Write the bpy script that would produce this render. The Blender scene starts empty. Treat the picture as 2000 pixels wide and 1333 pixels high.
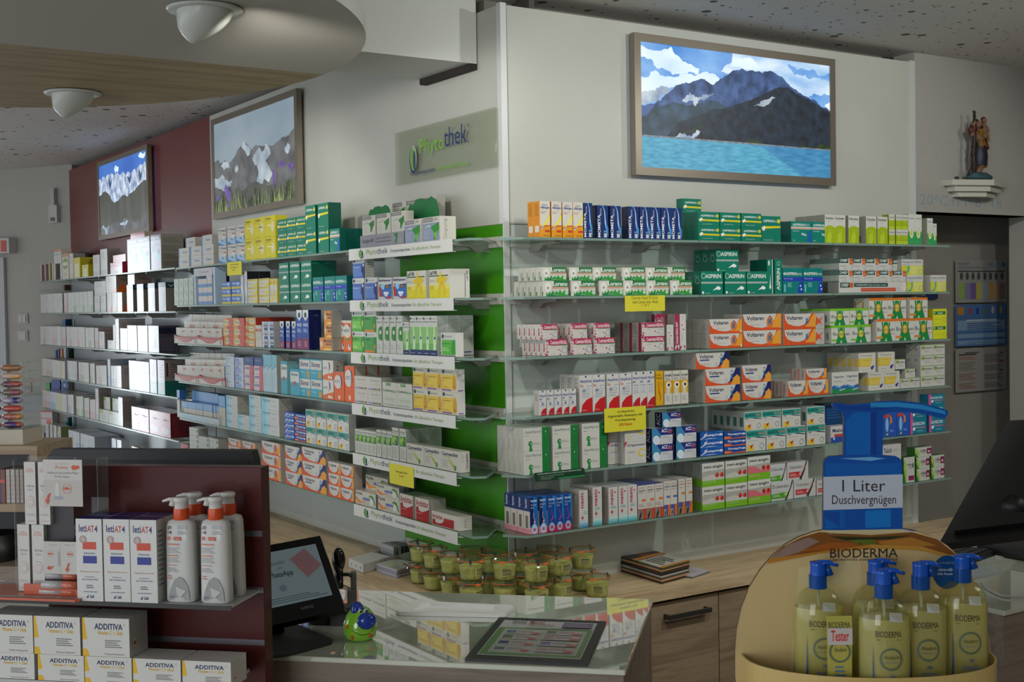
import bpy, math, random
from mathutils import Vector, Matrix
random.seed(7)
SC=bpy.context.scene
COL=SC.collection
# ---------------------------------------------------------------- camera
FPX=2451.2; YAW=.582388; PIT=.0285341; ROL=-.0162115
CAM=Vector((-2.07373819,-3.18617588,1.70))
_f=Vector((math.sin(YAW)*math.cos(PIT),math.cos(YAW)*math.cos(PIT),-math.sin(PIT)))
_r=Vector((math.cos(YAW),-math.sin(YAW),0)); _u=_r.cross(_f)
RT=math.cos(ROL)*_r+math.sin(ROL)*_u; UP=-math.sin(ROL)*_r+math.cos(ROL)*_u; FW=_f
cd=bpy.data.cameras.new('camera'); cam=bpy.data.objects.new('camera',cd); COL.objects.link(cam)
cd.sensor_width=36; cd.lens=36*FPX/2000; cd.clip_start=.05; cd.clip_end=60
cam.matrix_world=Matrix(((RT.x,UP.x,-FW.x,CAM.x),(RT.y,UP.y,-FW.y,CAM.y),(RT.z,UP.z,-FW.z,CAM.z),(0,0,0,1)))
SC.camera=cam
# ---------------------------------------------------------------- colour management, daylight, lamps, added fill
vs=SC.view_settings; vs.view_transform='Standard'; vs.look='None'; vs.gamma=1; vs.use_curve_mapping=False; vs.exposure=.24
wd=bpy.data.worlds.new('world'); SC.world=wd; wd.use_nodes=True
wd.node_tree.nodes['Background'].inputs[0].default_value=(.86,.93,1,1); wd.node_tree.nodes['Background'].inputs[1].default_value=1.35
def area(name,loc,target,sx,sy,power,col,spread=180):
    l=bpy.data.lights.new(name,'AREA'); l.shape='RECTANGLE'; l.size=sx; l.size_y=sy; l.energy=power; l.color=col; l.spread=math.radians(spread)
    o=bpy.data.objects.new(name,l); COL.objects.link(o); o.location=loc
    o.rotation_euler=(Vector(target)-Vector(loc)).to_track_quat('-Z','Y').to_euler(); return o
def spot(name,loc,target,power,ang,col=(1,.965,.88),rad=.05,blend=.5):
    l=bpy.data.lights.new(name,'SPOT'); l.energy=power; l.spot_size=math.radians(ang); l.spot_blend=blend; l.color=col; l.shadow_soft_size=rad
    o=bpy.data.objects.new(name,l); COL.objects.link(o); o.location=loc
    o.rotation_euler=(Vector(target)-Vector(loc)).to_track_quat('-Z','Y').to_euler(); return o
area('window_daylight',(-1.42,8.4,1.35),(-1.4,3.0,1.35),1.1,2.1,46,(.86,.94,1))
area('shopfront_daylight',(-5.6,1.0,1.5),(0,.5,1.5),3.5,1.8,16,(.86,.94,1))
area('foreground_fill',(-4.9,-4.7,1.7),(-.8,-.9,1.2),2.6,1.8,66,(.93,.96,1))  # unseen fill light added behind the camera to brighten the foreground
area('ceiling_panel_light',(1.2,-3.2,2.62),(1.2,-3.2,0),1.6,.8,14,(1,.95,.86))
L1=(-1.00,-.46,2.335); L2=(-.97,.80,2.335)
spot('ceiling_spot_light',L1,(0,.75,1.5),18,100)
spot('ceiling_spot_light',L2,(0,1.6,1.4),13,100)
spot('ceiling_spot_light',(-.35,-1.75,2.6),(.2,0,1.5),30,104,(.98,1,.96))
spot('ceiling_spot_light',(.85,-1.8,2.6),(1.0,0,1.5),36,104,(.98,1,.96))
spot('ceiling_spot_light',(1.9,-1.7,2.6),(1.6,0,1.5),14,98,(.98,1,.96))
# ---------------------------------------------------------------- pixel <-> place helpers (points on real planes)
def ray(px,py): return RT*((px-1000)/FPX)-UP*((py-666.5)/FPX)+FW
def onz(px,py,z): r=ray(px,py); return CAM+r*((z-CAM.z)/r.z)
def onax(px,py,ax,val): r=ray(px,py); return CAM+r*((val-CAM[ax])/r[ax])
def dep(px,py,d): return CAM+ray(px,py)*d
class Surf:
    def __init__(s,p0,ang):
        s.p0=Vector((p0[0],p0[1],0)); a=math.radians(ang); s.ang=a
        s.u=Vector((math.cos(a),math.sin(a),0)); s.v=Vector((-math.sin(a),math.cos(a),0))
    def pt(s,t,z,dp=0): return s.p0+s.u*t+s.v*dp+Vector((0,0,z))
    def t(s,px,z,dp=0):
        q=s.p0+s.v*dp+Vector((0,0,z))-CAM
        a0,a2,b0,b2=q.dot(RT),q.dot(FW),s.u.dot(RT),s.u.dot(FW)
        return ((px-1000)*a2-FPX*a0)/(FPX*b0-(px-1000)*b2)
    def z(s,t,py,dp=0):
        q=s.p0+s.v*dp+s.u*t-CAM
        a1,a2,b1,b2=q.dot(UP),q.dot(FW),UP.z,FW.z
        k=(666.5-py)
        return (k*a2-FPX*a1)/(FPX*b1-k*b2)
    def at(s,px,py,dp=0):           # ray with this plane -> (t,z)
        n=s.v; r=ray(px,py); P=CAM+r*((s.p0+s.v*dp-CAM).dot(n)/r.dot(n))
        return (P-s.p0).dot(s.u),P.z
FR=.172
SB=Surf((0,-FR),0)          # right wall shelf fronts
SA=Surf((-FR,0),-90)        # left wall shelf fronts
ZR=[0,1.897,1.724,1.549,1.375,1.205,1.030]
ZF=[0,1.900,1.698,1.498,1.298,1.096,.894]
ZC=.832; ZD=1.07
# ---------------------------------------------------------------- materials
def s2l(c): return c/12.92 if c<=.04045 else ((c+.055)/1.055)**2.4
def rgb(h):
    if len(h)==3: h=''.join(x*2 for x in h)
    return tuple(s2l(int(h[i:i+2],16)/255) for i in (0,2,4))+(1,)
_m={}
def newmat(n):
    m=bpy.data.materials.new(n); m.use_nodes=True; return m,m.node_tree,m.node_tree.nodes['Principled BSDF']
def M(h,rough=.42,metal=0,coat=0,em=0):
    k=(h,rough,metal,coat,em)
    if k in _m: return _m[k]
    m,nt,b=newmat('paint_'+h); b.inputs['Base Color'].default_value=rgb(h); b.inputs['Roughness'].default_value=rough; b.inputs['Metallic'].default_value=metal
    b.inputs['Coat Weight'].default_value=coat; b.inputs['Coat Roughness'].default_value=.1; b.inputs['Specular IOR Level'].default_value=.2 if coat else .5
    if em: b.inputs['Emission Color'].default_value=rgb(h); b.inputs['Emission Strength'].default_value=em
    _m[k]=m; return m
def carton(h): return M(h,.42,0,.6)
def nd(nt,t,**k):
    n=nt.nodes.new(t)
    for a,b in k.items():
        if a.startswith('i_'): n.inputs[int(a[2:])].default_value=b
        else: setattr(n,a,b)
    return n
def ramp(nt,fac,stops):
    r=nd(nt,'ShaderNodeValToRGB'); nt.links.new(fac,r.inputs[0]); e=r.color_ramp.elements
    while len(e)<len(stops): e.new(.5)
    for i,(p,c) in enumerate(stops): e[i].position=p; e[i].color=c
    return r.outputs[0]
def noisy(name,c1,c2,scale,rough=.5,stretch=(1,1,1),em=0,det=4,lo=.35,hi=.65,metal=0,coat=0):
    m,nt,b=newmat(name); tc=nd(nt,'ShaderNodeTexCoord'); mp=nd(nt,'ShaderNodeMapping'); mp.inputs['Scale'].default_value=stretch
    nt.links.new(tc.outputs['Object'],mp.inputs[0]); n=nd(nt,'ShaderNodeTexNoise'); n.inputs['Scale'].default_value=scale; n.inputs['Detail'].default_value=det
    nt.links.new(mp.outputs[0],n.inputs['Vector']); c=ramp(nt,n.outputs[0],[(lo,rgb(c1)),(hi,rgb(c2))])
    nt.links.new(c,b.inputs['Base Color']); b.inputs['Roughness'].default_value=rough; b.inputs['Metallic'].default_value=metal; b.inputs['Coat Weight'].default_value=coat
    if em:
        nt.links.new(c,b.inputs['Emission Color']); b.inputs['Emission Strength'].default_value=em; b.inputs['Base Color'].default_value=(0,0,0,1)
        for l in list(b.inputs['Base Color'].links): nt.links.remove(l)
        b.inputs['Base Color'].default_value=(.02,.02,.02,1)
    return m
def wood(name,c1,c2,axis=0,rough=.45,rot=0):
    m,nt,b=newmat(name); tc=nd(nt,'ShaderNodeTexCoord'); mp=nd(nt,'ShaderNodeMapping'); mp.inputs['Rotation'].default_value=(0,0,rot)
    s=[14,14,14]; s[axis]=1.2; mp.inputs['Scale'].default_value=s
    nt.links.new(tc.outputs['Object'],mp.inputs[0]); n=nd(nt,'ShaderNodeTexNoise'); n.inputs['Scale'].default_value=1.6; n.inputs['Detail'].default_value=6; n.inputs['Distortion'].default_value=.6
    n2=nd(nt,'ShaderNodeTexNoise'); n2.inputs['Scale'].default_value=9; n2.inputs['Detail'].default_value=3
    nt.links.new(mp.outputs[0],n.inputs['Vector']); nt.links.new(mp.outputs[0],n2.inputs['Vector'])
    a=nd(nt,'ShaderNodeMath',operation='MULTIPLY_ADD',i_1=.35); nt.links.new(n2.outputs[0],a.inputs[0]); nt.links.new(n.outputs[0],a.inputs[2])
    c=ramp(nt,a.outputs[0],[(.45,rgb(c1)),(.62,rgb(c2)),(.8,rgb(c1))]); nt.links.new(c,b.inputs['Base Color']); b.inputs['Roughness'].default_value=rough
    return m
def glassy(name,tint,alpha,rough=.03,body='a4aca4'):
    m=bpy.data.materials.new(name); m.use_nodes=True; nt=m.node_tree; nt.nodes.clear()
    o=nd(nt,'ShaderNodeOutputMaterial'); tr=nd(nt,'ShaderNodeBsdfTransparent'); tr.inputs[0].default_value=rgb(tint)
    gl=nd(nt,'ShaderNodeBsdfGlossy'); gl.inputs[0].default_value=(.9,.95,.92,1); gl.inputs[1].default_value=rough
    df=nd(nt,'ShaderNodeBsdfDiffuse'); df.inputs[0].default_value=rgb(body)
    m1=nd(nt,'ShaderNodeMixShader'); m1.inputs[0].default_value=alpha; nt.links.new(tr.outputs[0],m1.inputs[1]); nt.links.new(df.outputs[0],m1.inputs[2])
    fr=nd(nt,'ShaderNodeFresnel'); fr.inputs[0].default_value=1.45; m2=nd(nt,'ShaderNodeMixShader')
    ge=nd(nt,'ShaderNodeNewGeometry'); mu=nd(nt,'ShaderNodeMath',operation='SUBTRACT',i_0=1.0); nt.links.new(ge.outputs['Backfacing'],mu.inputs[1])
    m3=nd(nt,'ShaderNodeMath',operation='MULTIPLY'); nt.links.new(mu.outputs[0],m3.inputs[0]); nt.links.new(fr.outputs[0],m3.inputs[1]); nt.links.new(m3.outputs[0],m2.inputs[0]); nt.links.new(m1.outputs[0],m2.inputs[1]); nt.links.new(gl.outputs[0],m2.inputs[2]); nt.links.new(m2.outputs[0],o.inputs[0])
    return m
GLASS=glassy('shelf_glass','e8f2ec',.08); GEDGE=M('7c948a',.2,0,.3); CLEAR=glassy('clear_plastic','fafafa',.04); JARG=glassy('jar_glass','f0f4ea',.06,.02,'a8b898')
WALLW=noisy('white_laminate','b9b9b0','bebeb5',3,.35); PLAST=noisy('white_plaster','a19e97','a4a19a',40,.8)
BURG=noisy('burgundy_laminate','6a2c29','70302c',5,.35); GREEN=M('3c8a0a',.35); WPANEL=M('c8cec9',.35)
OAK=wood('light_oak','b39a76','cbb590',0); OAKY=wood('light_oak_along_y','b39a76','cbb590',1); OAKD=wood('oak_front','84705a','9a866c',0); OAKG=wood('grey_oak','6f6255','86786a',0,.45,.785)
METAL=M('8f8a80',.32,.75); ALU=M('b0b2ae',.35,.6); DARK=M('141416',.3,0,.2); BLACK=M('0b0b0c',.5); WHITE=M('c9c9c2',.4); WHITES=M('d5d5cf',.3,0,.3)
# ---------------------------------------------------------------- object helpers
def tag(o,label=None,cat=None,group=None,kind=None):
    if label: o['label']=label
    if cat: o['category']=cat
    if group: o['group']=group
    if kind: o['kind']=kind
    return o
def empty(name,loc=(0,0,0),rz=0):
    o=bpy.data.objects.new(name,None); o.empty_display_size=.05; COL.objects.link(o); o.location=loc; o.rotation_euler=(0,0,rz); return o
def link(name,me,parent=None,loc=None,rz=0,mats=None):
    o=bpy.data.objects.new(name,me); COL.objects.link(o)
    if parent: o.parent=parent
    if loc is not None: o.location=loc
    o.rotation_euler=(0,0,rz); return o
class MB:
    def __init__(s): s.v=[]; s.f=[]; s.mi=[]; s.m=[]; s.sm=[]
    def mat(s,m):
        if m not in s.m: s.m.append(m)
        return s.m.index(m)
    def add(s,vs,fs,m,sm=False):
        b=len(s.v); s.v+= [tuple(x) for x in vs]; k=s.mat(m)
        for f in fs: s.f.append([b+i for i in f]); s.mi.append(k); s.sm.append(sm)
    def box(s,a,b,m,bev=0):
        x0,y0,z0=a; x1,y1,z1=b
        s.add([(x0,y0,z0),(x1,y0,z0),(x1,y1,z0),(x0,y1,z0),(x0,y0,z1),(x1,y0,z1),(x1,y1,z1),(x0,y1,z1)],
              [(0,3,2,1),(4,5,6,7),(0,1,5,4),(1,2,6,5),(2,3,7,6),(3,0,4,7)],m)
    def prism(s,pts,m,ax,a,b,mside=None):   # polygon pts in the other two axes, extruded along ax from a to b
        n=len(pts); V=[]
        for h in (a,b):
            for p in pts:
                q=list(p); q.insert(ax,h); V.append(q)
        s.add(V,[tuple(range(n-1,-1,-1)),tuple(range(n,2*n))],m)
        s.add(V,[(i,(i+1)%n,n+(i+1)%n,n+i) for i in range(n)],mside or m)
    def slab(s,P,thick,m,mside=None):        # P: 3D quad/polygon, thick vector
        n=len(P); V=[Vector(p) for p in P]+[Vector(p)+Vector(thick) for p in P]
        s.add(V,[tuple(range(n-1,-1,-1)),tuple(range(n,2*n))],m); s.add(V,[(i,(i+1)%n,n+(i+1)%n,n+i) for i in range(n)],mside or m)
    def lathe(s,prof,m,n=24,c=(0,0,0),sx=1,sy=1,sm=True,pw=2,cap=True):
        V=[];F=[]
        for r,z in prof:
            for i in range(n):
                a=2*math.pi*i/n; ca,sa=math.cos(a),math.sin(a)
                k=1 if pw==2 else (abs(ca)**pw+abs(sa)**pw)**(-1/pw)
                V.append((c[0]+r*sx*ca*k,c[1]+r*sy*sa*k,c[2]+z))
        for j in range(len(prof)-1):
            for i in range(n): F.append((j*n+i,j*n+(i+1)%n,(j+1)*n+(i+1)%n,(j+1)*n+i))
        s.add(V,F,m,sm)
        if cap: s.add(V,[tuple(range(n-1,-1,-1)),tuple(range((len(prof)-1)*n,len(prof)*n))],m)
    def tube(s,path,rad,m,n=8,sm=True):
        P=[Vector(p) for p in path]; R=rad if isinstance(rad,(list,tuple)) else [rad]*len(P); V=[];F=[]
        for i,p in enumerate(P):
            d=(P[min(i+1,len(P)-1)]-P[max(i-1,0)]).normalized(); a=d.orthogonal().normalized() if abs(d.z)>.95 else d.cross(Vector((0,0,1))).normalized(); b=d.cross(a)
            for k in range(n):
                t=2*math.pi*k/n; V.append(p+(a*math.cos(t)+b*math.sin(t))*R[i])
        for i in range(len(P)-1):
            for k in range(n): F.append((i*n+k,i*n+(k+1)%n,(i+1)*n+(k+1)%n,(i+1)*n+k))
        F.append(tuple(range(n-1,-1,-1))); F.append(tuple(range((len(P)-1)*n,len(P)*n))); s.add(V,F,m,sm)
    def ball(s,c,r,m,n=14,k=10):
        r=(r,r,r) if not isinstance(r,(tuple,list)) else r
        s.lathe_s=None; V=[];F=[]
        for j in range(1,k):
            t=math.pi*j/k
            for i in range(n): a=2*math.pi*i/n; V.append((c[0]+r[0]*math.sin(t)*math.cos(a),c[1]+r[1]*math.sin(t)*math.sin(a),c[2]-r[2]*math.cos(t)))
        for j in range(k-2):
            for i in range(n): F.append((j*n+i,j*n+(i+1)%n,(j+1)*n+(i+1)%n,(j+1)*n+i))
        a=len(V); V+=[(c[0],c[1],c[2]-r[2]),(c[0],c[1],c[2]+r[2])]
        for i in range(n): F.append((a,(i+1)%n,i)); F.append((a+1,(k-2)*n+i,(k-2)*n+(i+1)%n))
        s.add(V,F,m,True)
    def mesh(s,name='mesh'):
        me=bpy.data.meshes.new(name); me.from_pydata(s.v,[],s.f)
        for m in s.m: me.materials.append(m)
        me.polygons.foreach_set('material_index',s.mi); me.polygons.foreach_set('use_smooth',s.sm); me.update(); return me
    def build(s,name,parent=None,loc=None,rz=0,bev=0):
        o=link(name,s.mesh(name),parent,loc,rz)
        if bev:
            b=o.modifiers.new('bevel','BEVEL'); b.width=bev; b.segments=2; b.limit_method='ANGLE'
        return o
def struct(name,mb,bev=0):
    o=mb.build(name,bev=bev); o['kind']='structure'; return o
# ---------------------------------------------------------------- lettering
_t={}
def glyphs(txt,bold):
    k=(txt,bold)
    if k in _t: return _t[k]
    c=bpy.data.curves.new('text','FONT'); c.body=txt; c.size=1; c.resolution_u=2; c.offset=.022 if bold else 0; c.fill_mode='FRONT'
    o=bpy.data.objects.new('text',c); me=bpy.data.meshes.new_from_object(o)
    V=[(v.co.x,v.co.y) for v in me.vertices]; F=[tuple(p.vertices) for p in me.polygons]
    bpy.data.objects.remove(o); bpy.data.curves.remove(c); bpy.data.meshes.remove(me)
    if not V: V=[(0,0),(1,0),(1,1)];F=[]
    x0=min(v[0] for v in V);x1=max(v[0] for v in V);y0=min(v[1] for v in V);y1=max(v[1] for v in V)
    V=[((x-x0)/(x1-x0),(y-y0)/(y1-y0)) for x,y in V]
    r=(V,F,(x1-x0)/(y1-y0)); _t[k]=r; return r
def jagged(P,w,h,amt,rnd):
    for lv in range(4):
        Q=[]
        for i,a in enumerate(P):
            b=P[(i+1)%len(P)]; Q.append(a); L=math.hypot(b[0]-a[0],b[1]-a[1])
            if L>.008 and not (abs(a[0]-b[0])<1e-4 and (a[0]<1e-4 or a[0]>w-1e-4)) and not (abs(a[1]-b[1])<1e-4 and (a[1]<1e-4 or a[1]>h-1e-4)):
                k=rnd.uniform(-amt,amt); Q.append((min(w,max(0,(a[0]+b[0])/2-(b[1]-a[1])*k)),min(h,max(0,(a[1]+b[1])/2+(b[0]-a[0])*k))))
        P=Q
    return P
def art(mb,ops,w,h,fn,k0=0,matf=None,eps=.00007,jag=None):
    """draw the printing described by ops on a face; fn(u,v,e)->3D with u,v in metres"""
    mf=matf or carton; k=k0
    for op in ops.split(';'):
        q=op.split()
        if len(q)<2: continue
        c=q[0]; k+=1; e=eps*k
        if c in 'rtTvVl':
            x0,y0,x1,y1=[float(z)/100 for z in q[1:5]]; m=mf(q[-1] if c in 'rl' else q[5])
        if c=='r': mb.add([fn(x0*w,y0*h,e),fn(x1*w,y0*h,e),fn(x1*w,y1*h,e),fn(x0*w,y1*h,e)],[(0,1,2,3)],m)
        elif c=='l':
            n=int(q[5]); dy=(y1-y0)/n
            for i in range(n):
                a=y0+dy*i; xr=x1-(x1-x0)*(.35*((i*7)%5)/5)
                mb.add([fn(x0*w,a*h,e),fn(xr*w,a*h,e),fn(xr*w,(a+dy*.45)*h,e),fn(x0*w,(a+dy*.45)*h,e)],[(0,1,2,3)],m)
        elif c in 'tTvV':
            V,F,asp=glyphs(' '.join(q[6:]),c=='T' or c=='V')
            if c in 'tT': pts=[fn((x0+a*(x1-x0))*w,(y0+b*(y1-y0))*h,e) for a,b in V]
            else: pts=[fn((x1-b*(x1-x0))*w,(y0+a*(y1-y0))*h,e) for a,b in V]
            mb.add(pts,F,m)
        elif c=='c' or c=='o' or c=='e':
            cx,cy,r=[float(z)/100 for z in q[1:4]]; m=mf(q[-1]); rx=ry=r*h
            if c=='e': rx=r*w; ry=float(q[4])/100*h
            N=20; P=[(cx*w+rx*math.cos(6.2832*i/N),cy*h+ry*math.sin(6.2832*i/N)) for i in range(N)]
            if c=='o':
                t=.82; P2=[(cx*w+rx*t*math.cos(6.2832*i/N),cy*h+ry*t*math.sin(6.2832*i/N)) for i in range(N)]
                mb.add([fn(a,b,e) for a,b in P+P2],[(i,(i+1)%N,N+(i+1)%N,N+i) for i in range(N)],m)
            else: mb.add([fn(a,b,e) for a,b in P],[tuple(range(N))],m)
        elif c=='p':
            P=[tuple(float(z)/100 for z in s.split(',')) for s in q[2:]]; m=mf(q[1]); P=[(a*w,b*h) for a,b in P]
            if jag and q[1] in jag: P=jagged(P,w,h,jag[q[1]],random.Random(len(P)*7+k))
            mb.add([fn(a,b,e) for a,b in P],[tuple(range(len(P)))],m)
    return k
def panel(mb,ops,w,h,y=0,x0=0,z0=0,matf=None,eps=.00007):  # art on a face looking towards -y
    art(mb,ops,w,h,lambda u,v,e:(x0+u,y-e,z0+v),0,matf,eps)
# ================================================================ ROOM
def perforated(name,c1):
    m,nt,b=newmat(name); tc=nd(nt,'ShaderNodeTexCoord'); out=None
    mp=nd(nt,'ShaderNodeMapping'); mp.inputs['Scale'].default_value=(1,1,0); nt.links.new(tc.outputs['Object'],mp.inputs[0])
    for sc,r,thr in ((15,.25,.33),(38,.23,.32)):
        v=nd(nt,'ShaderNodeTexVoronoi'); v.inputs['Scale'].default_value=sc; nt.links.new(mp.outputs[0],v.inputs['Vector'])
        sp=nd(nt,'ShaderNodeSeparateColor'); nt.links.new(v.outputs['Color'],sp.inputs[0])
        rr=nd(nt,'ShaderNodeMath',operation='MULTIPLY_ADD',i_1=r*1.7,i_2=-r*1.7*thr); nt.links.new(sp.outputs[0],rr.inputs[0])
        lt=nd(nt,'ShaderNodeMath',operation='LESS_THAN'); nt.links.new(v.outputs['Distance'],lt.inputs[0]); nt.links.new(rr.outputs[0],lt.inputs[1])
        if out is None: out=lt.outputs[0]
        else:
            mx=nd(nt,'ShaderNodeMath',operation='MAXIMUM'); nt.links.new(out,mx.inputs[0]); nt.links.new(lt.outputs[0],mx.inputs[1]); out=mx.outputs[0]
    c=ramp(nt,out,[(0,rgb(c1)),(1,rgb('5f5b56'))]); nt.links.new(c,b.inputs['Base Color']); b.inputs['Roughness'].default_value=.9; return m
CEIL=perforated('perforated_ceiling_board','d6d2cd')
FLOOR=noisy('grey_floor','98938a','a8a298',6,.4)
m=MB(); m.box((-7,-6,-.05),(6,9,0),FLOOR); struct('floor',m)
m=MB(); m.box((-7,-6,2.645),(6,9,2.75),CEIL); struct('ceiling',m)
m=MB(); m.box((0,.12,0),(.12,2.5,2.606),WALLW); m.box((-.0015,.0,1.9455),(0,2.5,1.9475),M('6b6a64')); struct('wall_left',m)
m=MB(); m.box((0,2.502,0),(.12,5.068,2.606),BURG); struct('wall_far_left',m)
m=MB(); m.box((.12,.02,0),(.14,5.06,2.645),M('55524c',.9)); m.box((.02,.12,2.60),(1.85,.2,2.645),M('77746c',.9)); struct('trim_1',m)
m=MB(); m.box((0,0,0),(1.862,.12,2.606),WALLW); m.box((.02,-.0015,1.9455),(1.862,0,1.9475),M('6b6a64')); struct('wall_right',m)
m=MB(); m.box((-.001,-.003,0),(.02,.02,2.612),M('d0d2d0',.3)); m.box((.0205,-.0025,0),(.0225,0,2.608),M('77776f')); m.box((1.862,-.003,0),(1.894,.12,2.612),M('c2c4c2',.3)); struct('trim_2',m)
# wall beyond, with a recessed doorway
m=MB(); X0,X1=1.895,2.62; m.box((1.895,.0,2.035),(5,.1,2.645),PLAST); m.box((X1+.12,0,0),(5,.1,2.14),PLAST); struct('wall_far_right',m)
m=MB(); m.box((1.895,-.012,2.035),(X1+.30,0,2.14),M('a09d95',.6)); m.box((X1,-.012,0),(X1+.12,.1,2.035),M('a3a098',.6)); m.box((1.895,.0,2.035),(X1+.12,.1,2.14),M('a09d95',.6))
m.box((1.895,.1,0),(1.90,.30,2.06),M('8f8c84')); m.box((1.895,.30,0),(3.2,.32,2.2),M('8d8a82',.7)); m.box((2.11,.285,0),(2.125,.30,2.0),M('a3a098',.6)); struct('door_1',m)
m=MB()
art(m,'t 1 20 96 80 4f6478 20*C+M+B+18',.62,.07,lambda u,v,e:(1.90+u*.86,-.0125-e,2.048+v),0,lambda c:M('85919a',.9)); o=m.build('chalk_inscription'); tag(o,'faint blue chalk blessing written along the white lintel','inscription')
# back wall (oblique) at the far left
d=Vector((-.53,.848,0)); p=Vector((.02,5.075,0)); n=Vector((.848,.53,0))
m=MB(); m.slab([p,p+d*2.2,p+d*2.2+Vector((0,0,2.645)),p+Vector((0,0,2.645))],n*.1,PLAST); struct('wall_back',m)
m=MB(); m.box((-7,-5.1,0),(6,-5,2.645),PLAST); struct('wall_front',m)
m=MB(); m.box((-7,9.0,0),(6,9.1,2.645),PLAST); struct('wall_far_end',m)
m=MB(); m.box((5.2,-5,0),(5.3,9,2.645),PLAST); struct('wall_far_side',m)
# beam
m=MB(); m.box((-4.2,.13,2.449),(-.004,.445,2.6449),M('c3c5bf',.5)); struct('trim_3',m)
m=MB(); m.box((-.03,.13,2.43),(-.004,.445,2.4485),M('2a211c',.8)); struct('trim_4',m)
# round floating ceiling, half white half oak
def halfdisc(a0,a1,mat,mside):
    N=48; cx,cy,R=-1.62,.27,1.165; P=[(cx+R*math.cos(a0+(a1-a0)*i/N),cy+R*math.sin(a0+(a1-a0)*i/N)) for i in range(N+1)]
    mb=MB(); mb.prism(P,mat,2,2.40,2.442,mside); return mb
struct('ceiling_disc_white',halfdisc(-math.pi,0,M('aaa79e',.6),M('c6c8c2',.5)))
struct('ceiling_disc_wood',halfdisc(0,math.pi,wood('disc_oak','8a775c','a3906f',0,.6),M('94805f',.5)))
m=MB(); m.lathe([(.02,2.442),(.02,2.6449)],ALU,12,(-1.9,.0,0)); m.lathe([(.02,2.442),(.02,2.6449)],ALU,12,(-1.9,.6,0)); struct('trim_5',m)
# eyeball ceiling lamps
LW=M('b9bcb5',.35,0,.2)
for i,(px,py,lab) in enumerate(((400,16,'white eyeball ceiling spotlight in the white half of the round panel'),(142,180,'white eyeball ceiling spotlight in the wooden half of the round panel'))):
    c=onz(px,py,2.4); t=empty('ceiling_spotlight',c); tag(t,lab,'ceiling light','eyeball ceiling spotlights')
    b=MB(); b.lathe([(.062,-.001),(.088,-.003),(.085,-.008),(.064,-.008)],LW,32,cap=False); b.build('ring',t)
    b=MB(); V=[];F=[];N=28
    prof=[(.064,0,0),(.0635,-.012,0),(.060,-.028,.004),(.050,-.046,.012),(.034,-.062,.019),(.016,-.075,.025),(.003,-.082,.028)]
    for r,z,sh in prof:
        for k in range(N):
            a=6.2832*k/N; q=_r*(r*math.cos(a)-sh)+_f.cross(_r)*0; y=Vector((_r.y*-1,_r.x,0))*(r*math.sin(a)); V.append((q.x+y.x,q.y+y.y,z))
    for j in range(len(prof)-1):
        for k in range(N): F.append((j*N+k,j*N+(k+1)%N,(j+1)*N+(k+1)%N,(j+1)*N+k))
    F.append(tuple((len(prof)-1)*N+k for k in range(N))); b.add(V,F,LW,True); b.build('lamp_head',t)
# green back panels of the herbal section
m=MB(); zs=[1.9455,1.909]; 
edges=[(1.909,1.9455)]+[(ZR[i+1]+.012,ZR[i]-.021) for i in range(1,6)]+[(.90,ZR[6]-.021)]
for a,b in edges: m.box((-.004,.002,a),(0,.652,b),GREEN)
struct('wall_left_green_panels',m)
m=MB()
for i in range(1,7):
    m.box((-.009,.002,ZR[i]-.021),(0,2.5,ZR[i]+.012),M('b9b7ad',.4)); m.box((.022,-.009,ZR[i]-.021),(1.862,0,ZR[i]+.012),M('b9bab3',.4))
struct('trim_6',m)
# glass backing tone panels between the shelves
m=MB(); m.box((.03,-.0012,.86),(1.855,0,1.944),WPANEL); m.box((-.0012,.655,.86),(0,2.49,1.944),M('aab0ab',.3)); m.box((-.0012,2.51,.86),(0,5.06,1.90),M('a9aeb0',.25)); struct('trim_7',m)
# ---------------------------------------------------------------- glass shelves
def bracket(S,t,z,par,t0):
    b=MB(); b.prism([(.03,-.008),(.165,-.010),(.179,-.034),(.12,-.034),(.095,-.018),(.03,-.014)],M('8b8b84',.4,.3),0,-.009,.009)
    o=b.build('bracket',par,(t-t0,0,0)); return o
ORD=['','top','second','third','fourth','fifth','bottom']
def shelf(S,t0,t1,z,poly,brs,label,grp,extra=()):
    e=empty('glass_shelf',S.pt(t0,z),S.ang); tag(e,label,'glass shelf',grp)
    P=[(a-t0,b) for a,b in poly] if poly else [(0,-.008),(t1-t0,-.008),(t1-t0,.160),(0,.160)]
    b=MB(); b.prism(P,GLASS,2,-.0075,-.0005,GEDGE); b.build('glass_plate',e)
    for t in brs: bracket(S,t,z,e,t0)
    return e
for i in range(1,7):
    z=ZR[i]
    shelf(SB,-.03,.622,z,[(-.012,.160),(-.095,.057),(-.05,-.008),(.622,-.008),(.622,.160)],(.10,.50),f'{ORD[i]} glass shelf of the left bay on the right wall','glass shelves on the right wall')
    shelf(SB,.626,1.236,z,None,(.93,1.19),f'{ORD[i]} glass shelf of the middle bay on the right wall','glass shelves on the right wall')
    shelf(SB,1.24,1.862,z,None,(1.30,1.76),f'{ORD[i]} glass shelf of the right bay beside the doorway','glass shelves on the right wall')
    shelf(SA,-.68,.0,z,[(-.68,-.008),(.09,-.008),(.107,.03),(-.03,.160),(-.68,.160)],(-.58,-.08),f'{ORD[i]} glass shelf in front of the green panels','glass shelves on the left wall')
    shelf(SA,-1.585,-.684,z,None,(-.78,-1.5),f'{ORD[i]} glass shelf of the bay left of the green panels','glass shelves on the left wall')
    shelf(SA,-2.49,-1.589,z,None,(-1.67,-2.42),f'{ORD[i]} glass shelf of the bay beside the burgundy wall','glass shelves on the left wall')
FT=[-5.14,-4.48,-3.82,-3.16,-2.505]; FN=['leftmost','second','third','rightmost']
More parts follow.
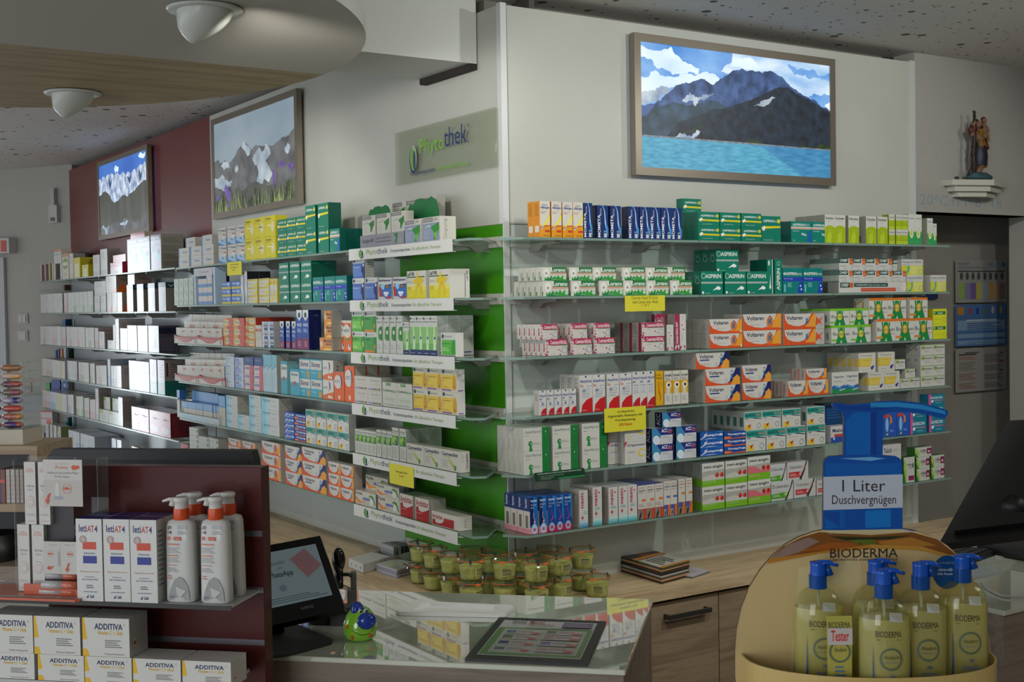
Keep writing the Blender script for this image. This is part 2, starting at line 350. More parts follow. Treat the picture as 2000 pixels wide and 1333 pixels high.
for i in range(1,7):
    for j in range(4):
        shelf(SA,FT[j],FT[j+1]-.004,ZF[i],None,(FT[j]+.1,FT[j+1]-.1) if j else (),f'{ORD[i]} glass shelf of the {FN[j]} bay on the burgundy wall','glass shelves on the burgundy wall')
# ---------------------------------------------------------------- herbal header strips and price cards
LOGO='e 14 50 3.0 42 1c2f5a;e 14.4 54 2.5 36 e8e8e0;e 13.2 50 1.6 34 6aa52a;e 14.9 48 .9 30 1c3a66;t 19 22 30 82 7aa03a Phyto;t 30.4 36 41 84 1f2c52 thek;t 44 30 63 66 2a3350 Kompetenzapotheke;t 64.5 30 92 66 8aa85a für pflanzliche Therapie'
SAH=Surf((-.186,0),-90)
for i in range(1,7):
    b=MB(); w=.687; b.box((0,0,-.037),(w,.0015,.001),WHITES); b.box((0,.0015,-.037),(w,.012,-.0355),WHITES); panel(b,LOGO.replace('92 66','90 66'),w,.038,0,0,-.037); b.box((w,.001,-.0125),(w+.02,.010,-.0115),WHITES)
    o=b.build('header_strip',None,SAH.pt(-.678,ZR[i]),SAH.ang); tag(o,f'white printed header strip clipped to the {ORD[i]} shelf before the green panels','shelf strip','white header strips')
def card(S,px0,px1,py0,py1,ops,base,lab,cat,name='price_card',dp=-.012,grp=None):
    t0,z0=S.at(px0,py1,dp); t1,_=S.at(px1,py1,dp); _,z1=S.at(px0,py0,dp); w=t1-t0;h=z1-z0
    b=MB(); b.box((0,0,0),(w,.001,h),M(base,.6)); panel(b,ops,w,h); o=b.build(name,None,S.pt(t0,z0,dp),S.ang); tag(o,lab,cat,grp); return o
YL='d8cf2e'
card(SB,1221,1299,578,609,'t 16 76 82 96 333018 Cetirizin Hexal 50 Stück;t 18 50 82 70 333018 oder Lorano akut Hexal;t 40 30 60 46 b0302a 11,98 €',YL,'yellow price card hanging below the second shelf of the right wall','price card')
card(SB,1181,1262,799,846,'T 30 76 72 88 3a3520 Auf Allergodil akut;T 8 58 92 72 3a3520 Augentropfen, Nasenspray oder;T 26 41 74 53 3a3520 Kombipackung;T 34 23 66 35 c04a1c 20% Rabatt',YL,'yellow price card with red discount line over the fourth shelf','price card')
card(SA,444,472,513,539,'T 22 72 80 86 3a3520 Lippe Nasenöl;T 22 50 78 64 3a3520 zum Spray 3,-;T 38 32 58 44 b0302a 5,97',YL,'small yellow price card under the top shelf beside white blue cartons','price card')
card(SA,761,808,905,944,'T 28 58 74 72 3a3520 Iberogast 50ml;T 40 40 60 52 c0501c 19,89€',YL,'yellow price card over the fifth header strip','price card',dp=-.016)
b=MB(); t0,z0=SB.at(1046,942,-.02); t1,_=SB.at(1145,930,-.02); z1=SB.at(1041,925,-.02)[1]; w=t1-t0;h=z1-z0
b.prism([(-.006,h),(w-.008,h),(w,0),(0,0)],M('17402a',.4),1,0,.001); panel(b,'T 4 72 90 90 c8d4c8 GeloMyrtol® forte mit dem hochwirksamen, pflanzlichen Myrtol;t 8 48 55 60 b8c8b8 • bei der ersten Nasennebenhöhlenentzündung;t 8 30 36 42 b8c8b8 • Bronchitis;t 8 12 30 24 b8c8b8 • Erkältung;r 45 4 98 22 2f8a50',w,h)
o=b.build('shelf_strip',None,SB.pt(t0,z0,-.02),0); tag(o,'dark green slanted info strip below the left bay of the fifth shelf','shelf strip')
# ---------------------------------------------------------------- backlit mountain pictures
def EM(c1,c2,sc,st,stretch=(1,1,1),lo=.35,hi=.65): return noisy('lit_film',c1,c2,sc,.4,stretch,st,6,lo,hi)
def lightbox(S,t0,t1,z0,z1,ops,lab,mats):
    w=t1-t0;h=z1-z0; e=empty('picture_lightbox',S.pt(t0,z0,FR),S.ang); tag(e,lab,'illuminated picture','backlit mountain pictures'); D=.035;fw=.026
    b=MB(); b.box((.02,-.012,.02),(w-.02,0,h-.02),M('4a4844')); b.build('back_box',e)
    b=MB()
    P=[(0,0),(w,0),(w,h),(0,h)]; Q=[(fw,fw),(w-fw,fw),(w-fw,h-fw),(fw,h-fw)]
    V=[(x,-D,z) for x,z in P]+[(x,-D,z) for x,z in Q]+[(x,-.012,z) for x,z in P]+[(x,-D+.006,z) for x,z in Q]
    F=[(i,(i+1)%4,4+(i+1)%4,4+i) for i in range(4)]+[((i+1)%4,i,8+i,8+(i+1)%4) for i in range(4)]+[(4+i,4+(i+1)%4,12+(i+1)%4,12+i) for i in range(4)]
    b.add(V,F,M('8c8274',.35,.6)); b.build('frame',e)
    b=MB(); iw,ih=w-2*fw,h-2*fw
    art(b,ops,iw,ih,lambda u,v,ee:(fw+u,-D+.005-ee,fw+v),0,lambda c:mats[c],.00004,dict(w=.16,h=.16,n=.3,m=.13,d=.07,g=.15,k=.15,s=.2,Q=.2,q=.10,N=.12,D=.1,v=.2)); b.build('lit_picture',e); return e
mk=dict(s=EM('3a7cc8','86b6e6',4,.95,(1,1,2.5)),w=EM('b9d3e8','e6f2fa',5,1.0,(1,1,2.5),.3,.7),h=EM('8fb8e2','d4e4f2',6,.95,(1,1,3)),m=EM('16305e','5478b4',26,.6,(1,1,.9),.32,.68),d=EM('0a1222','2c4258',34,.6,(1,1,1),.35,.75),g=EM('1d3a3a','4a6a8a',26,.5,(1,1,1),.3,.7),n=EM('7f97b4','c6d4e0',22,.8),l=EM('3f93b8','5fb2cf',26,.8,(1,1,5)),L=EM('2f7fb0','4a98c6',20,.75,(1,1,5)),y=EM('8ea2b0','a4b4be',2,.62,(1,1,2)),q=EM('55565a','7d7e80',12,.6),Q=EM('8c9ca8','c8d4dc',10,.75,(1,1,1)),G=EM('4a5a2c','a8b878',60,.62,(1,1,.25)),P=EM('5a3f90','8a68c0',30,.6),D=EM('4f524c','6a6c62',14,.5,(1,1,.4)),S=EM('2c5cb8','4a84d8',2,.8),N=EM('6a86b4','dce6f0',26,.85,(1,1.4,.8)),b=EM('6f7d88','a3aab0',60,.6),v=EM('1d2c14','3f5a22',50,.5),k=EM('35508c','5a78b8',12,.6))

lightbox(SB,.489,1.4165,2.113,2.568,
 'r 0 0 100 100 s;p w 0,97 15,99 17,93 25,87 29,83 28,79 20,78 16,76 8,80 6,86 0,88;p w 0,73 4,72 5,77 12,74 18,75 20,80 28,79 32,82 37,81 40,75 38,66 0,56;p h 40,84 46,92 46,100 100,100 100,62 88,60 76,64 66,80 56,82 52,82;'
 'p s 76,97 84,95 100,94 100,86 92,88 80,88;p s 88,71 100,74 100,62 94,64;p w 44,86 46,96 56,98 64,92 60,88 52,88;p w 97,64 100,68 100,60;'
 'p n 0,60 5,62 9,65 13,66 14,58 8,52 0,50;p k 0,50 8,54 16,56 16,40 0,30;p m 6,48 9.5,54 12,60 14.7,63.6 17,68 20,70 24,71 27,73.5 30,75.8 33,74 36.3,72 38,75 40.7,78 44,82 48,86.5 51,88.5 54,86.5 58,87 62,86.5 65,88.6 68.8,88 71,86 73.6,84 76,80 79,76.4 84,72 88.7,69 94,64.5 100,60 100,25 0,25;'
 'p g 0,40 6,48 14,53 22,55 30,56 38,58 44,52 40,36 30,25 0,25;p d 12,25 20,40 30,47 38,52 46,56 52,60 60,66 66,72 71,76 76,77 79,74 84,70.5 89,67 94,63 100,58.5 100,25;p k 16,58 22,62 34,60 30,57 19,54;p n 20,56 22,60 24,64 26,61.5 30,61 34,63 36,65 33,60 29,58 27,53 25.5,57 21,55;'
 'p Q 57,58 63,64 69,67 66,62 60,58;p v 20,30 26,34 31,38 28,33;p v 52,25 56,29 60,27 75,26.5 84,28 92,27 100,28 100,25;p n 16,25 22,28 27,33 29,32 26,25;p b 0,26 30,26 60,26 80,25.6 100,25.8 100,24 0,24;r 0 0 100 24.6 l;p L 60,24.6 100,24.6 100,0 84,0;',
 'wide backlit picture of a dark mountain above a turquoise lake',mk)
random.seed(5)
gr=''.join('p %s %.1f,%.1f %.1f,%.1f %.1f,%.1f;'%(random.choice(['G','v','G']),x,0,x+1.1,0,x+random.uniform(-3,4),random.uniform(8,26)) for x in [random.uniform(0,98) for _ in range(120)])
lightbox(SA,-2.391,-1.428,2.115,2.570,
 'r 0 0 100 100 y;p q 0,58 4,60 8,55 14,57 20,53 25,56 30,62 36,67 41,70 45,66 50,60 56,63 60,62 66,60 72,58 78,60 84,63 90,63 95,66 100,69 100,0 0,0;p Q 37,67 41,70 44,66 48,60 46,54 42,58 40,62;p Q 50,50 54,56 58,60 62,54 66,62 70,58 72,50 66,44 70,38 74,30 70,22 64,26 58,20 54,24 57,34 55,42;p Q 0,40 5,38 10,42 14,36 24,32 22,28 10,24 0,30;p Q 27,45 31,48 32,43 29,40;p Q 8,52 14,55 20,52 18,47;p Q 88,52 92,56 94,50 90,46;p Q 15,50 20,51 22,46;'
 'p D 0,20 20,18 40,20 70,18 100,22 100,0 0,0;'+gr+'p P 14,26 17,30 20,24 23,18 22,12 18,10 16,18;p P 2,18 6,20 8,15 4,12;p P 82,36 85,40 89,38 88,34 84,33;p P 92,34 96,36 99,31 95,28;p P 75,32 77,34 78,24 76,14 75,22;p P 16,6 20,10 21,3;',
 'backlit picture of a grey snowy peak over grass with purple flowers',mk)
lightbox(SA,-4.296,-3.340,2.118,2.572,
 'r 0 0 100 100 S;p w 84,96 90,99 98,98 97,93 88,92;p w 34,90 38,94 44,90 42,83 36,84;p N 0,82 5,79 9,84 14,80 20,85 28,84 34,80 40,83 46,78 52,82 58,76 62,80 68,74 74,80 80,78 86,84 92,82 96,86 100,83 100,25 0,25;p m 60,74 66,70 70,76 66,62;p m 20,82 26,72 30,80 24,62;p m 84,80 88,70 92,78 86,60;'
 'p D 0,58 8,62 16,60 24,54 32,42 40,44 50,50 60,46 70,50 78,54 86,58 94,62 100,60 100,0 0,0;p q 0,12 30,15 60,14 100,20 100,0 0,0;p n 5,10 20,12 18,10;p n 44,12 60,14 56,11;',
 'backlit picture of jagged snowy mountains under blue sky, on the burgundy wall',mk)
# clear Phytothek wall sign
e=empty('wall_sign',(-.012,.647,2.118),SA.ang); tag(e,'clear plastic sign with green and blue lettering high on the left wall','sign')
b=MB(); b.box((0,-.006,0),(.637,0,.18),glassy('sign_acrylic','f2f4ee',.06)); b.build('acrylic_plate',e)
b=MB(); panel(b,'e 20 42 3.9 26 1c2f5a;e 20.4 45 3.5 23.5 a9aa9c;e 19.4 43 2.1 21 6aa52a;e 21.4 40 1.3 18 1c3a66;t 27 42 52 76 7ab82e Phyto;t 52.6 52 74.5 86 22306a thek;t 75 78 77 84 22306a ®;t 17 10 43 21 2a3a66 Kompetenzapotheke;t 44.5 10 75 21 7ab82e für pflanzliche Therapie',.637,.18,-.0065); b.build('lettering',e)
# ================================================================ CARTONS
Z={'a':(980,370,5.263),'b':(1330,370,3.774),'c':(980,590,5.263),'d':(1330,570,3.774),'e':(970,790,4.9375),'f':(1330,770,3.774),'g':(680,370,5.331),'h':(680,590,5.331),'i':(680,810,5.128),
'j':(330,380,5.127),'k':(330,580,5.405),'l':(330,740,5.127),'m':(60,460,8.333),'n':(60,600,8.333),'o':(60,740,8.333),'p':(220,440,8.333),'q':(220,580,8.333),'r':(220,720,8.333),'z':(0,860,2.818)}
# name | description | base | side | top | depth | front printing | side printing
W='cfcdc4'
CW='cfcdc4'
PR={}
def prod(s):
    for ln in s.strip().split('\n'):
        if not ln.strip(): continue
        q=ln.split('|'); PR[q[0].strip()]=dict(desc=q[1].strip(),base=q[2].strip(),side=q[3].strip() or q[2].strip(),top=q[4].strip() or q[2].strip(),d=float(q[5]),ops=q[6].strip(),sops=q[7].strip() if len(q)>7 else '')
prod('''
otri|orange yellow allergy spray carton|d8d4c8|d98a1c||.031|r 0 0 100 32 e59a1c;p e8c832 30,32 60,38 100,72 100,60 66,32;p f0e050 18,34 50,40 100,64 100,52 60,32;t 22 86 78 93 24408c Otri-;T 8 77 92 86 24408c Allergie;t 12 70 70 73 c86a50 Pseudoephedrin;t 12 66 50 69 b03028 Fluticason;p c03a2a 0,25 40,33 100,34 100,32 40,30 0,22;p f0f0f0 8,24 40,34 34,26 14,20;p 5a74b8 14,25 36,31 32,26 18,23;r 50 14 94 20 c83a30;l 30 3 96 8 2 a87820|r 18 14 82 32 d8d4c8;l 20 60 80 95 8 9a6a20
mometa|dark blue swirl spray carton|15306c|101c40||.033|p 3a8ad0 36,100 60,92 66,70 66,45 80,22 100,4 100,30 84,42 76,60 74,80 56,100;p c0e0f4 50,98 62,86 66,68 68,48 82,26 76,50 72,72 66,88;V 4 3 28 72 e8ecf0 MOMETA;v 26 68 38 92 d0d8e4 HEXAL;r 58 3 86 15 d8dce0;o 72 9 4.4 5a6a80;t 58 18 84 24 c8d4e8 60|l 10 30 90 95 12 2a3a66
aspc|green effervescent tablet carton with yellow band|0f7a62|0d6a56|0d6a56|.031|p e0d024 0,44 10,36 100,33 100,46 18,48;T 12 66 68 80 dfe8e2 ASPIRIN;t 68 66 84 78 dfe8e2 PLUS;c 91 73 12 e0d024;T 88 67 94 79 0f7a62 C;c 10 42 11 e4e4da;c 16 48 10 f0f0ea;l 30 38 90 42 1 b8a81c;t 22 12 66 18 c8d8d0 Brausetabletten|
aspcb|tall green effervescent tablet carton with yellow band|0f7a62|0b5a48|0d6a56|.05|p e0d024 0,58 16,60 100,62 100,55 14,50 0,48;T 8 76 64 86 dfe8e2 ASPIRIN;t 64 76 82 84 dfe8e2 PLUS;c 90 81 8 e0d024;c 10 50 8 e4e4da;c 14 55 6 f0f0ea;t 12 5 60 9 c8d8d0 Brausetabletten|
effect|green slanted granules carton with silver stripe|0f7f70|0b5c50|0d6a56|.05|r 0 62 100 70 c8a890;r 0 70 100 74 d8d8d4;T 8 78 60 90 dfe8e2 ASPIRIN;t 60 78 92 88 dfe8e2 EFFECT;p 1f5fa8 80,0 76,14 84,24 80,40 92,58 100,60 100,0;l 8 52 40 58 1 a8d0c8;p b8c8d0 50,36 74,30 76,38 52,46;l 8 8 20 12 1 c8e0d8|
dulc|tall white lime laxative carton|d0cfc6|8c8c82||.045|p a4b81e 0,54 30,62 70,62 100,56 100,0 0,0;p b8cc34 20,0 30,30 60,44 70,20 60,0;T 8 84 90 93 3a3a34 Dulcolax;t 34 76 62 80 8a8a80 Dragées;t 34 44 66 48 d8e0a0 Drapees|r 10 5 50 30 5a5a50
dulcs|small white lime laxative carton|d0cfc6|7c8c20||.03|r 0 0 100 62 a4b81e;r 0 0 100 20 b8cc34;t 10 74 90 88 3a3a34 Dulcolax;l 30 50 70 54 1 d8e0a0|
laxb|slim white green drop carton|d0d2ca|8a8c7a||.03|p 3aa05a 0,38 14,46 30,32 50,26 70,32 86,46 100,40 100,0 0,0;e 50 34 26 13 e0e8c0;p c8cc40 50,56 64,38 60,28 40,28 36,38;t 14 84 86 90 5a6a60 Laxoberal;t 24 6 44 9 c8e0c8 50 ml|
lorano|white green daisy allergy carton|d4d2c8|c8c6ba||.030|r 30 60 100 100 2a7a44;p d4d2c8 28,100 42,100 36,58 28,58;T 38 66 96 94 f0f2ec Lorano;r 34 50 100 58 d08a6a;p 3a9a44 10,0 12,26 18,12 24,34 30,16 38,40 44,20 52,36 58,22 66,42 74,20 84,40 92,24 100,38 100,0;p 1f7a4a 16,0 20,18 26,6 34,24 40,8 50,20 56,0;e 18 58 12 32 e8e8e0;c 18 54 9 9a9a90;c 92 22 14 b8d4b8;l 44 44 90 47 1 a8a89c;t 38 6 58 13 d8e8d8 50 Tabletten|v 30 6 76 64 3a4a40 Lorano;r 78 4 96 30 3a8a4a
asp|green painkiller carton with white comet|0f7c64|0a6650|0c6c58|.035|T 20 70 92 88 e0e8e2 ASPIRIN;o 11 80 12 c8dcd4;r 0 46 100 52 9aa8a0;r 0 52 100 54 c8d0cc;p e8f0ec 52,16 80,24 84,34 76,36;e 80 26 10 7 f0f4f0;c 8 8 6 e4e8e4;l 18 4 40 8 1 a8c8bc|o 50 60 14 8ab0a0;l 10 75 80 85 2 5a9080
aspv|upright green painkiller carton with vertical lettering|0f7c64|0a5a48||.02|V 26 10 74 74 e0e8e2 ASPIRIN;o 52 88 6 c8dcd4|
aspw|upright green white edged painkiller carton|0f7c64|0b5040||.08|r 82 0 96 100 c4c8c2;e 34 90 14 8 d8e0d8;p e8f0ec 40,20 60,18 52,56;e 50 20 14 6 f0f4f0|
aspx|green blue cold remedy carton|0f7c78|0b5c5c||.035|r 0 48 100 64 2a3fae;T 14 72 70 84 dfe8e2 ASPIRIN;t 70 72 96 80 dfe8e2 COMPLEX;c 9 78 6 b8d0c8;t 6 56 50 61 c8d0f0 Granulat;p 2440b0 76,0 74,14 80,22 78,36 88,46 100,44 100,0;l 24 26 46 44 4 88c8c8;r 6 6 14 36 70c0c8;c 88 30 4 e0e8f0;c 92 16 4 e0e8f0|
omep|white stomach carton with dark green title|ccccc6|5a7068||.045|r 0 62 66 100 1f4a40;T 6 70 60 94 dce4de OMEP;r 74 50 100 100 c8643a;r 74 60 100 76 d88a4a;l 6 34 60 46 2 9a9a94;o 88 26 16 9aa0b0;r 0 0 60 3 b0b0aa;l 30 8 58 26 3 b8b8b0|r 0 10 100 60 a8b0a8
omepl|long white stomach remedy display box|cdccc6|8a8a84||.05|r 2 48 16 94 1f4a40;T 3.5 56 14 86 dce4de OMEP;r 15.5 48 21 94 c8643a;r 22 54 72 90 1f4a40;t 24 64 70 80 dce4de SODBRENNEN? Liebe dein Essen wieder.;r 32 10 84 44 c8503c;t 34 20 82 34 e8b080 JETZT NEU: 20mg mit der Zusatzleistung bei Sodbrennen;o 88 30 18 8a94b8;e 97 50 3.4 40 e0dcd4;t 95 54 99 66 c8503c GRATIS|
panto|white yellow green stomach carton|ccccc6|aaa8a0||.04|r 0 0 100 60 ccd030;r 40 4 96 56 d8d878;p 3a9a9c 4,8 20,14 28,34 26,56 34,58 36,36 26,8 10,2;p 5ab0e0 10,8 22,18 28,40 30,56 32,38 24,14;t 6 72 94 90 5a6a80 Pantoprazol HEXAL;o 86 24 16 9a9a70;l 6 63 40 68 1 7a9ac8|
ceti|white cerise allergy carton with hearts|cfcac4|ccc8c0|b03058|.024|p b02e58 8,64 14,72 8,86 12,100 100,100 100,64;T 20 70 60 92 ecdfe2 Cetirizin;T 62 70 98 92 ecdfe2 HEXAL;r 24 60 96 64 5a9a6a;r 70 60 96 66 3f8a50;p b02e58 0,100 10,96 5,84 0,88;p b02e58 2,76 8,70 4,60;p b02e58 0,52 7,50 5,40;p b02e58 4,34 12,22 2,18;p b02e58 0,14 10,10 6,0 0,0;p b02e58 54,34 60,42 62,30;p b02e58 66,26 70,30 70,20;p b02e58 60,4 66,12 70,0;o 86 32 22 9aa0b4;l 22 46 44 50 1 a8a8a0;l 22 8 46 11 1 a8a8a0|p b02e58 40,20 70,30 66,70 44,80 50,50;p b02e58 70,10 96,0 96,20
cetib|broad cerise edged allergy carton|cfcac4|9a948c||.045|p b02e58 8,64 14,72 8,86 12,100 100,100 100,64;T 20 70 60 92 ecdfe2 Cetirizin;T 62 70 98 92 ecdfe2 HEXAL;r 24 60 96 64 5a9a6a;p b02e58 0,100 10,96 5,84 0,88;p b02e58 2,76 8,70 4,60;p b02e58 4,34 12,22 2,18;p b02e58 0,14 10,10 6,0 0,0;p b02e58 54,34 60,42 62,30;p b02e58 66,26 70,30 70,20;o 86 32 22 9aa0b4;l 22 46 44 50 1 a8a8a0|r 62 0 92 100 8a2040;l 10 20 50 90 5 7a746c
cetiv|upright cerise allergy carton|b02e58|9a948c||.045|V 24 18 70 78 ecdfe2 Cetirizin HEXAL SAFT;p e0d8d8 0,10 40,16 30,6 0,0;p e0d8d8 50,12 100,16 90,2|r 0 0 20 100 8a2040
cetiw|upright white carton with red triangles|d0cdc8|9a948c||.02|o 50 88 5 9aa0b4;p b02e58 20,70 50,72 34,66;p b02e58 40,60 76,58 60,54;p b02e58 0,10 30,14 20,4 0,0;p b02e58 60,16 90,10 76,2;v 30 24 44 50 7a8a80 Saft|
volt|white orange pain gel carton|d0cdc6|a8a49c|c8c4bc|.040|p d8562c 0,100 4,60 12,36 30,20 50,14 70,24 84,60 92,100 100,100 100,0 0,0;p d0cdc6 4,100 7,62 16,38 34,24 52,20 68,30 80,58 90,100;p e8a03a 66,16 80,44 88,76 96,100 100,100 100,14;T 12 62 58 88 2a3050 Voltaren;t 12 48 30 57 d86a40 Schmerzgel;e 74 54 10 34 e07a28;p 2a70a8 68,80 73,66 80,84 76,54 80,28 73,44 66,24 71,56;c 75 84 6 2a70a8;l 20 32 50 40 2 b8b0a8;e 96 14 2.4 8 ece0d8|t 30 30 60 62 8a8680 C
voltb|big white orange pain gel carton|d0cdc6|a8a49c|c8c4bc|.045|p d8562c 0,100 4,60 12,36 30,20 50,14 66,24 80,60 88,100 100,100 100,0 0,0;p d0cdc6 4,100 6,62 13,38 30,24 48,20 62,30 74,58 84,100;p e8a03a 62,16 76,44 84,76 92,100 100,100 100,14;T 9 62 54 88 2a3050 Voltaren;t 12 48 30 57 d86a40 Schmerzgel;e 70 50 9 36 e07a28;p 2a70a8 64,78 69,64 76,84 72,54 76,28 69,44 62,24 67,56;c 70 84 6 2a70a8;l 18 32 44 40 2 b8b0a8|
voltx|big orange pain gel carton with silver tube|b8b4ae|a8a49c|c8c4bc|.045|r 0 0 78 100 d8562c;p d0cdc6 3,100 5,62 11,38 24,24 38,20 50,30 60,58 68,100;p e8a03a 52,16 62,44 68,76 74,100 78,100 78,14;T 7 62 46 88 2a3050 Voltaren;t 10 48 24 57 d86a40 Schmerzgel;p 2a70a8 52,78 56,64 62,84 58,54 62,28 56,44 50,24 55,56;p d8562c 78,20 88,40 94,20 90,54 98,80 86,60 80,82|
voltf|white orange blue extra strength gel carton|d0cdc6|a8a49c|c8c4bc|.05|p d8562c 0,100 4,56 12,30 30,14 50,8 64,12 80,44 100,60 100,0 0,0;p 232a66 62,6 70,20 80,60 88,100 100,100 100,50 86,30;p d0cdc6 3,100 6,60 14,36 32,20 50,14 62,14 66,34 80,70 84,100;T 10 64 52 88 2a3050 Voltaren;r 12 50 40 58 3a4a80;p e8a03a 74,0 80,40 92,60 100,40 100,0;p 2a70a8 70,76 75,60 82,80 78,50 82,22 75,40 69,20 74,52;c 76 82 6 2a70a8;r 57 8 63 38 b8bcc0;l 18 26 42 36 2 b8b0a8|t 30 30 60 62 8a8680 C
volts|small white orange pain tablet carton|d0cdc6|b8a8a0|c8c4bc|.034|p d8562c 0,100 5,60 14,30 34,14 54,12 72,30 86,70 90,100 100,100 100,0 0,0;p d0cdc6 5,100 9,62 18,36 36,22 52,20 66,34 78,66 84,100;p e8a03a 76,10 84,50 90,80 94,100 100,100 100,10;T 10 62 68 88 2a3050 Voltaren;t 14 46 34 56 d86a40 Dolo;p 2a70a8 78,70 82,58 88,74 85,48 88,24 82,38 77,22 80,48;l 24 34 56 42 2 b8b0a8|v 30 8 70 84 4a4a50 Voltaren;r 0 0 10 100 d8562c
busc|white green belly pain carton|d0d0c8|c0c0b8|6ab02c|.034|r 0 86 100 100 7ac030;p 1f8a44 32,86 68,86 66,60 80,0 54,0 50,20 44,0 22,0 36,56;p d0d0c8 38,86 42,86 40,66;p d0d0c8 58,86 62,86 60,66;e 50 50 13 20 e0c83c;e 50 50 8 12 c0d860;t 8 38 92 62 3a4038 Buscopan;r 0 12 28 22 7ac030|r 30 20 60 60 7a8a78;r 0 86 100 100 7ac030
buscp|white orange green cramp pain carton|d0d0c8|c0bcb0|c8742c|.034|r 0 88 100 100 d87a2c;p 1f8a44 26,86 72,86 68,58 84,0 56,0 50,16 44,0 18,0 32,54;p d0d0c8 34,86 39,86 37,64;p d0d0c8 60,86 65,86 62,64;e 50 52 14 20 e0a83c;e 50 52 8 12 e0d860;t 4 40 96 62 3a4038 Buscopan;t 70 28 94 36 c83040 plus;r 0 12 32 22 e08a3a|r 10 50 30 84 c8742c
muta|yellow green striped capsule carton|d8dc30|a8a820||.034|r 4 62 92 84 1f7a3a;T 34 66 74 80 d8e4c8 Mutaflor;c 12 74 6 d8e4c8;l 10 30 70 34 1 a8b020;o 84 28 16 b0b428|
alls|small white blue eye drop carton|d0cfca|bcb8b0||.027|p 1f2f6a 40,99 66,99 53,90;p b8242c 20,0 30,14 55,25 100,30 100,0;T 6 72 94 84 4a5a9a Allergodil;T 6 62 40 71 4a5a9a akut;l 6 54 60 58 1 8a94b8;c 50 46 5 6a7ab0;l 10 36 90 42 2 b0b4c0;t 12 4 84 8 e0c8c8 Augentropfen|l 20 60 80 90 4 8a8680
alld|white blue red twin pack carton|d0cfca|bcb8b0||.033|p 1f2f6a 40,98 60,98 50,92;p c42228 10,0 20,20 55,34 100,40 100,0;T 4 78 96 88 4a5a9a Allergodil akut;T 6 68 30 76 c8503c Duo;l 55 70 96 73 1 8a94b8;o 34 58 6 6a7ab8;o 66 59 6 8a94c0;c 34 58 2.5 2a3a80;l 20 48 80 52 1 9aa0b0;l 18 40 82 46 2 b0b4c0;t 10 4 50 8 e0c0c0 Kombipackung|l 20 60 80 95 6 8a8680
alln|slim white blue nasal spray carton|d0cfca|bcb8b0||.033|p 1f2f6a 34,98 66,98 50,91;p b8242c 0,0 10,14 55,26 100,31 100,0;T 6 78 94 87 4a5a9a Allergodil;T 6 70 44 77 4a5a9a akut;l 8 63 80 67 1 8a94b8;o 50 54 6 8a94c0;l 14 42 86 48 2 b0b4c0;t 12 4 84 8 e0c8c8 Nasenspray|
hevy|yellow nose spray carton with red line|d8a51c|c08a14||.03|p b83028 30,60 40,50 36,40 56,30 50,24 60,14 64,30 48,42 46,56;l 8 86 80 92 2 8a6a10;T 10 76 90 83 6a4a10 Hysan;l 20 60 80 70 3 b88a14;r 0 0 100 4 5a5448|
hevw|white yellow eye drop carton|cfccc2|b0aca0|c8981c|.03|r 0 56 30 68 d8a51c;p d8a51c 0,36 0,72 100,72 100,36 74,36 74,60 26,60 26,36;e 56 60 34 9 e8e4d8;c 58 60 4.5 3a3020;T 8 84 92 92 3a3a34 Livocab;l 12 74 80 82 3 8a8a80;l 20 14 70 30 4 a8a8a0;r 0 0 100 4 4a463c|
vapr|white carton with blue green waves|d0d0ca|b4b4ae||.034|p 2a6ab0 0,34 20,40 50,28 100,40 100,22 50,14 0,18;p 2a8a50 0,20 30,24 60,10 100,18 100,0 0,0;p 5aa0d8 10,34 40,36 80,22 60,22;T 12 70 90 84 3a4a70 Vaprino;l 16 54 76 62 2 9a9a98|
tann|white yellow diarrhoea tablet carton|d0cec2|b0aea2||.028|p d8b83a 0,30 0,72 80,72 66,30;r 10 34 70 68 dcc45a;t 8 80 80 92 6a6a60 Tannacomp;l 20 60 60 66 1 b8a040;c 78 22 9 3a3a88;c 86 30 6 3a3a88;l 16 14 50 18 1 a8a8a0|r 20 30 80 72 c8a83a
pere|small white green capsule carton|cecdc6|a8a8a0|90a880|.032|r 0 92 100 98 8ab040;r 8 56 30 84 5a8a3a;p c8c040 12,60 26,60 18,80;T 32 62 94 80 3a5a44 Perenterol;t 32 48 66 56 b06a70 forte;l 32 30 80 42 2 a8a8a0|t 20 40 60 70 6a6a64 R
gelo|white carton with green side band|cecdc6|b8b6ac||.027|r 70 0 100 100 1f7a3a;r 72 62 98 98 2f8a4a;r 73 64 97 96 1f7a3a;t 6 74 66 88 4a6a5a GeloMyrtol;t 6 64 22 70 6a8a78 forte;e 26 32 8 12 2a8a44;p 2a8a44 20,0 24,24 30,24 34,0;p d8ecd8 26,38 32,32 28,28;p d0e0d0 84,74 82,84 86,84;l 36 28 62 38 2 a8aca8|v 20 8 44 50 4a5a50 GeloMyrtol
grip|white carton with yellow letter c|cecdc8|b0aea8||.035|p c03040 0,100 0,76 12,100;T 10 76 92 90 2a3460 Grippostad;l 12 62 40 66 1 d8c83a;T 60 28 90 66 d8c030 C;l 12 50 50 58 2 8a94b0;o 20 20 10 d8c030;l 60 10 86 14 1 b0b0a8|
acc|white blue effervescent cold carton|cacdd0|20203c|b8bcc0|.036|p 24307a 22,100 44,56 100,56 100,100;T 46 72 76 94 e8ecf4 ACC;t 78 78 96 92 e8a0a0 akut;r 78 66 96 76 b04a50;p 3f8ab8 0,100 22,100 44,56 30,14 10,0 0,0;c 20 30 24 d8e4ec;o 20 30 26 f0f4f8;l 50 40 84 48 2 9aa0b0;o 88 24 12 a0a8b8|v 20 14 70 90 c8ccd8 ACC
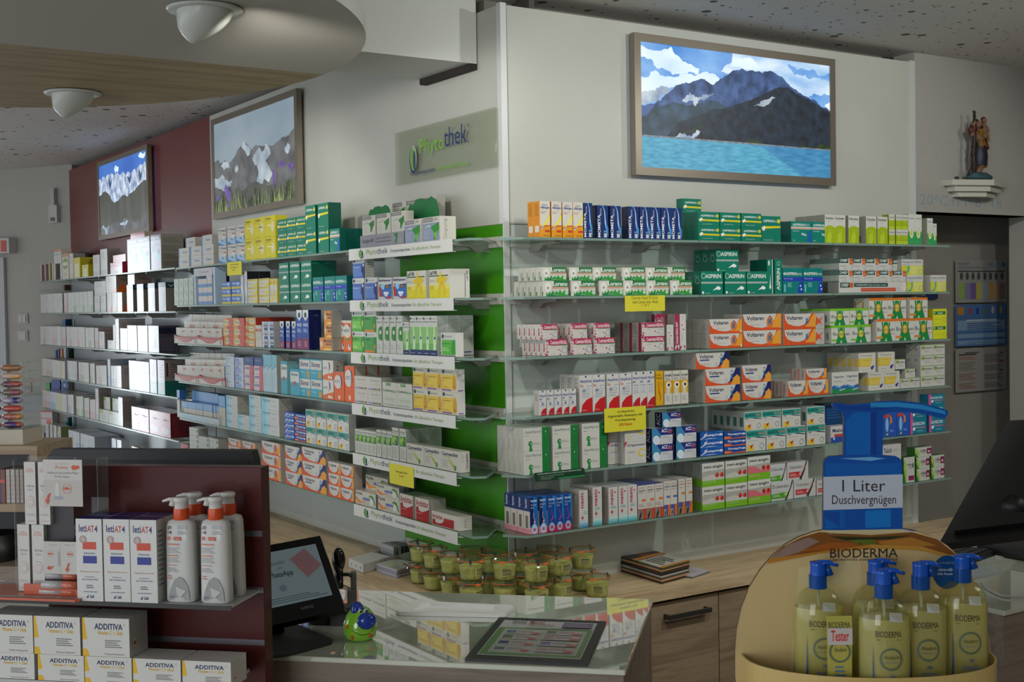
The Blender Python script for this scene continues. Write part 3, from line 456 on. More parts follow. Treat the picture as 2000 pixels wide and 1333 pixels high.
thom|flat blue headache tablet carton|1f5ab0|123a70|1f4a90|.04|p c8d0d8 30,100 24,40 0,20 0,4 40,20 100,4 100,0 0,0;p 2a78c8 60,100 100,100 100,80;T 16 34 80 74 e8eef4 Thomapyrin;e 90 54 9 16 d8e0e8;r 0 0 100 10 2a6ac0|
thomi|flat blue orange headache tablet carton|1f4a98|123a70|1f4a90|.04|p d8643a 0,40 30,36 40,10 100,20 100,0 0,0;T 16 44 80 82 e8eef4 Thomapyrin;e 90 60 9 14 c8d8e8;t 4 16 26 30 f0d8c8 Intensiv|
ibuh|white turquoise ibuprofen carton|cfcfc8|a8aaa4||.030|r 2 66 98 96 2a9a8a;T 6 74 64 90 173f50 IbuHEXAL;t 66 76 94 90 d8605a akut;p 1f2a50 40,64 98,56 98,60 60,66;T 6 58 24 65 2a3a4a 400;p e0c034 6,2 6,22 14,30 30,30 38,20 38,2;p b82030 20,24 40,34 32,22 26,10;o 80 22 14 6a7080;l 10 48 60 52 1 b0b0a8|r 30 20 80 70 3a6a60
maal|white red blue antacid carton|ccccc8|a8a8a8||.04|p 2a50a8 0,0 0,30 60,40 100,20 100,0;r 20 34 100 50 c04a3c;T 10 62 90 84 2a2a60 Maaloxan;c 18 24 8 d8e0e8|
blue|dark blue tall carton|16406e|12305a||.05|l 10 60 90 90 4 2a5a90;l 10 20 60 40 3 2a5a90|
kiji|blue stomach spray carton with orange flame|2a5ab8|1f3f80||.04|p e08a3c 50,50 70,60 66,80 50,90 56,70;r 4 80 50 94 c04a3c;e 30 50 12 30 8ac0e8;l 50 20 80 30 2 8ab0e0;p c0d860 20,10 40,16 34,4|
gavi|teal reflux sachet carton|1a7f98|12607a||.04|p d85a9a 0,100 0,0 16,0 10,40 20,100;T 12 56 86 78 e8f0f4 GAVISCON;t 30 36 90 50 e8a0b8 Advance;e 22 34 8 12 e8f0f4;p c02850 86,40 96,50 94,20;l 40 14 80 24 2 8ac8d8|
hysl|blue nose spray carton with light pink foot|1f6ab8|c8c4bc||.033|p 12285a 0,100 40,100 44,60 64,40 50,18 0,24;r 0 0 100 18 d8909a;e 55 14 36 14 b8d0e8;c 55 12 5 b070a0;T 12 86 88 95 d8e4f0 hysan;t 12 76 80 83 b8cce0 Schnupfen;t 12 68 50 74 b8cce0 spray;p d8a8c8 44,62 50,54 46,48 60,40 70,34 66,28 56,32 50,28 44,30 50,36 60,36 40,46 42,54|r 0 62 100 100 16306a;r 30 16 70 50 7a6a5a;r 0 0 100 14 d8909a;V 20 70 60 96 c8d4e4 hysan
hysc|blue nose spray carton with cerise foot|1a4a98|c8c4bc||.033|p 2a80c8 60,100 100,100 100,30 80,40 84,70;r 0 0 100 16 b82860;e 50 14 34 12 a8b8d0;c 50 13 5 b84a70;T 12 86 88 95 d8e4f0 hysan;t 12 76 80 83 b8cce0 Schnupfen;t 12 68 50 74 b8cce0 spray;p c03a8a 40,66 54,52 70,40 60,34 40,30 30,32 56,38 60,44 44,56|r 0 62 100 100 16306a;r 0 0 100 14 b82860
nasi|white nose spray carton with red cross|d0d0cc|b0a8a0||.038|r 0 0 100 6 5ab0b8;r 0 6 100 12 8accd0;r 0 12 100 18 bcdcd8;V 14 52 50 96 b82850 nasic;r 22 30 50 33.5 c03048;r 32.5 25.5 39.5 38 c03048;l 60 84 78 92 1 b82850;l 20 42 80 50 2 6aa8a8|o 50 80 10 8a7a78;l 20 20 80 60 5 a8a098
nasd|white blue nose spray carton with red cross|d0d0cc|b0a8a0||.038|r 0 0 100 6 5a98c8;r 0 6 100 12 8ab8d8;r 0 12 100 18 bcd0dc;V 14 52 50 96 b82850 nasic;r 22 24 50 27.5 c03048;r 32.5 19.5 39.5 32 c03048;l 50 36 90 46 2 8aa8b8|o 50 80 10 8a7a78;l 20 20 80 60 5 a8a098
nase|white nasal spray carton with orange foot|cecac2|a8a49c|3a4aa0|.036|r 0 0 62 30 8a8078;p 3a2c28 10,0 20,14 46,26 40,10 24,0;r 62 0 100 30 c84a28;r 0 28 100 30 a83028;T 14 82 90 87 6a4a3a NasenDuo;t 14 76 70 80 6a5a50 Nasenspray;r 46 52 90 59 d87a3a;l 10 36 80 48 3 b89a88;l 14 92 80 95 1 a86a50|
nasb|white nasal spray carton with blue orange foot|cecac2|a8a49c||.036|r 0 0 100 32 4a5aa8;r 0 0 40 20 a89c90;p 3a2c28 10,0 16,12 34,18 30,6;r 62 0 100 32 d8702c;T 14 82 90 88 5a6a90 NasenGel;t 14 74 70 79 8a7a70 Nasengel;r 40 52 96 58 5a6ab0;l 14 92 80 95 1 a86a50|
naso|white nasal spray carton with orange flag|cecac2|a8a49c||.036|r 0 20 100 34 4a5aa8;r 0 0 64 20 8a8078;p 2a2424 10,0 20,14 46,20 40,6 24,0;r 62 0 100 34 d8702c;T 14 82 90 88 c87a50 NasenSpray;t 14 74 70 79 c89a80 Kinder;r 46 56 96 62 d87a3a;l 14 92 80 95 1 a86a50|
neoa|grey green throat lozenge carton|b0b0a8|8a8c84||.038|r 0 0 100 26 7ab82a;p c8c8c0 0,40 40,50 100,30 100,26 0,26;p d4d4cc 0,62 100,70 100,100 0,100;T 8 74 92 90 1c2e34 neo-angin;c 66 46 10 c8281c;c 88 46 10 c8281c;c 63 50 3 e88a80;c 85 50 3 e88a80;t 4 14 60 24 b8d890 ZUCKERFREI;l 6 64 40 68 1 a8a8a0|r 0 0 100 34 6a9a2c;r 60 60 70 90 6a6a64
neor|grey red green cherry lozenge carton|b0b0a8|8a8c84||.038|r 0 0 100 30 7ab82a;p d8707a 0,30 0,60 30,58 60,40 100,50 100,30;p d4d4cc 0,64 100,70 100,100 0,100;T 8 74 92 90 1c2e34 neo-angin;c 70 50 10 c8281c;c 90 50 10 c8281c;t 6 14 50 24 e0c0a0 KIRSCHE|r 0 0 100 34 6a9a2c
dobg|white green throat spray carton|c8cac8|a8aaa8||.035|p 5aa03a 0,10 0,34 60,40 76,20 60,8;p a8d080 56,30 72,44 84,24 66,14;p 3a3a3a 70,0 90,60 100,100 94,100 84,56 60,0;t 6 64 78 82 5a5a5a Dobendan;l 10 46 50 52 1 a8b8a0;l 6 20 40 32 2 c8e0b0|
dobr|white red throat lozenge carton|c8c8c6|b02a2a||.035|r 8 16 66 46 c03030;p e0a0a0 54,30 64,52 76,36 66,18;p 3a3a3a 66,0 84,50 96,100 90,100 78,56 56,6;t 12 64 66 82 5a5a5a Dobendan;t 67 64 90 80 d88a8a Direkt;l 12 24 50 40 3 e0b0b0|
talc|large white antacid carton|ccccc8|a8a8a4||.045|T 6 80 48 92 3a4a50 Talcid;t 54 81 84 88 8a9094 LIQUID;l 8 60 70 70 2 a8b0b4|
left|white green tall chewable carton|cccdc4|2a5a20|2a5a20|.035|p 3a8a2a 0,100 22,0 0,0;p a8c860 10,100 30,40 22,0 0,60;T 30 66 74 76 3a5a3a Lefax;t 46 54 80 62 b03060 extra;r 44 8 96 26 8a2a5a;e 84 66 8 10 5a6a5a|
lefa|white green magenta chewable carton|cccdc4|2a5a20|2a5a20|.036|p 3a8a2a 0,100 20,0 0,0;p a8c860 8,100 28,40 20,0 0,60;T 32 52 72 78 3a5a3a Lefax;t 40 34 68 48 b03060 extra;r 72 26 100 84 8a2a5a;e 86 50 8 12 d8b0c0|
''')
prod('''
gint|long grey display tray|8e8e96|2a6a4a||.09|T 4 34 32 72 3a3c46 Gingium®;t 36 60 72 78 3a3c46 Starkes Gedächtnis.;t 36 34 72 52 3a3c46 Gute Konzentration.;p 1f7a34 77,90 87,90 86,70 84,20 80,16 82,60;o 92 34 16 b8b0b8;l 74 10 86 16 1 8a6a80|
ging|white grey carton with green leaf|c4c2b8|b0aea4||.03|r 0 80 72 97 7a7a76;t 6 83 66 94 c8c8c0 Gingium;p 2a7a30 50,58 90,76 92,50 80,34 70,14 62,16 64,40;p 8a9a8a 10,58 40,66 54,60 40,62 12,55;o 88 14 8 a0a8b8;l 8 14 44 44 5 b8b6ae|
ginb|white blue grey carton with big leaf|c8c6bc|cccac0||.055|r 0 80 58 97 7a7a76;t 4 83 54 94 c8c8c0 Gingium;t 60 83 86 95 5a5a5c 240;r 0 0 96 76 8a94ac;p 2a8a30 44,58 92,76 94,50 84,30 70,6 60,8 64,36;p 6ab83a 62,30 84,44 78,20 68,10;p b8c8c0 8,58 36,68 50,60 34,60;l 6 12 40 50 6 a0a8bc|v 20 10 50 78 8a8a84 Gingium;t 24 80 46 90 5a5a58 240
bluh|white carton with blue head silhouette|c8cac8|bcbcb4||.035|r 0 0 82 76 4a6ab0;r 0 10 82 60 5a80c0;e 12 88 8 9 173a50;t 26 84 76 92 7a8a90 Bionorica;p 1c2a6a 84,0 80,22 70,34 72,52 78,70 92,80 100,78 100,0;e 88 66 5 8 d8e4f0;t 4 50 60 62 c8d4e8 Allunapret|l 20 10 60 90 6 9a9a94
bald|white blue sleep tablet carton with red figure|ccccc8|b8b8b0||.03|p 2a6ab8 24,64 100,72 100,8 60,4 20,20 10,40;e 34 60 12 14 8ac8e8;r 52 52 88 68 2a2a34;l 55 55 84 66 2 c89a50;p b02a30 2,56 12,66 24,40 30,14 6,14;c 14 68 5 3a2420;e 50 30 12 7 e0e8f0;e 68 30 10 6 e0e8f0;e 58 20 12 6 d0dcec;r 64 4 90 16 c0303a;T 4 80 92 94 26306a Baldriparan|
laif|white yellow carton with yellow flower|ccccbe|d0cec6||.07|r 0 0 100 32 d8cc1c;r 0 32 100 44 dcd450;r 0 44 100 52 d8d490;r 0 76 94 80 2a5a30;T 3 82 40 96 2a2a2a Laif 900;p d8bc14 56,98 64,72 78,78 90,66 82,58 76,50 82,20 74,10 62,44 48,8 40,16 50,52 36,56 34,70 48,72;p c8a80c 60,60 66,52 62,46 56,52;r 4 32 22 44 c8b010;l 4 58 30 66 3 a0a090|r 76 4 79 84 2a5a30;V 84 60 92 94 3a3a3a LAIF 900
gree|white green head silhouette carton|c8cac2|b8bab0||.03|r 0 0 84 76 5aa84a;r 0 14 84 50 7ac050;e 12 88 7 9 173a40;t 24 84 76 92 7a8a80 Bionorica;p 2a8a3a 84,0 80,20 70,34 72,56 82,74 96,78 100,74 100,0;e 86 40 7 16 a8c850;t 4 58 50 70 2a5a3a Sinupret;l 6 20 46 34 3 b8d8a0|
gren|white green orange head silhouette carton|c8cac2|b8bab0||.03|r 0 0 84 76 4a9a4a;r 0 0 90 12 d8843a;e 12 88 7 9 173a40;t 24 84 76 92 7a8a80 Bionorica;p 2a8a3a 84,0 80,20 70,34 72,56 82,74 96,78 100,74 100,0;e 84 30 6 12 d8843a;t 4 58 46 70 2a5a3a Sinupret|
sinu|slim white carton with green head|c8cac2|b0b2aa||.04|p 4a9a3a 30,64 60,72 96,70 96,34 50,34 24,40;p 2a7a2a 50,70 96,72 98,36 70,36 44,50;e 66 56 14 6 d8e8c0;e 14 93 9 3.6 173a40;t 8 80 84 86 2a5a3a Sinupret;l 26 92 90 95 1 8a8a80;l 10 12 70 26 3 a8b0a0|
bron|slim white green carton with navy foot|c8cac2|b8b8b4||.042|r 0 14 100 40 6ab05a;r 0 30 100 72 8ac070;r 0 0 100 14 1c2f62;p c8e0b8 46,40 54,62 50,78 66,74 72,52 84,40 80,14 44,14;c 66 44 4 2a3a70;e 12 93 9 3.6 173a40;t 6 82 90 87 2a5a3a Bronchipret;l 26 92 90 95 1 8a8a80;l 14 4 80 9 1 8a94b8|l 10 40 90 92 14 9a9c9c;r 20 6 80 9 2a3a80
tons|small white green tonsil tablet carton|c8cac2|d0d0ca||.028|r 6 6 86 70 5ab040;r 0 0 100 5 7a6a8a;e 14 84 8 9 173a40;t 28 80 74 90 7a8a80 Bionorica;p 2a9a2a 74,10 70,34 78,66 96,72 100,64 100,8;t 10 50 60 58 1f4a2a Tonsipret;l 10 24 60 40 3 a8d890|
aqua|white carton with grey lettering and colour dots|c4c2b8|b0aea4|bcbab0|.045|t 18 66 86 84 7a7a74 Aqualibra;l 30 46 90 52 2 a8a69c;r 4 8 30 20 9a8ac8;r 34 8 42 20 5a6a30;r 46 8 54 20 6a3a3a;r 58 8 66 20 4a6a50;r 70 8 78 20 7a7a30;r 82 8 92 20 7a3040|t 20 72 70 88 8a8a80 Aqualibra
cyst|white carton with green bars and lettering|c8c8bc|b4b2a8|b8b6ac|.045|r 24 86 29 98 4a8a3a;r 31 86 36 98 4a8a3a;r 38 86 43 98 4a8a3a;r 45 86 50 98 4a8a3a;r 52 86 57 98 4a8a3a;T 4 60 62 72 2a6a3a Cystinol;t 63 60 96 72 4a9a3a akut;e 50 32 36 9 9ab88a;e 50 32 33 7.5 c8c8bc;t 22 29 78 35 4a8a3a •ARCTIUVA•;l 6 8 90 16 2 a0a094|
cane|white yellow bladder tablet carton|ccc8b4|ccc9c4||.028|r 0 12 86 74 d8b838;r 10 14 80 60 dcc048;p c8981c 76,10 72,30 74,60 84,80 92,74 98,50 98,20 88,6;r 0 4 66 11 8a5a9a;c 84 22 4 8a2a50;e 12 88 8 9 173a30;t 26 84 76 92 7a8a84 Bionorica;t 4 56 60 64 7a5a1c Canephron;t 4 46 20 51 7a5a90 Uno;l 10 18 50 24 2 b8942c|r 14 4 80 9 7a4a98
iber|slim white green belly drop carton|c4c6ba|b8bab0||.034|r 8 50 94 78 2a6a2a;e 42 64 32 13 8ac048;e 56 60 12 7 2a6a2a;r 34 62 54 66 8ac048;t 4 86 92 93 3a4a3a Iberogast;r 4 83 90 84 3a4a3a;l 10 10 90 44 8 a0a296|
ibel|tall white green belly drop carton|c4c6ba|aab0a4||.043|r 8 46 94 76 2a6a2a;e 42 62 32 13 8ac048;e 56 58 12 7 2a6a2a;r 34 60 54 64 8ac048;t 4 86 92 93 3a4a3a Iberogast;r 4 83 90 84 3a4a3a;l 10 8 90 42 8 a0a296|l 8 8 92 96 18 8a9088
carm|white carton with green pearl streak|c4c2b4|c8c6bc||.034|p c0c088 28,72 38,70 72,30 58,22;p a0b050 40,58 50,52 74,28 62,20;c 74 18 12 2a5a2a;c 72 18 8 6aa048;T 6 72 90 90 262a5a Carmenthin;t 6 64 56 69 8aa04a bei Blähungen;l 6 20 42 56 7 a8a698|V 60 14 84 90 4a4a6a Carmenthin;l 20 50 40 90 5 a8a69c
kytt|white orange rheumatism ointment carton|c8c4b4|8a8c90|b8b4a4|.034|p d85a1c 2,56 16,34 36,24 60,44 40,22 20,8 8,16 2,36;p e8a040 4,40 20,24 44,34 24,14 8,24;T 3 66 34 94 2c2a30 Kytta;r 36 40 70 56 24489a;t 38 43 68 53 b8c8e8 Schmerzsalbe;p 3f8a2c 62,60 74,86 88,78 98,20 94,20 84,60 74,72;e 79 36 9 24 c8c8c0;e 79 36 7.5 21 dcdcd4;l 40 12 66 26 2 a8a698|v 30 20 60 80 3a4a70 Kytta;r 64 10 78 90 24589a
anti|white red vein tablet carton|ccc8be|c0beb2|bcb8ae|.06|p a81818 4,62 20,46 50,40 100,58 100,0 4,0;e 52 70 46 26 ccc8be;T 4 64 96 92 a02020 Antistax;p a01c1c 8,40 12,62 22,62 26,42 18,34;l 10 32 50 38 1 d88a80;l 10 8 60 16 2 c04a44|
antw|wide white red vein balm carton|ccc8be|c8c6bc|bcb8ae|.045|r 2 4 82 66 a81818;e 24 60 22 42 ccc8be;T 2 50 42 82 a02020 Antistax;p a01c1c 4,24 8,44 14,40 12,22;t 50 60 66 68 d8a8a0 Frisch-Gel;l 50 44 76 54 2 b83a34|l 40 20 60 80 3 a0a098
''')
prod('''
trau|small white pale blue carton|c8c8c4|a8a49c||.05|r 0 0 12 100 8ab0d8;r 22 24 90 80 d0c0a8;r 25 28 87 76 c8c8c4;T 32 40 80 68 4a6a9a Traumeel;r 22 8 90 16 d8b8a0|
lipp|white blue airplane nose oil carton|c8c4bc|a8a6a0||.04|p 3a7ab0 0,44 20,30 50,34 80,22 100,46 100,0 0,0;p 9ac0e0 0,44 30,36 60,20 90,36 100,0 50,6 0,20;T 6 82 40 92 5a6a90 Lippe;T 44 78 96 90 3a4a80 Nasal;r 62 56 92 63 c04a40;l 8 66 60 74 2 a8a8a8;e 70 46 20 5 d8dce0|
citr|yellow white swoosh carton|d2c61c|c8bc1a|b8a828|.05|p d8d4b0 60,80 86,66 90,40 72,20 56,40 66,60;p 2a8a98 50,40 60,30 58,34;p e8e4c0 0,50 40,60 90,50 60,56 20,54;T 6 84 60 93 3a3a20 Cetirizin;t 6 76 50 81 6a6420 ratiopharm;l 10 4 60 8 1 8a8420|
cwht|plain white carton with grey print|cfcfca|8c8680||.10|l 10 70 80 90 4 b8b8b4;l 10 10 60 30 4 c4c4c0|
thin|thin plain white upright carton|d2d2ce|a49a96||.14|l 20 20 60 80 4 c4c4c2|l 10 60 90 90 6 7a706c
thiy|thin cream carton with yellow front|d0ccb0|b0a050||.14|l 20 20 60 80 4 c4c4a2|
thig|thin pale green white carton|c8d0c4|8a9088||.14|r 0 0 100 36 a8c0a0;l 20 50 60 90 4 b4beb0|
thib|thin pale blue white carton|c8ced4|8a9098||.14|r 0 0 100 40 a0b8cc;l 20 50 60 90 4 b4bcc4|
thip|thin pale pink white carton|d4c8c8|9a8080||.14|r 0 0 100 40 d0b0b0;l 20 50 60 90 4 c4b4b4|
oliv|cream carton with green olive print|cfcac0|c8b078||.09|r 0 86 100 100 c88a6a;e 50 60 44 22 7a9a3a;r 14 52 86 66 d8d8c8;l 30 10 70 30 3 b8a070|r 0 0 100 40 c8b078;e 50 60 46 26 6a8a30;r 14 52 86 66 d8d0c0
orbx|white carton with orange cap band|cfcbc4|c8beb4||.06|r 0 80 100 100 c8805a;T 10 84 90 94 d8a890 ULTRA;r 0 60 100 66 7aa8b8|
yell|bright yellow carton with black lettering|d0c41c|b8aa10||.09|r 20 0 80 70 e0dcb0|V 50 55 80 90 2a2a10 olo
blac|black carton with yellow swirl|17130e|14110c||.06|o 40 70 12 c8b020|
whbo|white upright glossy carton|d0cecb|8a807a||.07|l 14 60 70 90 5 b0b0ae;r 0 0 100 20 c0c2c2|l 10 20 90 90 10 6a605a
redt|red white display tray|c8bfb8|a02038|a02038|.10|p b02a40 10,100 100,100 90,60 0,60;t 20 72 80 88 e0a0a8 ORAL;r 40 0 60 24 4a3a34|
redr|small red beige carton|b02a40|a89a8a|b8a898|.04|t 14 40 86 70 e0b0b0 ORAL-B|
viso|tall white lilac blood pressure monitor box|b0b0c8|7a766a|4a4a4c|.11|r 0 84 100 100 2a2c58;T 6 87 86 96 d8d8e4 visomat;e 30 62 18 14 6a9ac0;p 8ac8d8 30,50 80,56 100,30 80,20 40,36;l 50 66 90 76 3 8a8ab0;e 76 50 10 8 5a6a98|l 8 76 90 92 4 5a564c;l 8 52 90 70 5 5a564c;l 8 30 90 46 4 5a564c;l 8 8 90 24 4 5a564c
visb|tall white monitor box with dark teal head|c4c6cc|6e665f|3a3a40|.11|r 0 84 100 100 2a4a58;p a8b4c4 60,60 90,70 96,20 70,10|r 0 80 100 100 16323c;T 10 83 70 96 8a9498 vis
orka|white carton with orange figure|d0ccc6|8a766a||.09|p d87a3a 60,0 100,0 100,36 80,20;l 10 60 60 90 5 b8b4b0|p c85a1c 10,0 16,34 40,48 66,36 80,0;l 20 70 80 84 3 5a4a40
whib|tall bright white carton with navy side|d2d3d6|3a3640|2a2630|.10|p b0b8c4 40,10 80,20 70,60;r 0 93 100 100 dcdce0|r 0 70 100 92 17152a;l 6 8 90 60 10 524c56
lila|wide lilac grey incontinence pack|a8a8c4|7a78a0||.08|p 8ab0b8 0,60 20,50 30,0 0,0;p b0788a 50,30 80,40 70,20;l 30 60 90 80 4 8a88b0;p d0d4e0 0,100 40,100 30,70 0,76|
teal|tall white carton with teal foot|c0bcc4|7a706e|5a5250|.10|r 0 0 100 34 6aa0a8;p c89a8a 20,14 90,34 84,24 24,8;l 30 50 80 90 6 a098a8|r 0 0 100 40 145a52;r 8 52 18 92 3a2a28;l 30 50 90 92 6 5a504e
gbox|grey white lime carton|bcc0b4|6a7048||.06|r 0 70 40 100 8aa030;l 20 20 80 60 6 a0a498|
pink|large pink red supplement carton|b8707a|5e1820|8a2a34|.10|T 10 82 84 92 d8b8bc femibion;p d8c0c0 0,74 30,76 70,62 96,66 70,66 30,72;e 40 26 24 16 c8a8a4;e 70 24 18 14 a8b8c4;l 10 46 80 56 3 c8a0a4|l 10 10 90 90 9 6e2830
wgre|small white green side label carton|c4c6be|9a9c90||.045|r 78 20 96 76 2a8a5a;l 10 30 66 70 4 a0a89c|
grsm|small pale green white carton|bcc8bc|a8b0a4||.035|r 30 6 100 50 a8bca8;l 14 40 80 80 4 9aa89a|
wbsm|small white carton with blue foot|c8ccd0|9aa0a8||.035|r 0 0 100 40 5a88b8;r 14 50 86 90 d0bcae|
blub|dark blue small carton|2a4a80|1c2c50||.04|l 10 50 80 80 3 6a8ab8|
whbl|small white blue carton|ccd0d4|a8acb4||.04|r 0 0 14 100 3a68b0;l 20 30 80 70 4 90a4c0|
byel|blue yellow striped carton|3a6ab8|2a4a80||.035|r 0 0 100 30 c8b83a;p 9ac0e8 60,90 90,80 80,40 60,50;T 6 62 60 84 d8e0f0 Nasic|
blkw|tall glossy white carton with black side|ccd0d4|1c1c20|2a2a2c|.05|l 20 60 70 90 4 9aa0a8;p 8a98a8 0,0 60,10 30,40|
ywht|white yellow swoosh tablet carton|cac8b8|c0b038||.04|r 0 76 90 96 d0b828;T 6 80 40 92 6a5a20 ACC;p d8c84a 50,30 100,50 100,10 70,4;l 10 30 50 60 3 a8a698|
aspg|tall green painkiller carton with silver band|0f7a62|0a5a48|0c6450|.05|T 8 74 92 88 e0e8e2 ASPIRIN;r 0 48 100 55 9aa8a0;e 62 26 16 8 e8f0ec;p d0dcd4 30,16 60,20 62,30|r 10 84 60 88 1f8a70
trio|thin white tube carton|cac6bc|a8a49a||.028|l 16 40 84 90 6 b0a898;r 0 92 100 100 d0ccc4|
tris|thin white red tube carton|c8c2b8|a8a49a||.028|r 10 70 90 84 b8604a;l 16 30 84 66 4 b0a898|
heat|red yellow heat patch carton|c8705a|9a3024|a83428|.05|r 0 0 40 100 d0a060;p c8503c 40,0 100,0 100,100 50,100;e 36 50 26 30 d8c88a;T 14 44 74 66 5a6a90 Thermacare;l 14 20 70 30 2 e0c0a0|
heay|yellow orange heat patch carton|c89a50|a03024|b03828|.05|p c85a34 0,0 50,0 30,40 0,60;e 60 50 30 30 d8cc98;T 22 44 84 66 4a6a9a Thermacare;c 88 70 8 5a8ac0|
dolo|blue white tablet carton|9fb4c8|a8a4a0||.04|r 0 0 36 100 c8ccd0;T 40 44 92 70 1c3060 Dolormin;r 36 0 100 30 2a4a80;l 6 40 30 80 4 c86a6a|
wick|blue white shield cough syrup carton|1f4a9c|101c50|0c1844|.05|p d8dad6 6,100 94,100 94,84 50,72 6,84;e 50 87 20 7 2a4a3a;T 10 58 90 66 d8e0f0 WICK;l 14 44 84 54 3 a8bce0;p 7a2a5a 0,0 0,26 50,30 100,26 100,0;l 30 8 70 22 4 c090b0|o 30 84 5 2a3a6a;t 46 84 80 88 6a7ab0 MediNait;l 30 30 80 74 12 1f2c66
muco|orange white cough lozenge carton|d08a3a|a8a69c||.04|p c8443a 0,40 20,50 14,20;e 14 50 10 24 d8c0b0;T 34 64 98 90 2a3464 Mucosol;T 50 42 98 60 2a3464 akut;p e8c070 20,0 60,20 100,10 100,0|
muci|orange white cough syrup carton|d8642c|c05a28|d0ccc4|.036|r 0 92 100 100 c8c8b8;e 46 66 52 22 ccccc0;p 24305e 40,92 80,84 98,66 84,50 92,66 76,80;T 4 62 76 72 2a3464 ACETYL;r 30 36 70 42 3a9a3a;e 70 14 16 10 d8d8d8;p 2a7a3a 60,40 80,44 70,36;e 72 18 6 6 3a4a5a|r 0 60 100 100 b8b0a4
mucr|white orange cough carton with blue arc|d0ccc4|a8a49c|c8c4bc|.04|p d86a34 0,0 0,20 60,34 100,40 100,0;p 2a3068 50,96 70,84 72,60 50,36 62,56 60,82;t 4 54 46 66 2a3464 ACETYL;e 60 14 10 8 e0d8d0;e 80 12 8 7 e0d8d0|l 30 20 60 80 4 6a6660
mucb|orange cough carton with blue arc|d8602c|c8521f|d0c8c0|.045|e 40 66 40 24 d0ccc4;p 2a3068 40,96 76,84 80,60 60,40 70,60 66,82;t 6 62 60 72 2a3464 ACETYL;e 50 12 10 8 e0c8b8|r 6 60 96 100 b8aca0
bpal|small white pale blue ointment carton|c4ccd0|3a6ab0|b0b8bc|.035|r 0 0 30 100 9ac0d8;T 12 60 60 80 5a7aa0 Panthenol;l 12 20 80 50 3 b0b8bc|
bpbl|small white mid blue ointment carton|b8c0d0|9a9a98|b0b8bc|.035|r 0 0 70 60 8aa0cc;r 8 60 46 84 5a6aa0;T 14 64 40 78 c8d0e0 Dexpan|
bpre|small white pink ointment carton|ccc0c0|a8a09c|b0b8bc|.035|r 60 0 100 100 c85a6a;r 8 50 56 76 4a5a90;T 14 54 50 70 c8d0e0 Dexpan|
ltbl|tall pale blue carton|a8c4cc|9a9c94|8ab0bc|.05|r 0 70 100 100 7ab4c4;v 30 16 60 50 8a9498 Sirup;p 6aa0b4 0,60 100,70 100,76 0,66|l 60 10 80 30 3 8a8a84
silo|turquoise cough syrup carton|3a9ab0|7aa0a4|4aa0b4|.05|r 0 50 100 90 c8ccc8;T 10 74 90 86 2a2a48 Silomat;c 50 46 8 b04a4a|T 10 76 90 88 2a2a48 Silomat;r 0 0 100 90 7ab0b8
sils|white turquoise cough lozenge carton|3a9eb4|2a8098|8ab8bc|.04|r 4 46 96 94 ccc8c0;T 10 60 84 86 2a2c60 Silomat;l 30 50 70 55 1 9a9a98;p c8903a 70,2 70,30 78,40 90,38 94,28 92,2;l 8 28 50 34 1 b0d8d8|
blth|thin white carton with blue cap|b8b4a4|8a8c8a|2a6aa8|.03|r 0 66 100 100 7aa8d8;r 0 62 100 66 3a78b8|r 0 66 100 100 2a62a0
beph|white blue wound ointment carton|c8ccca|a8a69c|b8b8b0|.055|r 0 0 26 100 8accdc;r 26 0 40 100 a8d4dc;T 10 66 52 86 4a6a88 Bepanthen;r 10 60 50 62 3a6a9a;t 58 70 86 80 8a9aa0 Wund-;l 56 30 90 44 2 b0b4b0|l 60 50 76 80 2 8a8884
''')
# ---------------------------------------------------------------- carton mesh + placing
_pm={}
def carton_mesh(name,w,h,d,side):
    k=name
    if k in _pm: return _pm[k]
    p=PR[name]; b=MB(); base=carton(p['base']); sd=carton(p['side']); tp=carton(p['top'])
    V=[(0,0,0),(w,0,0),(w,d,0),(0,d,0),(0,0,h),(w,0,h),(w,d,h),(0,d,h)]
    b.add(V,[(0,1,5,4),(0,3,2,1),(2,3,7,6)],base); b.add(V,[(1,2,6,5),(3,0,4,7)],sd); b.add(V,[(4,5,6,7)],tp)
    panel(b,p['ops'],w,h)
    if p['sops']:
        if side=='L': art(b,p['sops'],d,h,lambda u,v,e:(-e,d-u,v))
        else: art(b,p['sops'],d,h,lambda u,v,e:(w+e,u,v))
    me=b.mesh('carton_'+name); _pm[k]=(me,w,h,d); return _pm[k]
CART=[]; LAST=[0,0,0]
KW=['nose spray','nasal spray','eye drop','effervescent','spray','lozenge','syrup','gel','tablet','ointment','capsule','drop','allergy','stomach','pain','cold','antacid','reflux','throat','tube','thin','slim','carton with','plain','large','small','tall','wide']
def kindof(desc):
    for k in KW:
        if k in desc: return {'thin':'slim','carton with':'printed','plain':'white','pain':'painkiller'}.get(k,k).replace(' ','_')
    return 'medicine'
def shelf_top(z):
    c=[q for q in ZR[1:]+ZF[1:] if q>z+.05]
    return c
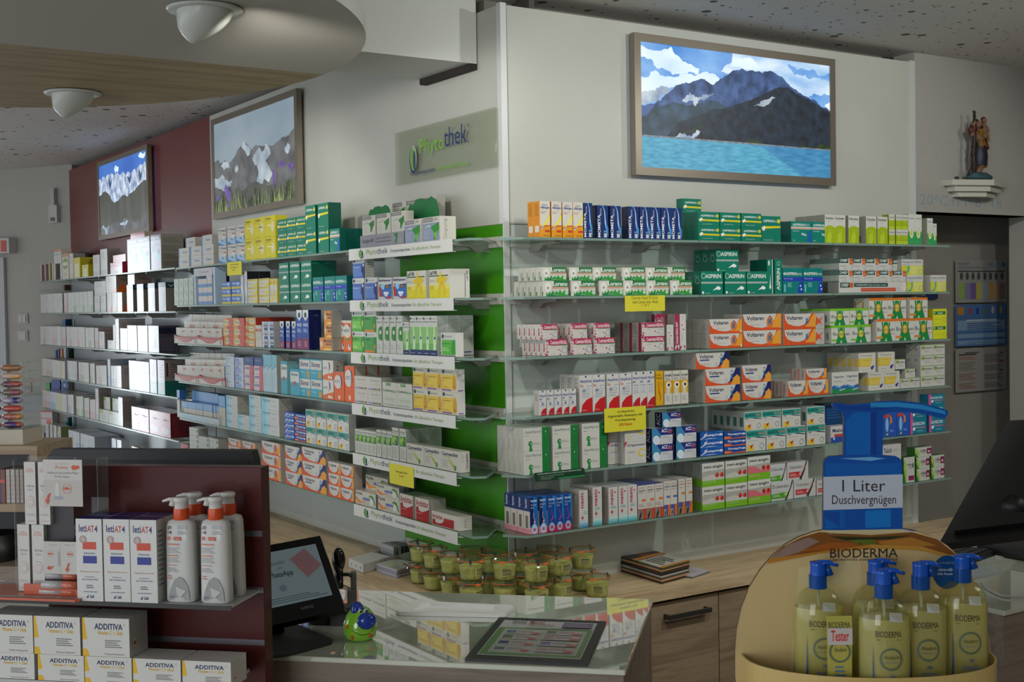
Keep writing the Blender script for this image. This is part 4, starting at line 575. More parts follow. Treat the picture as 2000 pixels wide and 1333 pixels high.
def blk(S,where,z,name,zz,lefts,right,ytop,L=1,nb=0,off=0,on=0,nm=None,side=None,allb=0,grp=None):
    ox,oy,sc=Z[zz]; X=[ox+float(a)/sc for a in str(lefts).split(',')]; xr=ox+right/sc; yt=oy+ytop/sc
    side=side or ('L' if S is SB else 'R'); d0=PR[name]['d']; nm=nm or kindof(PR[name]['desc'])+'_carton'
    z0=(LAST[0] if on==1 else LAST[1] if on==2 else z)+.0004; LAST[1]=z0-.0004
    T=[S.t(x,z0,off) for x in X]; tr=S.t(xr,z0,off); w=tr-T[-1]-.001
    zt=S.z(T[0],yt,off)
    if S in (SA,SB):
        tab=ZF if 'burgundy' in where else ZR
        up=[q for q in tab[1:] if q>z+.02]
        if up: zt=min(zt,min(up)-.0095)
    H=(zt-z0)/L; LAST[0]=z0+H*L-.0004+.0002*L; d=d0
    if H<.004 or w<.002: print('BAD',where,name,w,H); return
    me,mw,mh,md=carton_mesh(name,w,H,d,side)
    if d>.158-off: d=.158-off
    nb=max(0,min(nb,int((.158-off)/(d+.001))-1))
    for j,t in enumerate(T):
        wj=w; oj=off
        if j<len(T)-1:
            gap=T[j+1]-t
            if gap<w:
                if gap>.80*w or off+2*d>.158: wj=gap-.0008
                else: oj=off+d+.002; t=S.t(X[j],z0,oj)
        for l in range(L):
            kk=0
            if nb>0 and ((l==L-1 and (allb or zt<CAM.z+.02)) or (j==(0 if side=='L' else len(T)-1))): kk=nb
            for k in range(kk+1):
                if oj+(k+1)*d>.163 and k: break
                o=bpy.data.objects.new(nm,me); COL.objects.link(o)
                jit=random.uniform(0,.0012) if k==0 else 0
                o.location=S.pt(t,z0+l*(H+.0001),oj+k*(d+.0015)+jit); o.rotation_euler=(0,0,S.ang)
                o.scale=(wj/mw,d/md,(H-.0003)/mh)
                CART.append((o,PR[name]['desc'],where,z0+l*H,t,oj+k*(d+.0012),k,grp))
def table(S,where,ztab,txt):
    for ln in txt.strip().split('\n'):
        ln=ln.strip()
        if not ln: continue
        q=ln.split(); r=int(q[0]); kw={}
        for a in q[6:]:
            k,v=a.split('='); kw[k]=float(v) if '.' in v else int(v)
        blk(S,ORD[r]+' '+where,ztab[r],q[1],q[2],q[3],float(q[4]),float(q[5]),**kw)
table(SB,'right-wall shelf',ZR,'''
1 otri a 395,515,630,738 842 118 nb=1
1 mometa a 845 938 138
1 mometa a 895 995 160 off=.045
1 mometa a 985,1120,1305,1422,1530,1643,1750 1857 162
1 aspc b 130,290,447 596 163 L=2 nb=2
1 aspc b 15 152 66 off=.07 on=1
1 aspcb b 597 738 195
1 effect b 740 880 236 off=.055
1 effect b 812,965 1112 234
1 dulc b 1062,1135,1236,1365,1449 1526 186 nb=2
1 dulcs b 1535,1587,1631 1675 184 L=2
1 laxb b 1676,1728 1779 182
1 laxb b 1815 1859 212
1 laxb b 1860 1888 252
2 lorano a 430,715,1005,1252,1487,1735 1962 940 nb=4
2 lorano a 412,695,935,1240,1480 1710 800 on=1 nb=3
2 lorano a 1665 1888 800 off=.034 on=2
2 asp b 150,325,487 640 604 nb=2
2 asp b 262 428 442 off=.04 on=1 nb=2
2 aspw b 637 684 517
2 aspv b 693 748 517
2 aspx b 752,903 1048 580
2 omepl b 1165 1662 684
2 omep b 1165,1270,1368,1466,1565 1662 600 on=1 nb=2
2 omep b 1168,1270,1362,1460 1560 508 on=1 nb=2
2 omep b 1562 1620 518 off=.05 on=2
2 panto b 1667,1842 1958 632
2 panto b 1628 1788 515 on=1 off=.03
3 ceti c 458,718,955 1165 388 nb=4
3 ceti c 405,715,955 1118 232 on=1 nb=4
3 cetib c 1445 1676 357 nb=2
3 cetib c 1445 1676 214 on=1 nb=2
3 cetiw c 1700 1770 235
3 cetiv c 1785 1830 125
3 cetiw c 1835 1900 125
3 cetib c 1580 1680 126 off=.06
3 volt d 212 455 205 L=2 nb=2
3 voltb d 460 742 168 L=2 nb=1
3 voltx d 757 1060 166 L=2 nb=1
3 busc d 1110,1255 1402 250 nb=2
3 busc d 1100,1245 1385 126 on=1 nb=3
3 buscp d 1443,1583,1722 1857 203 nb=1
3 buscp d 1388,1525,1687 1820 48 on=1 nb=1
3 muta d 1860 1962 128 L=2
4 alls c 388,467,545,622,697 770 915
4 alld c 805,938,1083,1215 1342 758 nb=2
4 alln c 1347,1425,1500 1578 722
4 hevy c 1588 1668 712
4 hevw c 1676,1760,1842 1922 712
4 voltf d 182 438 573 L=2 nb=1
4 voltf d 112 358 452 on=1 nb=1
4 voltf d 455 668 547 L=2 off=.004
4 volts d 790,938 1088 662 nb=2
4 volts d 922 1076 572 on=1 nb=1
4 vapr d 1115,1212 1312 598
4 tann d 1382,1500 1615 597 nb=2
4 tann d 1312,1455 1578 455 on=1 nb=4
4 pere d 1618,1685 1762 640
4 pere d 1655 1728 570 on=1
4 pere d 1582 1656 500 on=1
4 pere d 1768,1858 1948 393 L=4 nb=1
5 gelo e 265,545,830 1070 236 L=2 nb=4
5 grip e 1075,1240 1447 163 L=2
5 acc e 1502,1735 1930 238 L=2
5 acc e 1600 1783 84 on=1
5 thom f 145 314 285 L=3
5 thomi f 320 480 284 L=3
5 ibuh f 482,632,780,932 1067 270 nb=3
5 ibuh f 468,600,748,930 1062 136 on=1 nb=4
5 maal f 1105 1240 240
5 blue f 1062 1200 76 off=.05
5 kiji f 1490,1592 1690 142
5 gavi f 1692,1830 1948 188
5 gavi f 1692,1830 1946 96 on=1
5 gavi f 1826 1946 6 on=1
6 hysl e 325,412 490 905 nb=4 allb=1
6 hysc e 495,575,653 733 890 nb=3 allb=1
6 nasd e 800 886 838 nb=1
6 nasi e 930 1020 806 nb=2
6 nasi e 1085,1180,1272 1360 806 nb=2
6 nase e 1366,1448,1531 1612 788 nb=3
6 nasb e 1616,1680 1745 748 nb=2
6 naso e 1757,1828 1893 725 nb=2
6 neoa f 160,332 493 516 L=2 nb=3
6 neor f 497 664 468 L=2 nb=2
6 dobg f 668 830 650
6 dobr f 834 996 640
6 dobg f 660 782 523 on=1
6 dobr f 784 940 508 on=2
6 dobr f 1000 1150 640
6 talc f 1488 1626 380
6 left f 1642 1724 470
6 lefa f 1737,1846 1943 470 L=2
6 lefa f 1725 1849 398 on=1
''')
table(SA,'green-panel shelf',ZR,'''
1 gint g 125 582 487
1 ging g 148,300,450 598 285 on=1 off=.01
1 ging g 470,622,777 930 142 off=.1 L=2
1 ginb g 590,783 962 325
2 bluh g 48,180 306 930
2 bluh g 50 175 728 on=1
2 bald g 318,468 610 925
2 laif g 613,846 1058 855
3 gree h 45 172 95 L=2
3 gren h 175 297 100 L=2
3 sinu h 300,368,436,504 570 145 nb=1
3 bron h 576 640 210
3 bron h 645,712,785,855 932 145 nb=2
3 tons h 965 1118 318 off=-.003
4 aqua h 68,205 350 768 L=2 nb=2
4 cyst h 358,513 670 832
4 cane h 680,828,978 1135 675 L=2
5 iber i 70,110,151,193,237 282 142 nb=1
5 iber i 286,340,392 440 150 nb=1
5 ibel i 443,515 582 128 nb=3
5 carm i 588,758,928 1120 285
6 kytt i 75,298 516 752 nb=2
6 kytt i 285 512 688 on=1
6 kytt i 178 405 600 on=2 off=.037 nb=2
6 anti i 519,675 812 788
6 antw i 838 1112 960
''')
table(SA,'left-wall shelf',ZR,'''
1 trau j 98,216,332 447 635
1 trau j 98,216,332 447 545 on=1
1 trau j 168,330 430 440 on=1
1 lipp j 498,590,677 762 343 L=2
1 citr j 763,861,964 1070 258 L=2
1 aspc j 1090,1182,1275 1371 258 L=3
1 aspcb j 1373,1497 1602 118 L=2
1 effect j 1612 1712 350 nb=2
2 grsm j 55,102,150,200 246 850 L=3
2 wbsm j 296,342,390 436 850 L=3
2 blub j 470 522 800 L=3 off=.03
2 byel j 532,628 722 880 L=3
2 blkw j 722,756 786 775 nb=1
2 ywht j 790,905 1005 852 L=3
2 ywht j 1010,1046 1084 850
2 aspg j 1106,1214,1325 1430 690 L=2 nb=1
2 aspx j 1442,1560,1672 1785 832
3 heat k 575,682 801 225 L=3
3 heay k 806 912 300 L=3
3 heay k 806 915 220 on=1 nb=2
3 tris k 916,948 980 300
3 dolo k 985,1048 1108 262 L=3
3 wick k 1172,1235,1298 1346 258
3 wick k 1348,1414 1481 140
3 muco k 1590 1718 430
3 muco k 1640 1718 150 on=1 L=2
3 muci k 1722,1783,1846 1930 250
4 bpal k 600 692 625 L=4
4 bpbl k 700 792 640 L=4
4 bpre k 799,900 995 720 L=3
4 blub k 799,900 995 632 on=1
4 ltbl k 995,1046,1090 1142 608
4 silo k 1186 1252 678
4 silo k 1283 1375 760 off=-.003
4 sils k 1380,1495 1622 652 L=2
4 mucr k 1628 1741 668 L=2
4 mucb k 1744 1852 792
4 mucb k 1858 1962 728 nb=2
5 blth l 82 110 112 
5 beph l 576 690 165 L=4
5 beph l 694 806 355 L=2
5 beph l 808 926 160 L=4
5 beph l 930 1106 180 L=3
5 thom l 1160 1255 330 L=5
5 thomi l 1260 1371 348 L=5
5 ibuh l 1375,1478,1587,1697 1806 305 L=2
6 wgre l 210 300 485 L=6
6 wgre l 303 405 572 L=5
6 wgre l 410 500 590 L=4
6 volt l 600,740 870 592 L=4
6 volt l 935 1122 618 L=3
6 voltf l 1168 1335 665 L=3
6 voltf l 1338 1577 678 L=3
6 volts l 1600,1722 1852 828 L=3
''')
def thins(S,where,z,kinds,zz,x0,x1,n,ytop,off=0,on=0,nm=None,grp=None):
    ws=(x1-x0)/n
    la=LAST[0]
    for i in range(n):
        LAST[0]=la
        blk(S,where,z,kinds[(i*5+i//3)%len(kinds)],zz,x0+i*ws,x0+(i+1)*ws,ytop(i/n) if callable(ytop) else ytop,off=off,on=on,nm=nm,grp=grp)
BW='burgundy-wall shelf'
def F(r,n,zz,l,rt,yt,**k): blk(SA,ORD[r]+' '+BW,ZF[r],n,zz,l,rt,yt,**k)
def FT_(r,kinds,zz,x0,x1,n,yt,**k): thins(SA,ORD[r]+' '+BW,ZF[r],kinds.split(),zz,x0,x1,n,yt,**k)
F(1,'thip','m',165,182,480);F(1,'thip','m',230,247,468);F(1,'thiy','m',298,314,456);F(1,'thin','m',352,368,448)
F(1,'whbo','m','378,482',512,470);F(1,'orbx','m','378,440',500,235,on=1);F(1,'oliv','m',515,620,305,off=-.003);F(1,'whbo','m',632,695,300);F(1,'yell','m','700',806,370);F(1,'blac','m',705,800,292,off=.1);F(1,'yell','m',835,938,485,off=-.004) if 0 else F(1,'yell','m',835,938,485)
F(1,'whbo','m','1020',1128,325);F(1,'whbo','m','1140',1252,232);F(1,'redt','m',1295,1490,455);F(1,'redr','m','1340,1440',1545,330,on=1);F(1,'viso','p','245,418',610,240);F(1,'redr','p','290,400',520,140,on=1);F(1,'viso','p',626,792,168)
FT_(2,'thin thin whbo thin','m',165,520,9,lambda f:965-25*f);F(2,'thip','m',545,602,940);FT_(2,'thin thin thig thin','m',608,1022,9,lambda f:935-28*f)
F(2,'whbo','m','1038,1138',1230,995);F(2,'whbo','m',1040,1225,755,on=1);F(2,'orka','m','1242,1325,1410',1492,940);F(2,'orka','m',1228,1395,645,on=1);F(2,'orka','p',250,360,790,on=2,off=.03)
F(2,'visb','p','238,402,582,752',868,975)
FT_(3,'thin thin thip','n',160,500,9,lambda f:315);F(3,'thip','n',505,575,320);FT_(3,'thin thip thin thin','n',585,885,7,lambda f:322+8*f);FT_(3,'thin thig','n',893,1035,3,335)
F(3,'thip','n',1045,1105,340);F(3,'whbo','n',1112,1205,400);F(3,'whbo','n',1252,1355,540);F(3,'thin','q','12',46,455);F(3,'thin','q',50,108,360);F(3,'whbo','q',125,242,690);F(3,'whbo','q',125,242,512,on=1)
F(3,'whib','q','245,412,585',755,465)
FT_(4,'thiy thin thin thig thip thin','n',185,560,11,lambda f:830+60*f);FT_(4,'thib thin thin','n',600,757,5,lambda f:872+12*f);FT_(4,'thip thin thig','n',782,952,4,lambda f:895+15*f);FT_(4,'thig thin','n',968,1045,2,918);FT_(4,'thin thip','n',1068,1240,4,950)
F(4,'thib','n',1258,1300,850);FT_(4,'thib thin thip','n',1312,1478,4,955);F(4,'lila','q',275,602,1035);F(4,'teal','q','612,738',852,1015)
FT_(5,'thip thib thiy thin thig','o',200,590,11,lambda f:185+75*f);FT_(5,'thib thin','o',600,700,2,255);FT_(5,'thig thig thin','o',745,862,3,285);FT_(5,'thig thip','o',872,957,2,310);FT_(5,'thip','o',970,1058,2,335)
F(5,'whbo','o',1060,1110,158);F(5,'gbox','o','1120,1270',1440,490);F(5,'gbox','o','1190,1330',1440,290,on=1,off=.02);F(5,'whbo','r',98,168,465);F(5,'pink','r','315,432,603,770',946,615)
F(6,'whbo','o','245',295,730);F(6,'whbo','o','312',358,742);F(6,'whbo','o','374',424,755);F(6,'gbox','o','436',495,768);FT_(6,'thib thin','o',620,800,3,lambda f:830+50*f);FT_(6,'thib thin','o',812,1045,4,lambda f:885+65*f)
F(6,'whbl','o','1320,1405',1480,965);F(6,'redr','r',318,450,1265);F(6,'redr','r',1125,1235,1170)
# stepped tube cartons in the red and blue counter displays
for r,zz,y1,y2,y3,a,b in ((3,'k',325,255,185,80,560),(4,'k',722,655,590,90,585)):
    thins(SA,ORD[r]+' left-wall shelf',ZR[r],['trio','trio','tris','trio'],zz,a,b,16,lambda f:y1+12*f,off=.004,nm='ointment_carton')
    thins(SA,ORD[r]+' left-wall shelf',ZR[r],['trio','tris','trio'],zz,a+85,b+20,15,lambda f:y2+12*f,off=.036,nm='ointment_carton')
    thins(SA,ORD[r]+' left-wall shelf',ZR[r],['trio','trio'],zz,a+140,b+110,14,lambda f:y3+10*f,off=.068,nm='ointment_carton')
thins(SA,'fifth left-wall shelf',ZR[5],['blth'],'l',125,340,7,lambda f:222+30*f,off=.004,nm='ointment_carton')
thins(SA,'fifth left-wall shelf',ZR[5],['blth'],'l',235,500,8,lambda f:118+40*f,off=.04,nm='ointment_carton')
blk(SA,'fifth left-wall shelf',ZR[5],'blth','l','345',440,252,off=.004); blk(SA,'fifth left-wall shelf',ZR[5],'blth','l','445,475',500,270,off=.004); blk(SA,'fifth left-wall shelf',ZR[5],'blth','l',502,568,168)
# cardboard counter displays holding them
def tray(r,zz,x0,x1,y0,kind,lab):
    ox,oy,sc=Z[zz]; z=ZR[r]+.0004; t0=SA.t(ox+x0/sc,z,-.006); t1=SA.t(ox+x1/sc,z,-.006); h=SA.z(t0,oy+y0/sc,-.006)-z; w=t1-t0
    e=empty('counter_display',SA.pt(t0,z,-.006),SA.ang); tag(e,lab,'display tray'); b=MB()
    c={'r':('c8c4ba','b04a44'),'b':('b8c8cc','9ab4c0')}[kind]; m0=M(c[0],.5);m1=M(c[1],.5)
    b.box((0,.0,0),(w,.0012,h*.62),m0)
    if kind=='r':
        panel(b,'p %s 0,160 8,135 16,128 84,128 92,140 100,160 100,100 84,84 64,30 50,20 36,30 16,84 0,100;t 24 74 70 92 d8a8a0 Salbeitube;t 30 52 66 68 d8a8a0 sanft;V 88 12 96 96 6a4a50 salbe;o 6 12 6 b8a098'%c[1],w,h*.62)
    else: panel(b,'p a8ccd8 0,90 30,84 60,80 60,20 0,30;T 8 30 50 56 8ab0c8 Bepanthen;t 62 24 88 60 a0b8c8 Lippe;e 92 20 4 12 c88a98',w,h*.62)
    b.build('printed_front',e); b=MB(); sm=M(c[1],.5) 
    b.box((0,.0013,0),(.0012,.12,h),sm); b.box((w-.0012,.0013,0),(w,.12,h),sm); b.build('side_walls',e); return e
tray(3,'k',57,300,400,'r','white red cardboard display, left one on the third shelf'); tray(3,'k',303,566,408,'r','white red cardboard display, right one on the third shelf')
tray(4,'k',63,312,805,'r','white red cardboard display, left one on the fourth shelf'); tray(4,'k',318,588,825,'r','white red cardboard display, right one on the fourth shelf')
tray(5,'l',105,500,300,'b','pale blue cardboard lip care display on the fifth left shelf')
# pale blue gate stand on second shelf
t0=SA.t(380,ZR[2],-.004);t1=SA.t(421,ZR[2],-.004); w=t1-t0; h=min(SA.z(t0,515,-.004)-ZR[2],.160); m=MB(); c=M('a4b8cc',.4)
m.box((0,0,0),(.02,.05,h),c); m.box((w-.02,0,0),(w,.05,h),c); m.box((.02,0,h-.03),(w-.02,.05,h),c); m.box((.03,-.002,h-.035),(w-.03,-.0002,h),M('b8b4b4')); panel(m,'T 20 40 80 60 6a7a98 Traumeel',w-.06,.035,-.002,.03,h-.035)
tag(m.build('counter_display',None,SA.pt(t0,ZR[2]+.0006,-.004),SA.ang),'pale blue arched cardboard stand on the second shelf left of green panels','display stand')
# green cloud cards
for px0,px1,yt,yb,dp,lab in ((720,762,406,424,.06,'small dark green cloud card above the grey leaf cartons'),(795,857,392,430,.075,'large dark green cloud card above the grey leaf cartons')):
    t0,z0=SA.at(px0,yb,dp); t1,_=SA.at(px1,yb,dp); _,z1=SA.at(px0,yt,dp); w=t1-t0;h=z1-z0; zb=ZR[1]+.0005; P=[(0,zb-z0),(0,.12*h),(.02*w,.5*h),(.1*w,.8*h),(.2*w,.72*h),(.3*w,.98*h),(.5*w,h),(.62*w,.85*h),(.78*w,1.02*h),(.92*w,.8*h),(w,.35*h),(w,zb-z0)]
    m=MB(); m.prism([(a,b) for a,b in P],M('0e6a34',.5),1,0,.0015); tag(m.build('display_card',None,SA.pt(t0,z0,dp),SA.ang),lab,'display card','green cloud cards')
def finish_cartons():
    NO='first second third fourth fifth sixth seventh eighth ninth tenth eleventh twelfth thirteenth fourteenth fifteenth sixteenth seventeenth eighteenth nineteenth twentieth'.split()
    NO+=['twenty-'+n for n in NO[:9]]+['thirtieth']+['thirty-'+n for n in NO[:9]]+['fortieth']+['forty-'+n for n in NO[:9]]
    from collections import defaultdict
    g=defaultdict(list)
    for c in CART: g[(c[1],c[2])].append(c)
    for (desc,where),L in g.items():
        zs=[]
        for c in sorted(L,key=lambda c:c[3]):
            if not zs or c[3]-zs[-1]>.012: zs.append(c[3])
        by=defaultdict(list)
        for c in L:
            li=max(i for i,zv in enumerate(zs) if c[3]>=zv-.011); by[(li,c[6])].append(c)
        for (li,k),cs in by.items():
            cs.sort(key=lambda c:(c[4],c[5]))
            for i,c in enumerate(cs):
                parts=[desc]
                if k: parts.append(NO[k]+' row')
                if len(zs)>1: parts.append(('lowest' if li==0 else 'top' if li==len(zs)-1 else NO[li])+' layer')
                if len(cs)>1: parts.append(NO[i]+' from left')
                parts.append(where)
                s=', '.join(parts)
                if len(s.split())>16: s=s.replace(' carton','',1)
                if len(s.split())>16: s=s.replace(' from left','.',1).replace('.','')
                o=c[0]; o['label']=s; o['category']=kindof(desc).replace('_',' ')+' box'
                o['group']=desc+'s on the '+where
# ================================================================ COUNTERS UNDER THE SHELVES
m=MB(); m.box((-.31,.0,ZC-.032),(-.0015,5.0,ZC),OAKY); m.build('c',None).name='worktop'; wa=bpy.data.objects['worktop']; tag(wa,'light oak worktop running below the left wall shelves','worktop')
m=MB(); m.box((-.31,-.285,ZC-.032),(4.2,-.0035,ZC),OAK); o=m.build('worktop'); tag(o,'light oak worktop running below the right wall shelves','worktop')
# cabinets under right wall
cx=[onax(1403,1150,1,-.268).x]; cwid=.42
xs=[cx[0]-cwid,cx[0],cx[0]+cwid,cx[0]+2*cwid,cx[0]+3*cwid]; hz=onax(1298,1212,1,-.290); hz2=onax(1382,1192,1,-.290)
labs=['oak cabinet with grey bar handle left of the bottle display','oak cabinet partly hidden by the bottle display','oak cabinet behind the bottle display, third from left','oak cabinet behind the bottle display, fourth from left']
for i in range(4):
    a,b=xs[i]+.0015,xs[i+1]-.0015; e=empty('base_cabinet',(a,-.004,0)); tag(e,labs[i],'cabinet','oak base cabinets')
    m=MB(); m.box((0,-.245,.08),(b-a,0,ZC-.036),M('6a5a46')); m.build('body',e)
    m=MB(); m.box((.0005,-.264,.09),(b-a-.0005,-.2455,ZC-.044),OAKD); dr=m.build('door',e)
    if i<2:
        hx=hz.x-xs[0]+.012 if i==0 else hz.x-xs[0]+.02; m=MB(); zt=hz2.z-.002; L=hz2.x-hz.x
        m.box((hx,-.292,zt-.006),(hx+L,-.284,zt+.008),M('55554f',.3,.7)); m.box((hx+.002,-.284,zt-.006),(hx+.010,-.2641,zt+.008),M('55554f',.3,.7)); m.box((hx+L-.010,-.284,zt-.006),(hx+L-.002,-.2641,zt+.008),M('55554f',.3,.7)); m.build('handle',dr)
for i in range(6):
    y0=-.24+i*.8 if i else -.24; y0=.0+i*.8; e=empty('base_cabinet',(-.004,y0,0)); tag(e,'oak base cabinet under the left worktop, %s from the corner'%['first','second','third','fourth','fifth','sixth'][i],'cabinet','oak base cabinets')
    m=MB(); m.box((-.262,.002,.08),(0,.798,ZC-.036),M('6a5a46')); m.build('body',e); m=MB(); m.box((-.285,.003,.09),(-.2625,.797,ZC-.046),OAKD); m.build('door',e)
# ---------------------------------------------------------------- jars
POW=noisy('yellow_green_powder','a6a452','c6c276',60,.8); RUB=M('c8552a',.5); STEEL=M('8a8a88',.25,.9); PAPER=M('b4b270',.7)
def jar_protos():
    P=[]
    for v in range(3):
        e=empty('preserving_jar'); R=.040;H=.056
        m=MB(); m.lathe([(.028,0),(.031,.002),(.0315,.01),(.034,.03),(.0375,H-.012),(.0395,H-.006),(.0405,H-.001),(.0405,H+.001)],JARG,28,cap=False); m.build('glass_body',e)
        m=MB(); m.lathe([(.0275,.003),(.0295,.005),(.0305,.012),(.033,.03),(.0352,H-.017),(.034,H-.014)],POW,28); c=m.build('bath_powder',e)
        m=MB(); N=7; z0,z1=.014,.036
        V=[];A0=-2.2+v*.3
        for k in range(N+1):
            a=A0+1.25*k/N
            for z,r in ((z0,.0325),(z1,.0355)): V.append((r*math.cos(a),r*math.sin(a),z))
        m.add(V,[(2*k,2*k+2,2*k+3,2*k+1) for k in range(N)],PAPER)
        for li in range(4):
            zz=z0+.004+li*.0045; rr=.0329+ (zz-z0)*.14; a1=A0+.15; V=[]
            for k in range(5):
                a=a1+(.9-.15*(li%2))*k/4
                for z in (zz,zz+.0016 if li!=3 else zz+.003): V.append(((rr+.0003)*math.cos(a),(rr+.0003)*math.sin(a),z))
            m.add(V,[(2*k,2*k+2,2*k+3,2*k+1) for k in range(4)],M('3f3f2c',.8))
        m.build('label',e)
        m=MB(); m.lathe([(.0395,H+.0012),(.0418,H+.0015),(.0418,H+.003),(.0395,H+.0033)],RUB,28,cap=False)
        a=-2.0+v*.5; ca,sa=math.cos(a),math.sin(a); T=Vector((-sa,ca,0)); C0=Vector((ca*.041,sa*.041,H+.001)); Rr=Vector((ca,sa,0))
        m.slab([C0-T*.009,C0+T*.009,C0+T*.006+Rr*.008+Vector((0,0,-.002)),C0-T*.006+Rr*.008+Vector((0,0,-.002))],(0,0,.0018),M('d8652c',.5)); m.build('rubber_ring',e)
        m=MB(); m.lathe([(.0405,H+.0035),(.0405,H+.0055),(.037,H+.0075),(.030,H+.009),(.0,H+.0095)],JARG,28,cap=False); m.build('lid',e)
        for a in (.6+v*.7,3.3+v*.7):
            m=MB(); ca,sa=math.cos(a),math.sin(a); Rr=Vector((ca,sa,0)); T=Vector((-sa,ca,0))*.0035
            for p,q in (((.034,H+.009),(.0425,H+.0075)),((.0425,H+.0075),(.0435,H-.004)),((.0435,H-.004),(.046,H-.009))):
                A=Rr*p[0]+Vector((0,0,p[1]));B=Rr*q[0]+Vector((0,0,q[1])); m.slab([A-T,A+T,B+T,B-T],Rr*.0008+Vector((0,0,.0008)),STEEL)
            m.build('clip',e)
        P.append(e)
    return P
JP=jar_protos()
def copy_tree(o,parent=None):
    c=o.copy(); COL.objects.link(c)
    if parent: c.parent=parent
    for ch in list(o.children): copy_tree(ch,c)
    return c
JH=.0665
tops=[(160,140),(262,182),(392,218),(535,262),(790,262),(1025,276),(1202,232),(1382,188),(560,178),(705,214),(930,208),(1130,176)]
used=set(); jn=0; jp=[]
for i,(zx,zy) in enumerate(tops):
    p=onz(780+zx/3.846,1020+zy/3.846,ZC+JH*2); jp.append((p.x,p.y,2))
pp=onz(780+1475/3.846,1020+388/3.846,ZC+JH); jp.append((pp.x,pp.y,1))
jf=['far left end of the front','second in the front','third in the front','fourth in the front','fifth in the front','sixth in the front','seventh in the front','far right end of the','first in the rear','second in the rear','third in the rear','rightmost in the rear']
# keep neighbours apart
for it in range(60):
    for a in range(len(jp)):
        for b in range(a+1,len(jp)):
            dx=jp[b][0]-jp[a][0];dy=jp[b][1]-jp[a][1];d=math.hypot(dx,dy)
            if d<.092:
                k=(.0925-d)/2/d; jp[a]=(jp[a][0]-dx*k,jp[a][1]-dy*k,jp[a][2]); jp[b]=(jp[b][0]+dx*k,jp[b][1]+dy*k,jp[b][2])
def clampj(p):
    x,y,n=p
    if x>-.03: y=min(y,-.048)
    if y>-.03: x=min(x,-.056)
    return x,y,n
jp=[clampj(p) for p in jp]
for i,(x,y,n) in enumerate(jp):
    for l in range(n):
        v=(i*2+l)%3; first=v not in used; o=JP[v] if first else copy_tree(JP[v]); used.add(v)
        o.location=(x,y,ZC+.0005+l*JH); o.rotation_euler=(0,0,random.uniform(-.5,.5))
        tag(o,('single clip lid jar of yellow powder standing alone at the right end' if n==1 else 'clip lid jar of yellow powder, %s, %s row'%(('upper' if l else 'lower'),jf[i])),'jar','clip lid jars with yellow bath powder')
# ---------------------------------------------------------------- things on the worktops
def quad_box(name,P,h,mat,z,top=None,parent=None):
    """P four pixel corners of the footprint on height z (front-left, front-right, back-right, back-left)"""
    Q=[onz(a,b,z) for a,b in P]; c=(Q[0]+Q[2])/2; m=MB(); m.slab([q-c for q in Q],(0,0,h),mat); return m,c,Q
WT=M('bdbdb8',.45)
P=[(681,1109),(710,1121),(822,1089),(790,1079)]; Q=[onz(a,b,ZC+.0005) for a,b in P]; c=Q[0]; e=empty('cardboard_tray',c); tag(e,'long white open cardboard tray on the worktop left of the jars','tray')
u=(Q[2]-Q[1]).normalized(); v=(Q[1]-Q[0]); vw=v.length; v.normalize(); Lg=(Q[2]-Q[1]).length*.95; hh=.030
m=MB(); O=Vector((0,0,0)); Zv=Vector((0,0,1))
m.slab([O,v*vw,v*vw+u*Lg,u*Lg],Zv*.002,WT); m.slab([O,v*vw,v*vw+Zv*hh,Zv*hh],u*.002,WT); m.slab([v*vw,v*vw+u*Lg,v*vw+u*Lg+Zv*hh*1.0,v*vw+Zv*hh],-v*.002,WT); m.slab([O,u*Lg,u*Lg+Zv*hh,Zv*hh],v*.002,WT); m.slab([u*Lg,v*vw+u*Lg,v*vw+u*Lg+Zv*hh,u*Lg+Zv*hh],-u*.002,WT); m.slab([Zv*hh,v*vw+Zv*hh,v*vw+u*Lg*.5+Zv*hh,u*Lg*.42+Zv*hh],Zv*.001,WT)
for k in (.2,.5,.8): 
    a=v*vw*k+Zv*hh*.5-u*.0005; m.slab([a+v*.004+Zv*.004,a-v*.004+Zv*.004,a-v*.004-Zv*.004,a+v*.004-Zv*.004],-u*.0003,M('8a8a90'))
m.build('tray',e)
for i in range(4):
    b0=c+u*Lg*(.56+.085*i)+v*.008+Vector((0,0,.0025)); m=MB(); m.slab([O,v*(vw-.016),v*(vw-.016)+u*.016,u*.016],Zv*(.055-.003*i),M('a8a8a6' if i<2 else '4a4c4e',.4)); 
    for k in range(4): m.slab([v*.003+Zv*(.01+.009*k)-u*.0002,v*(vw-.02)+Zv*(.01+.009*k)-u*.0002,v*(vw-.02)+Zv*(.013+.009*k)-u*.0002,v*.003+Zv*(.013+.009*k)-u*.0002],-u*.0002,M('77777a'))
    o=m.build('sample_carton',None,b0); tag(o,'small %s sample carton standing in the white tray, %s from the front'%(('grey white' if i<2 else 'dark grey'),['first','second','third','fourth'][i]),'sample box','sample cartons in the white tray')
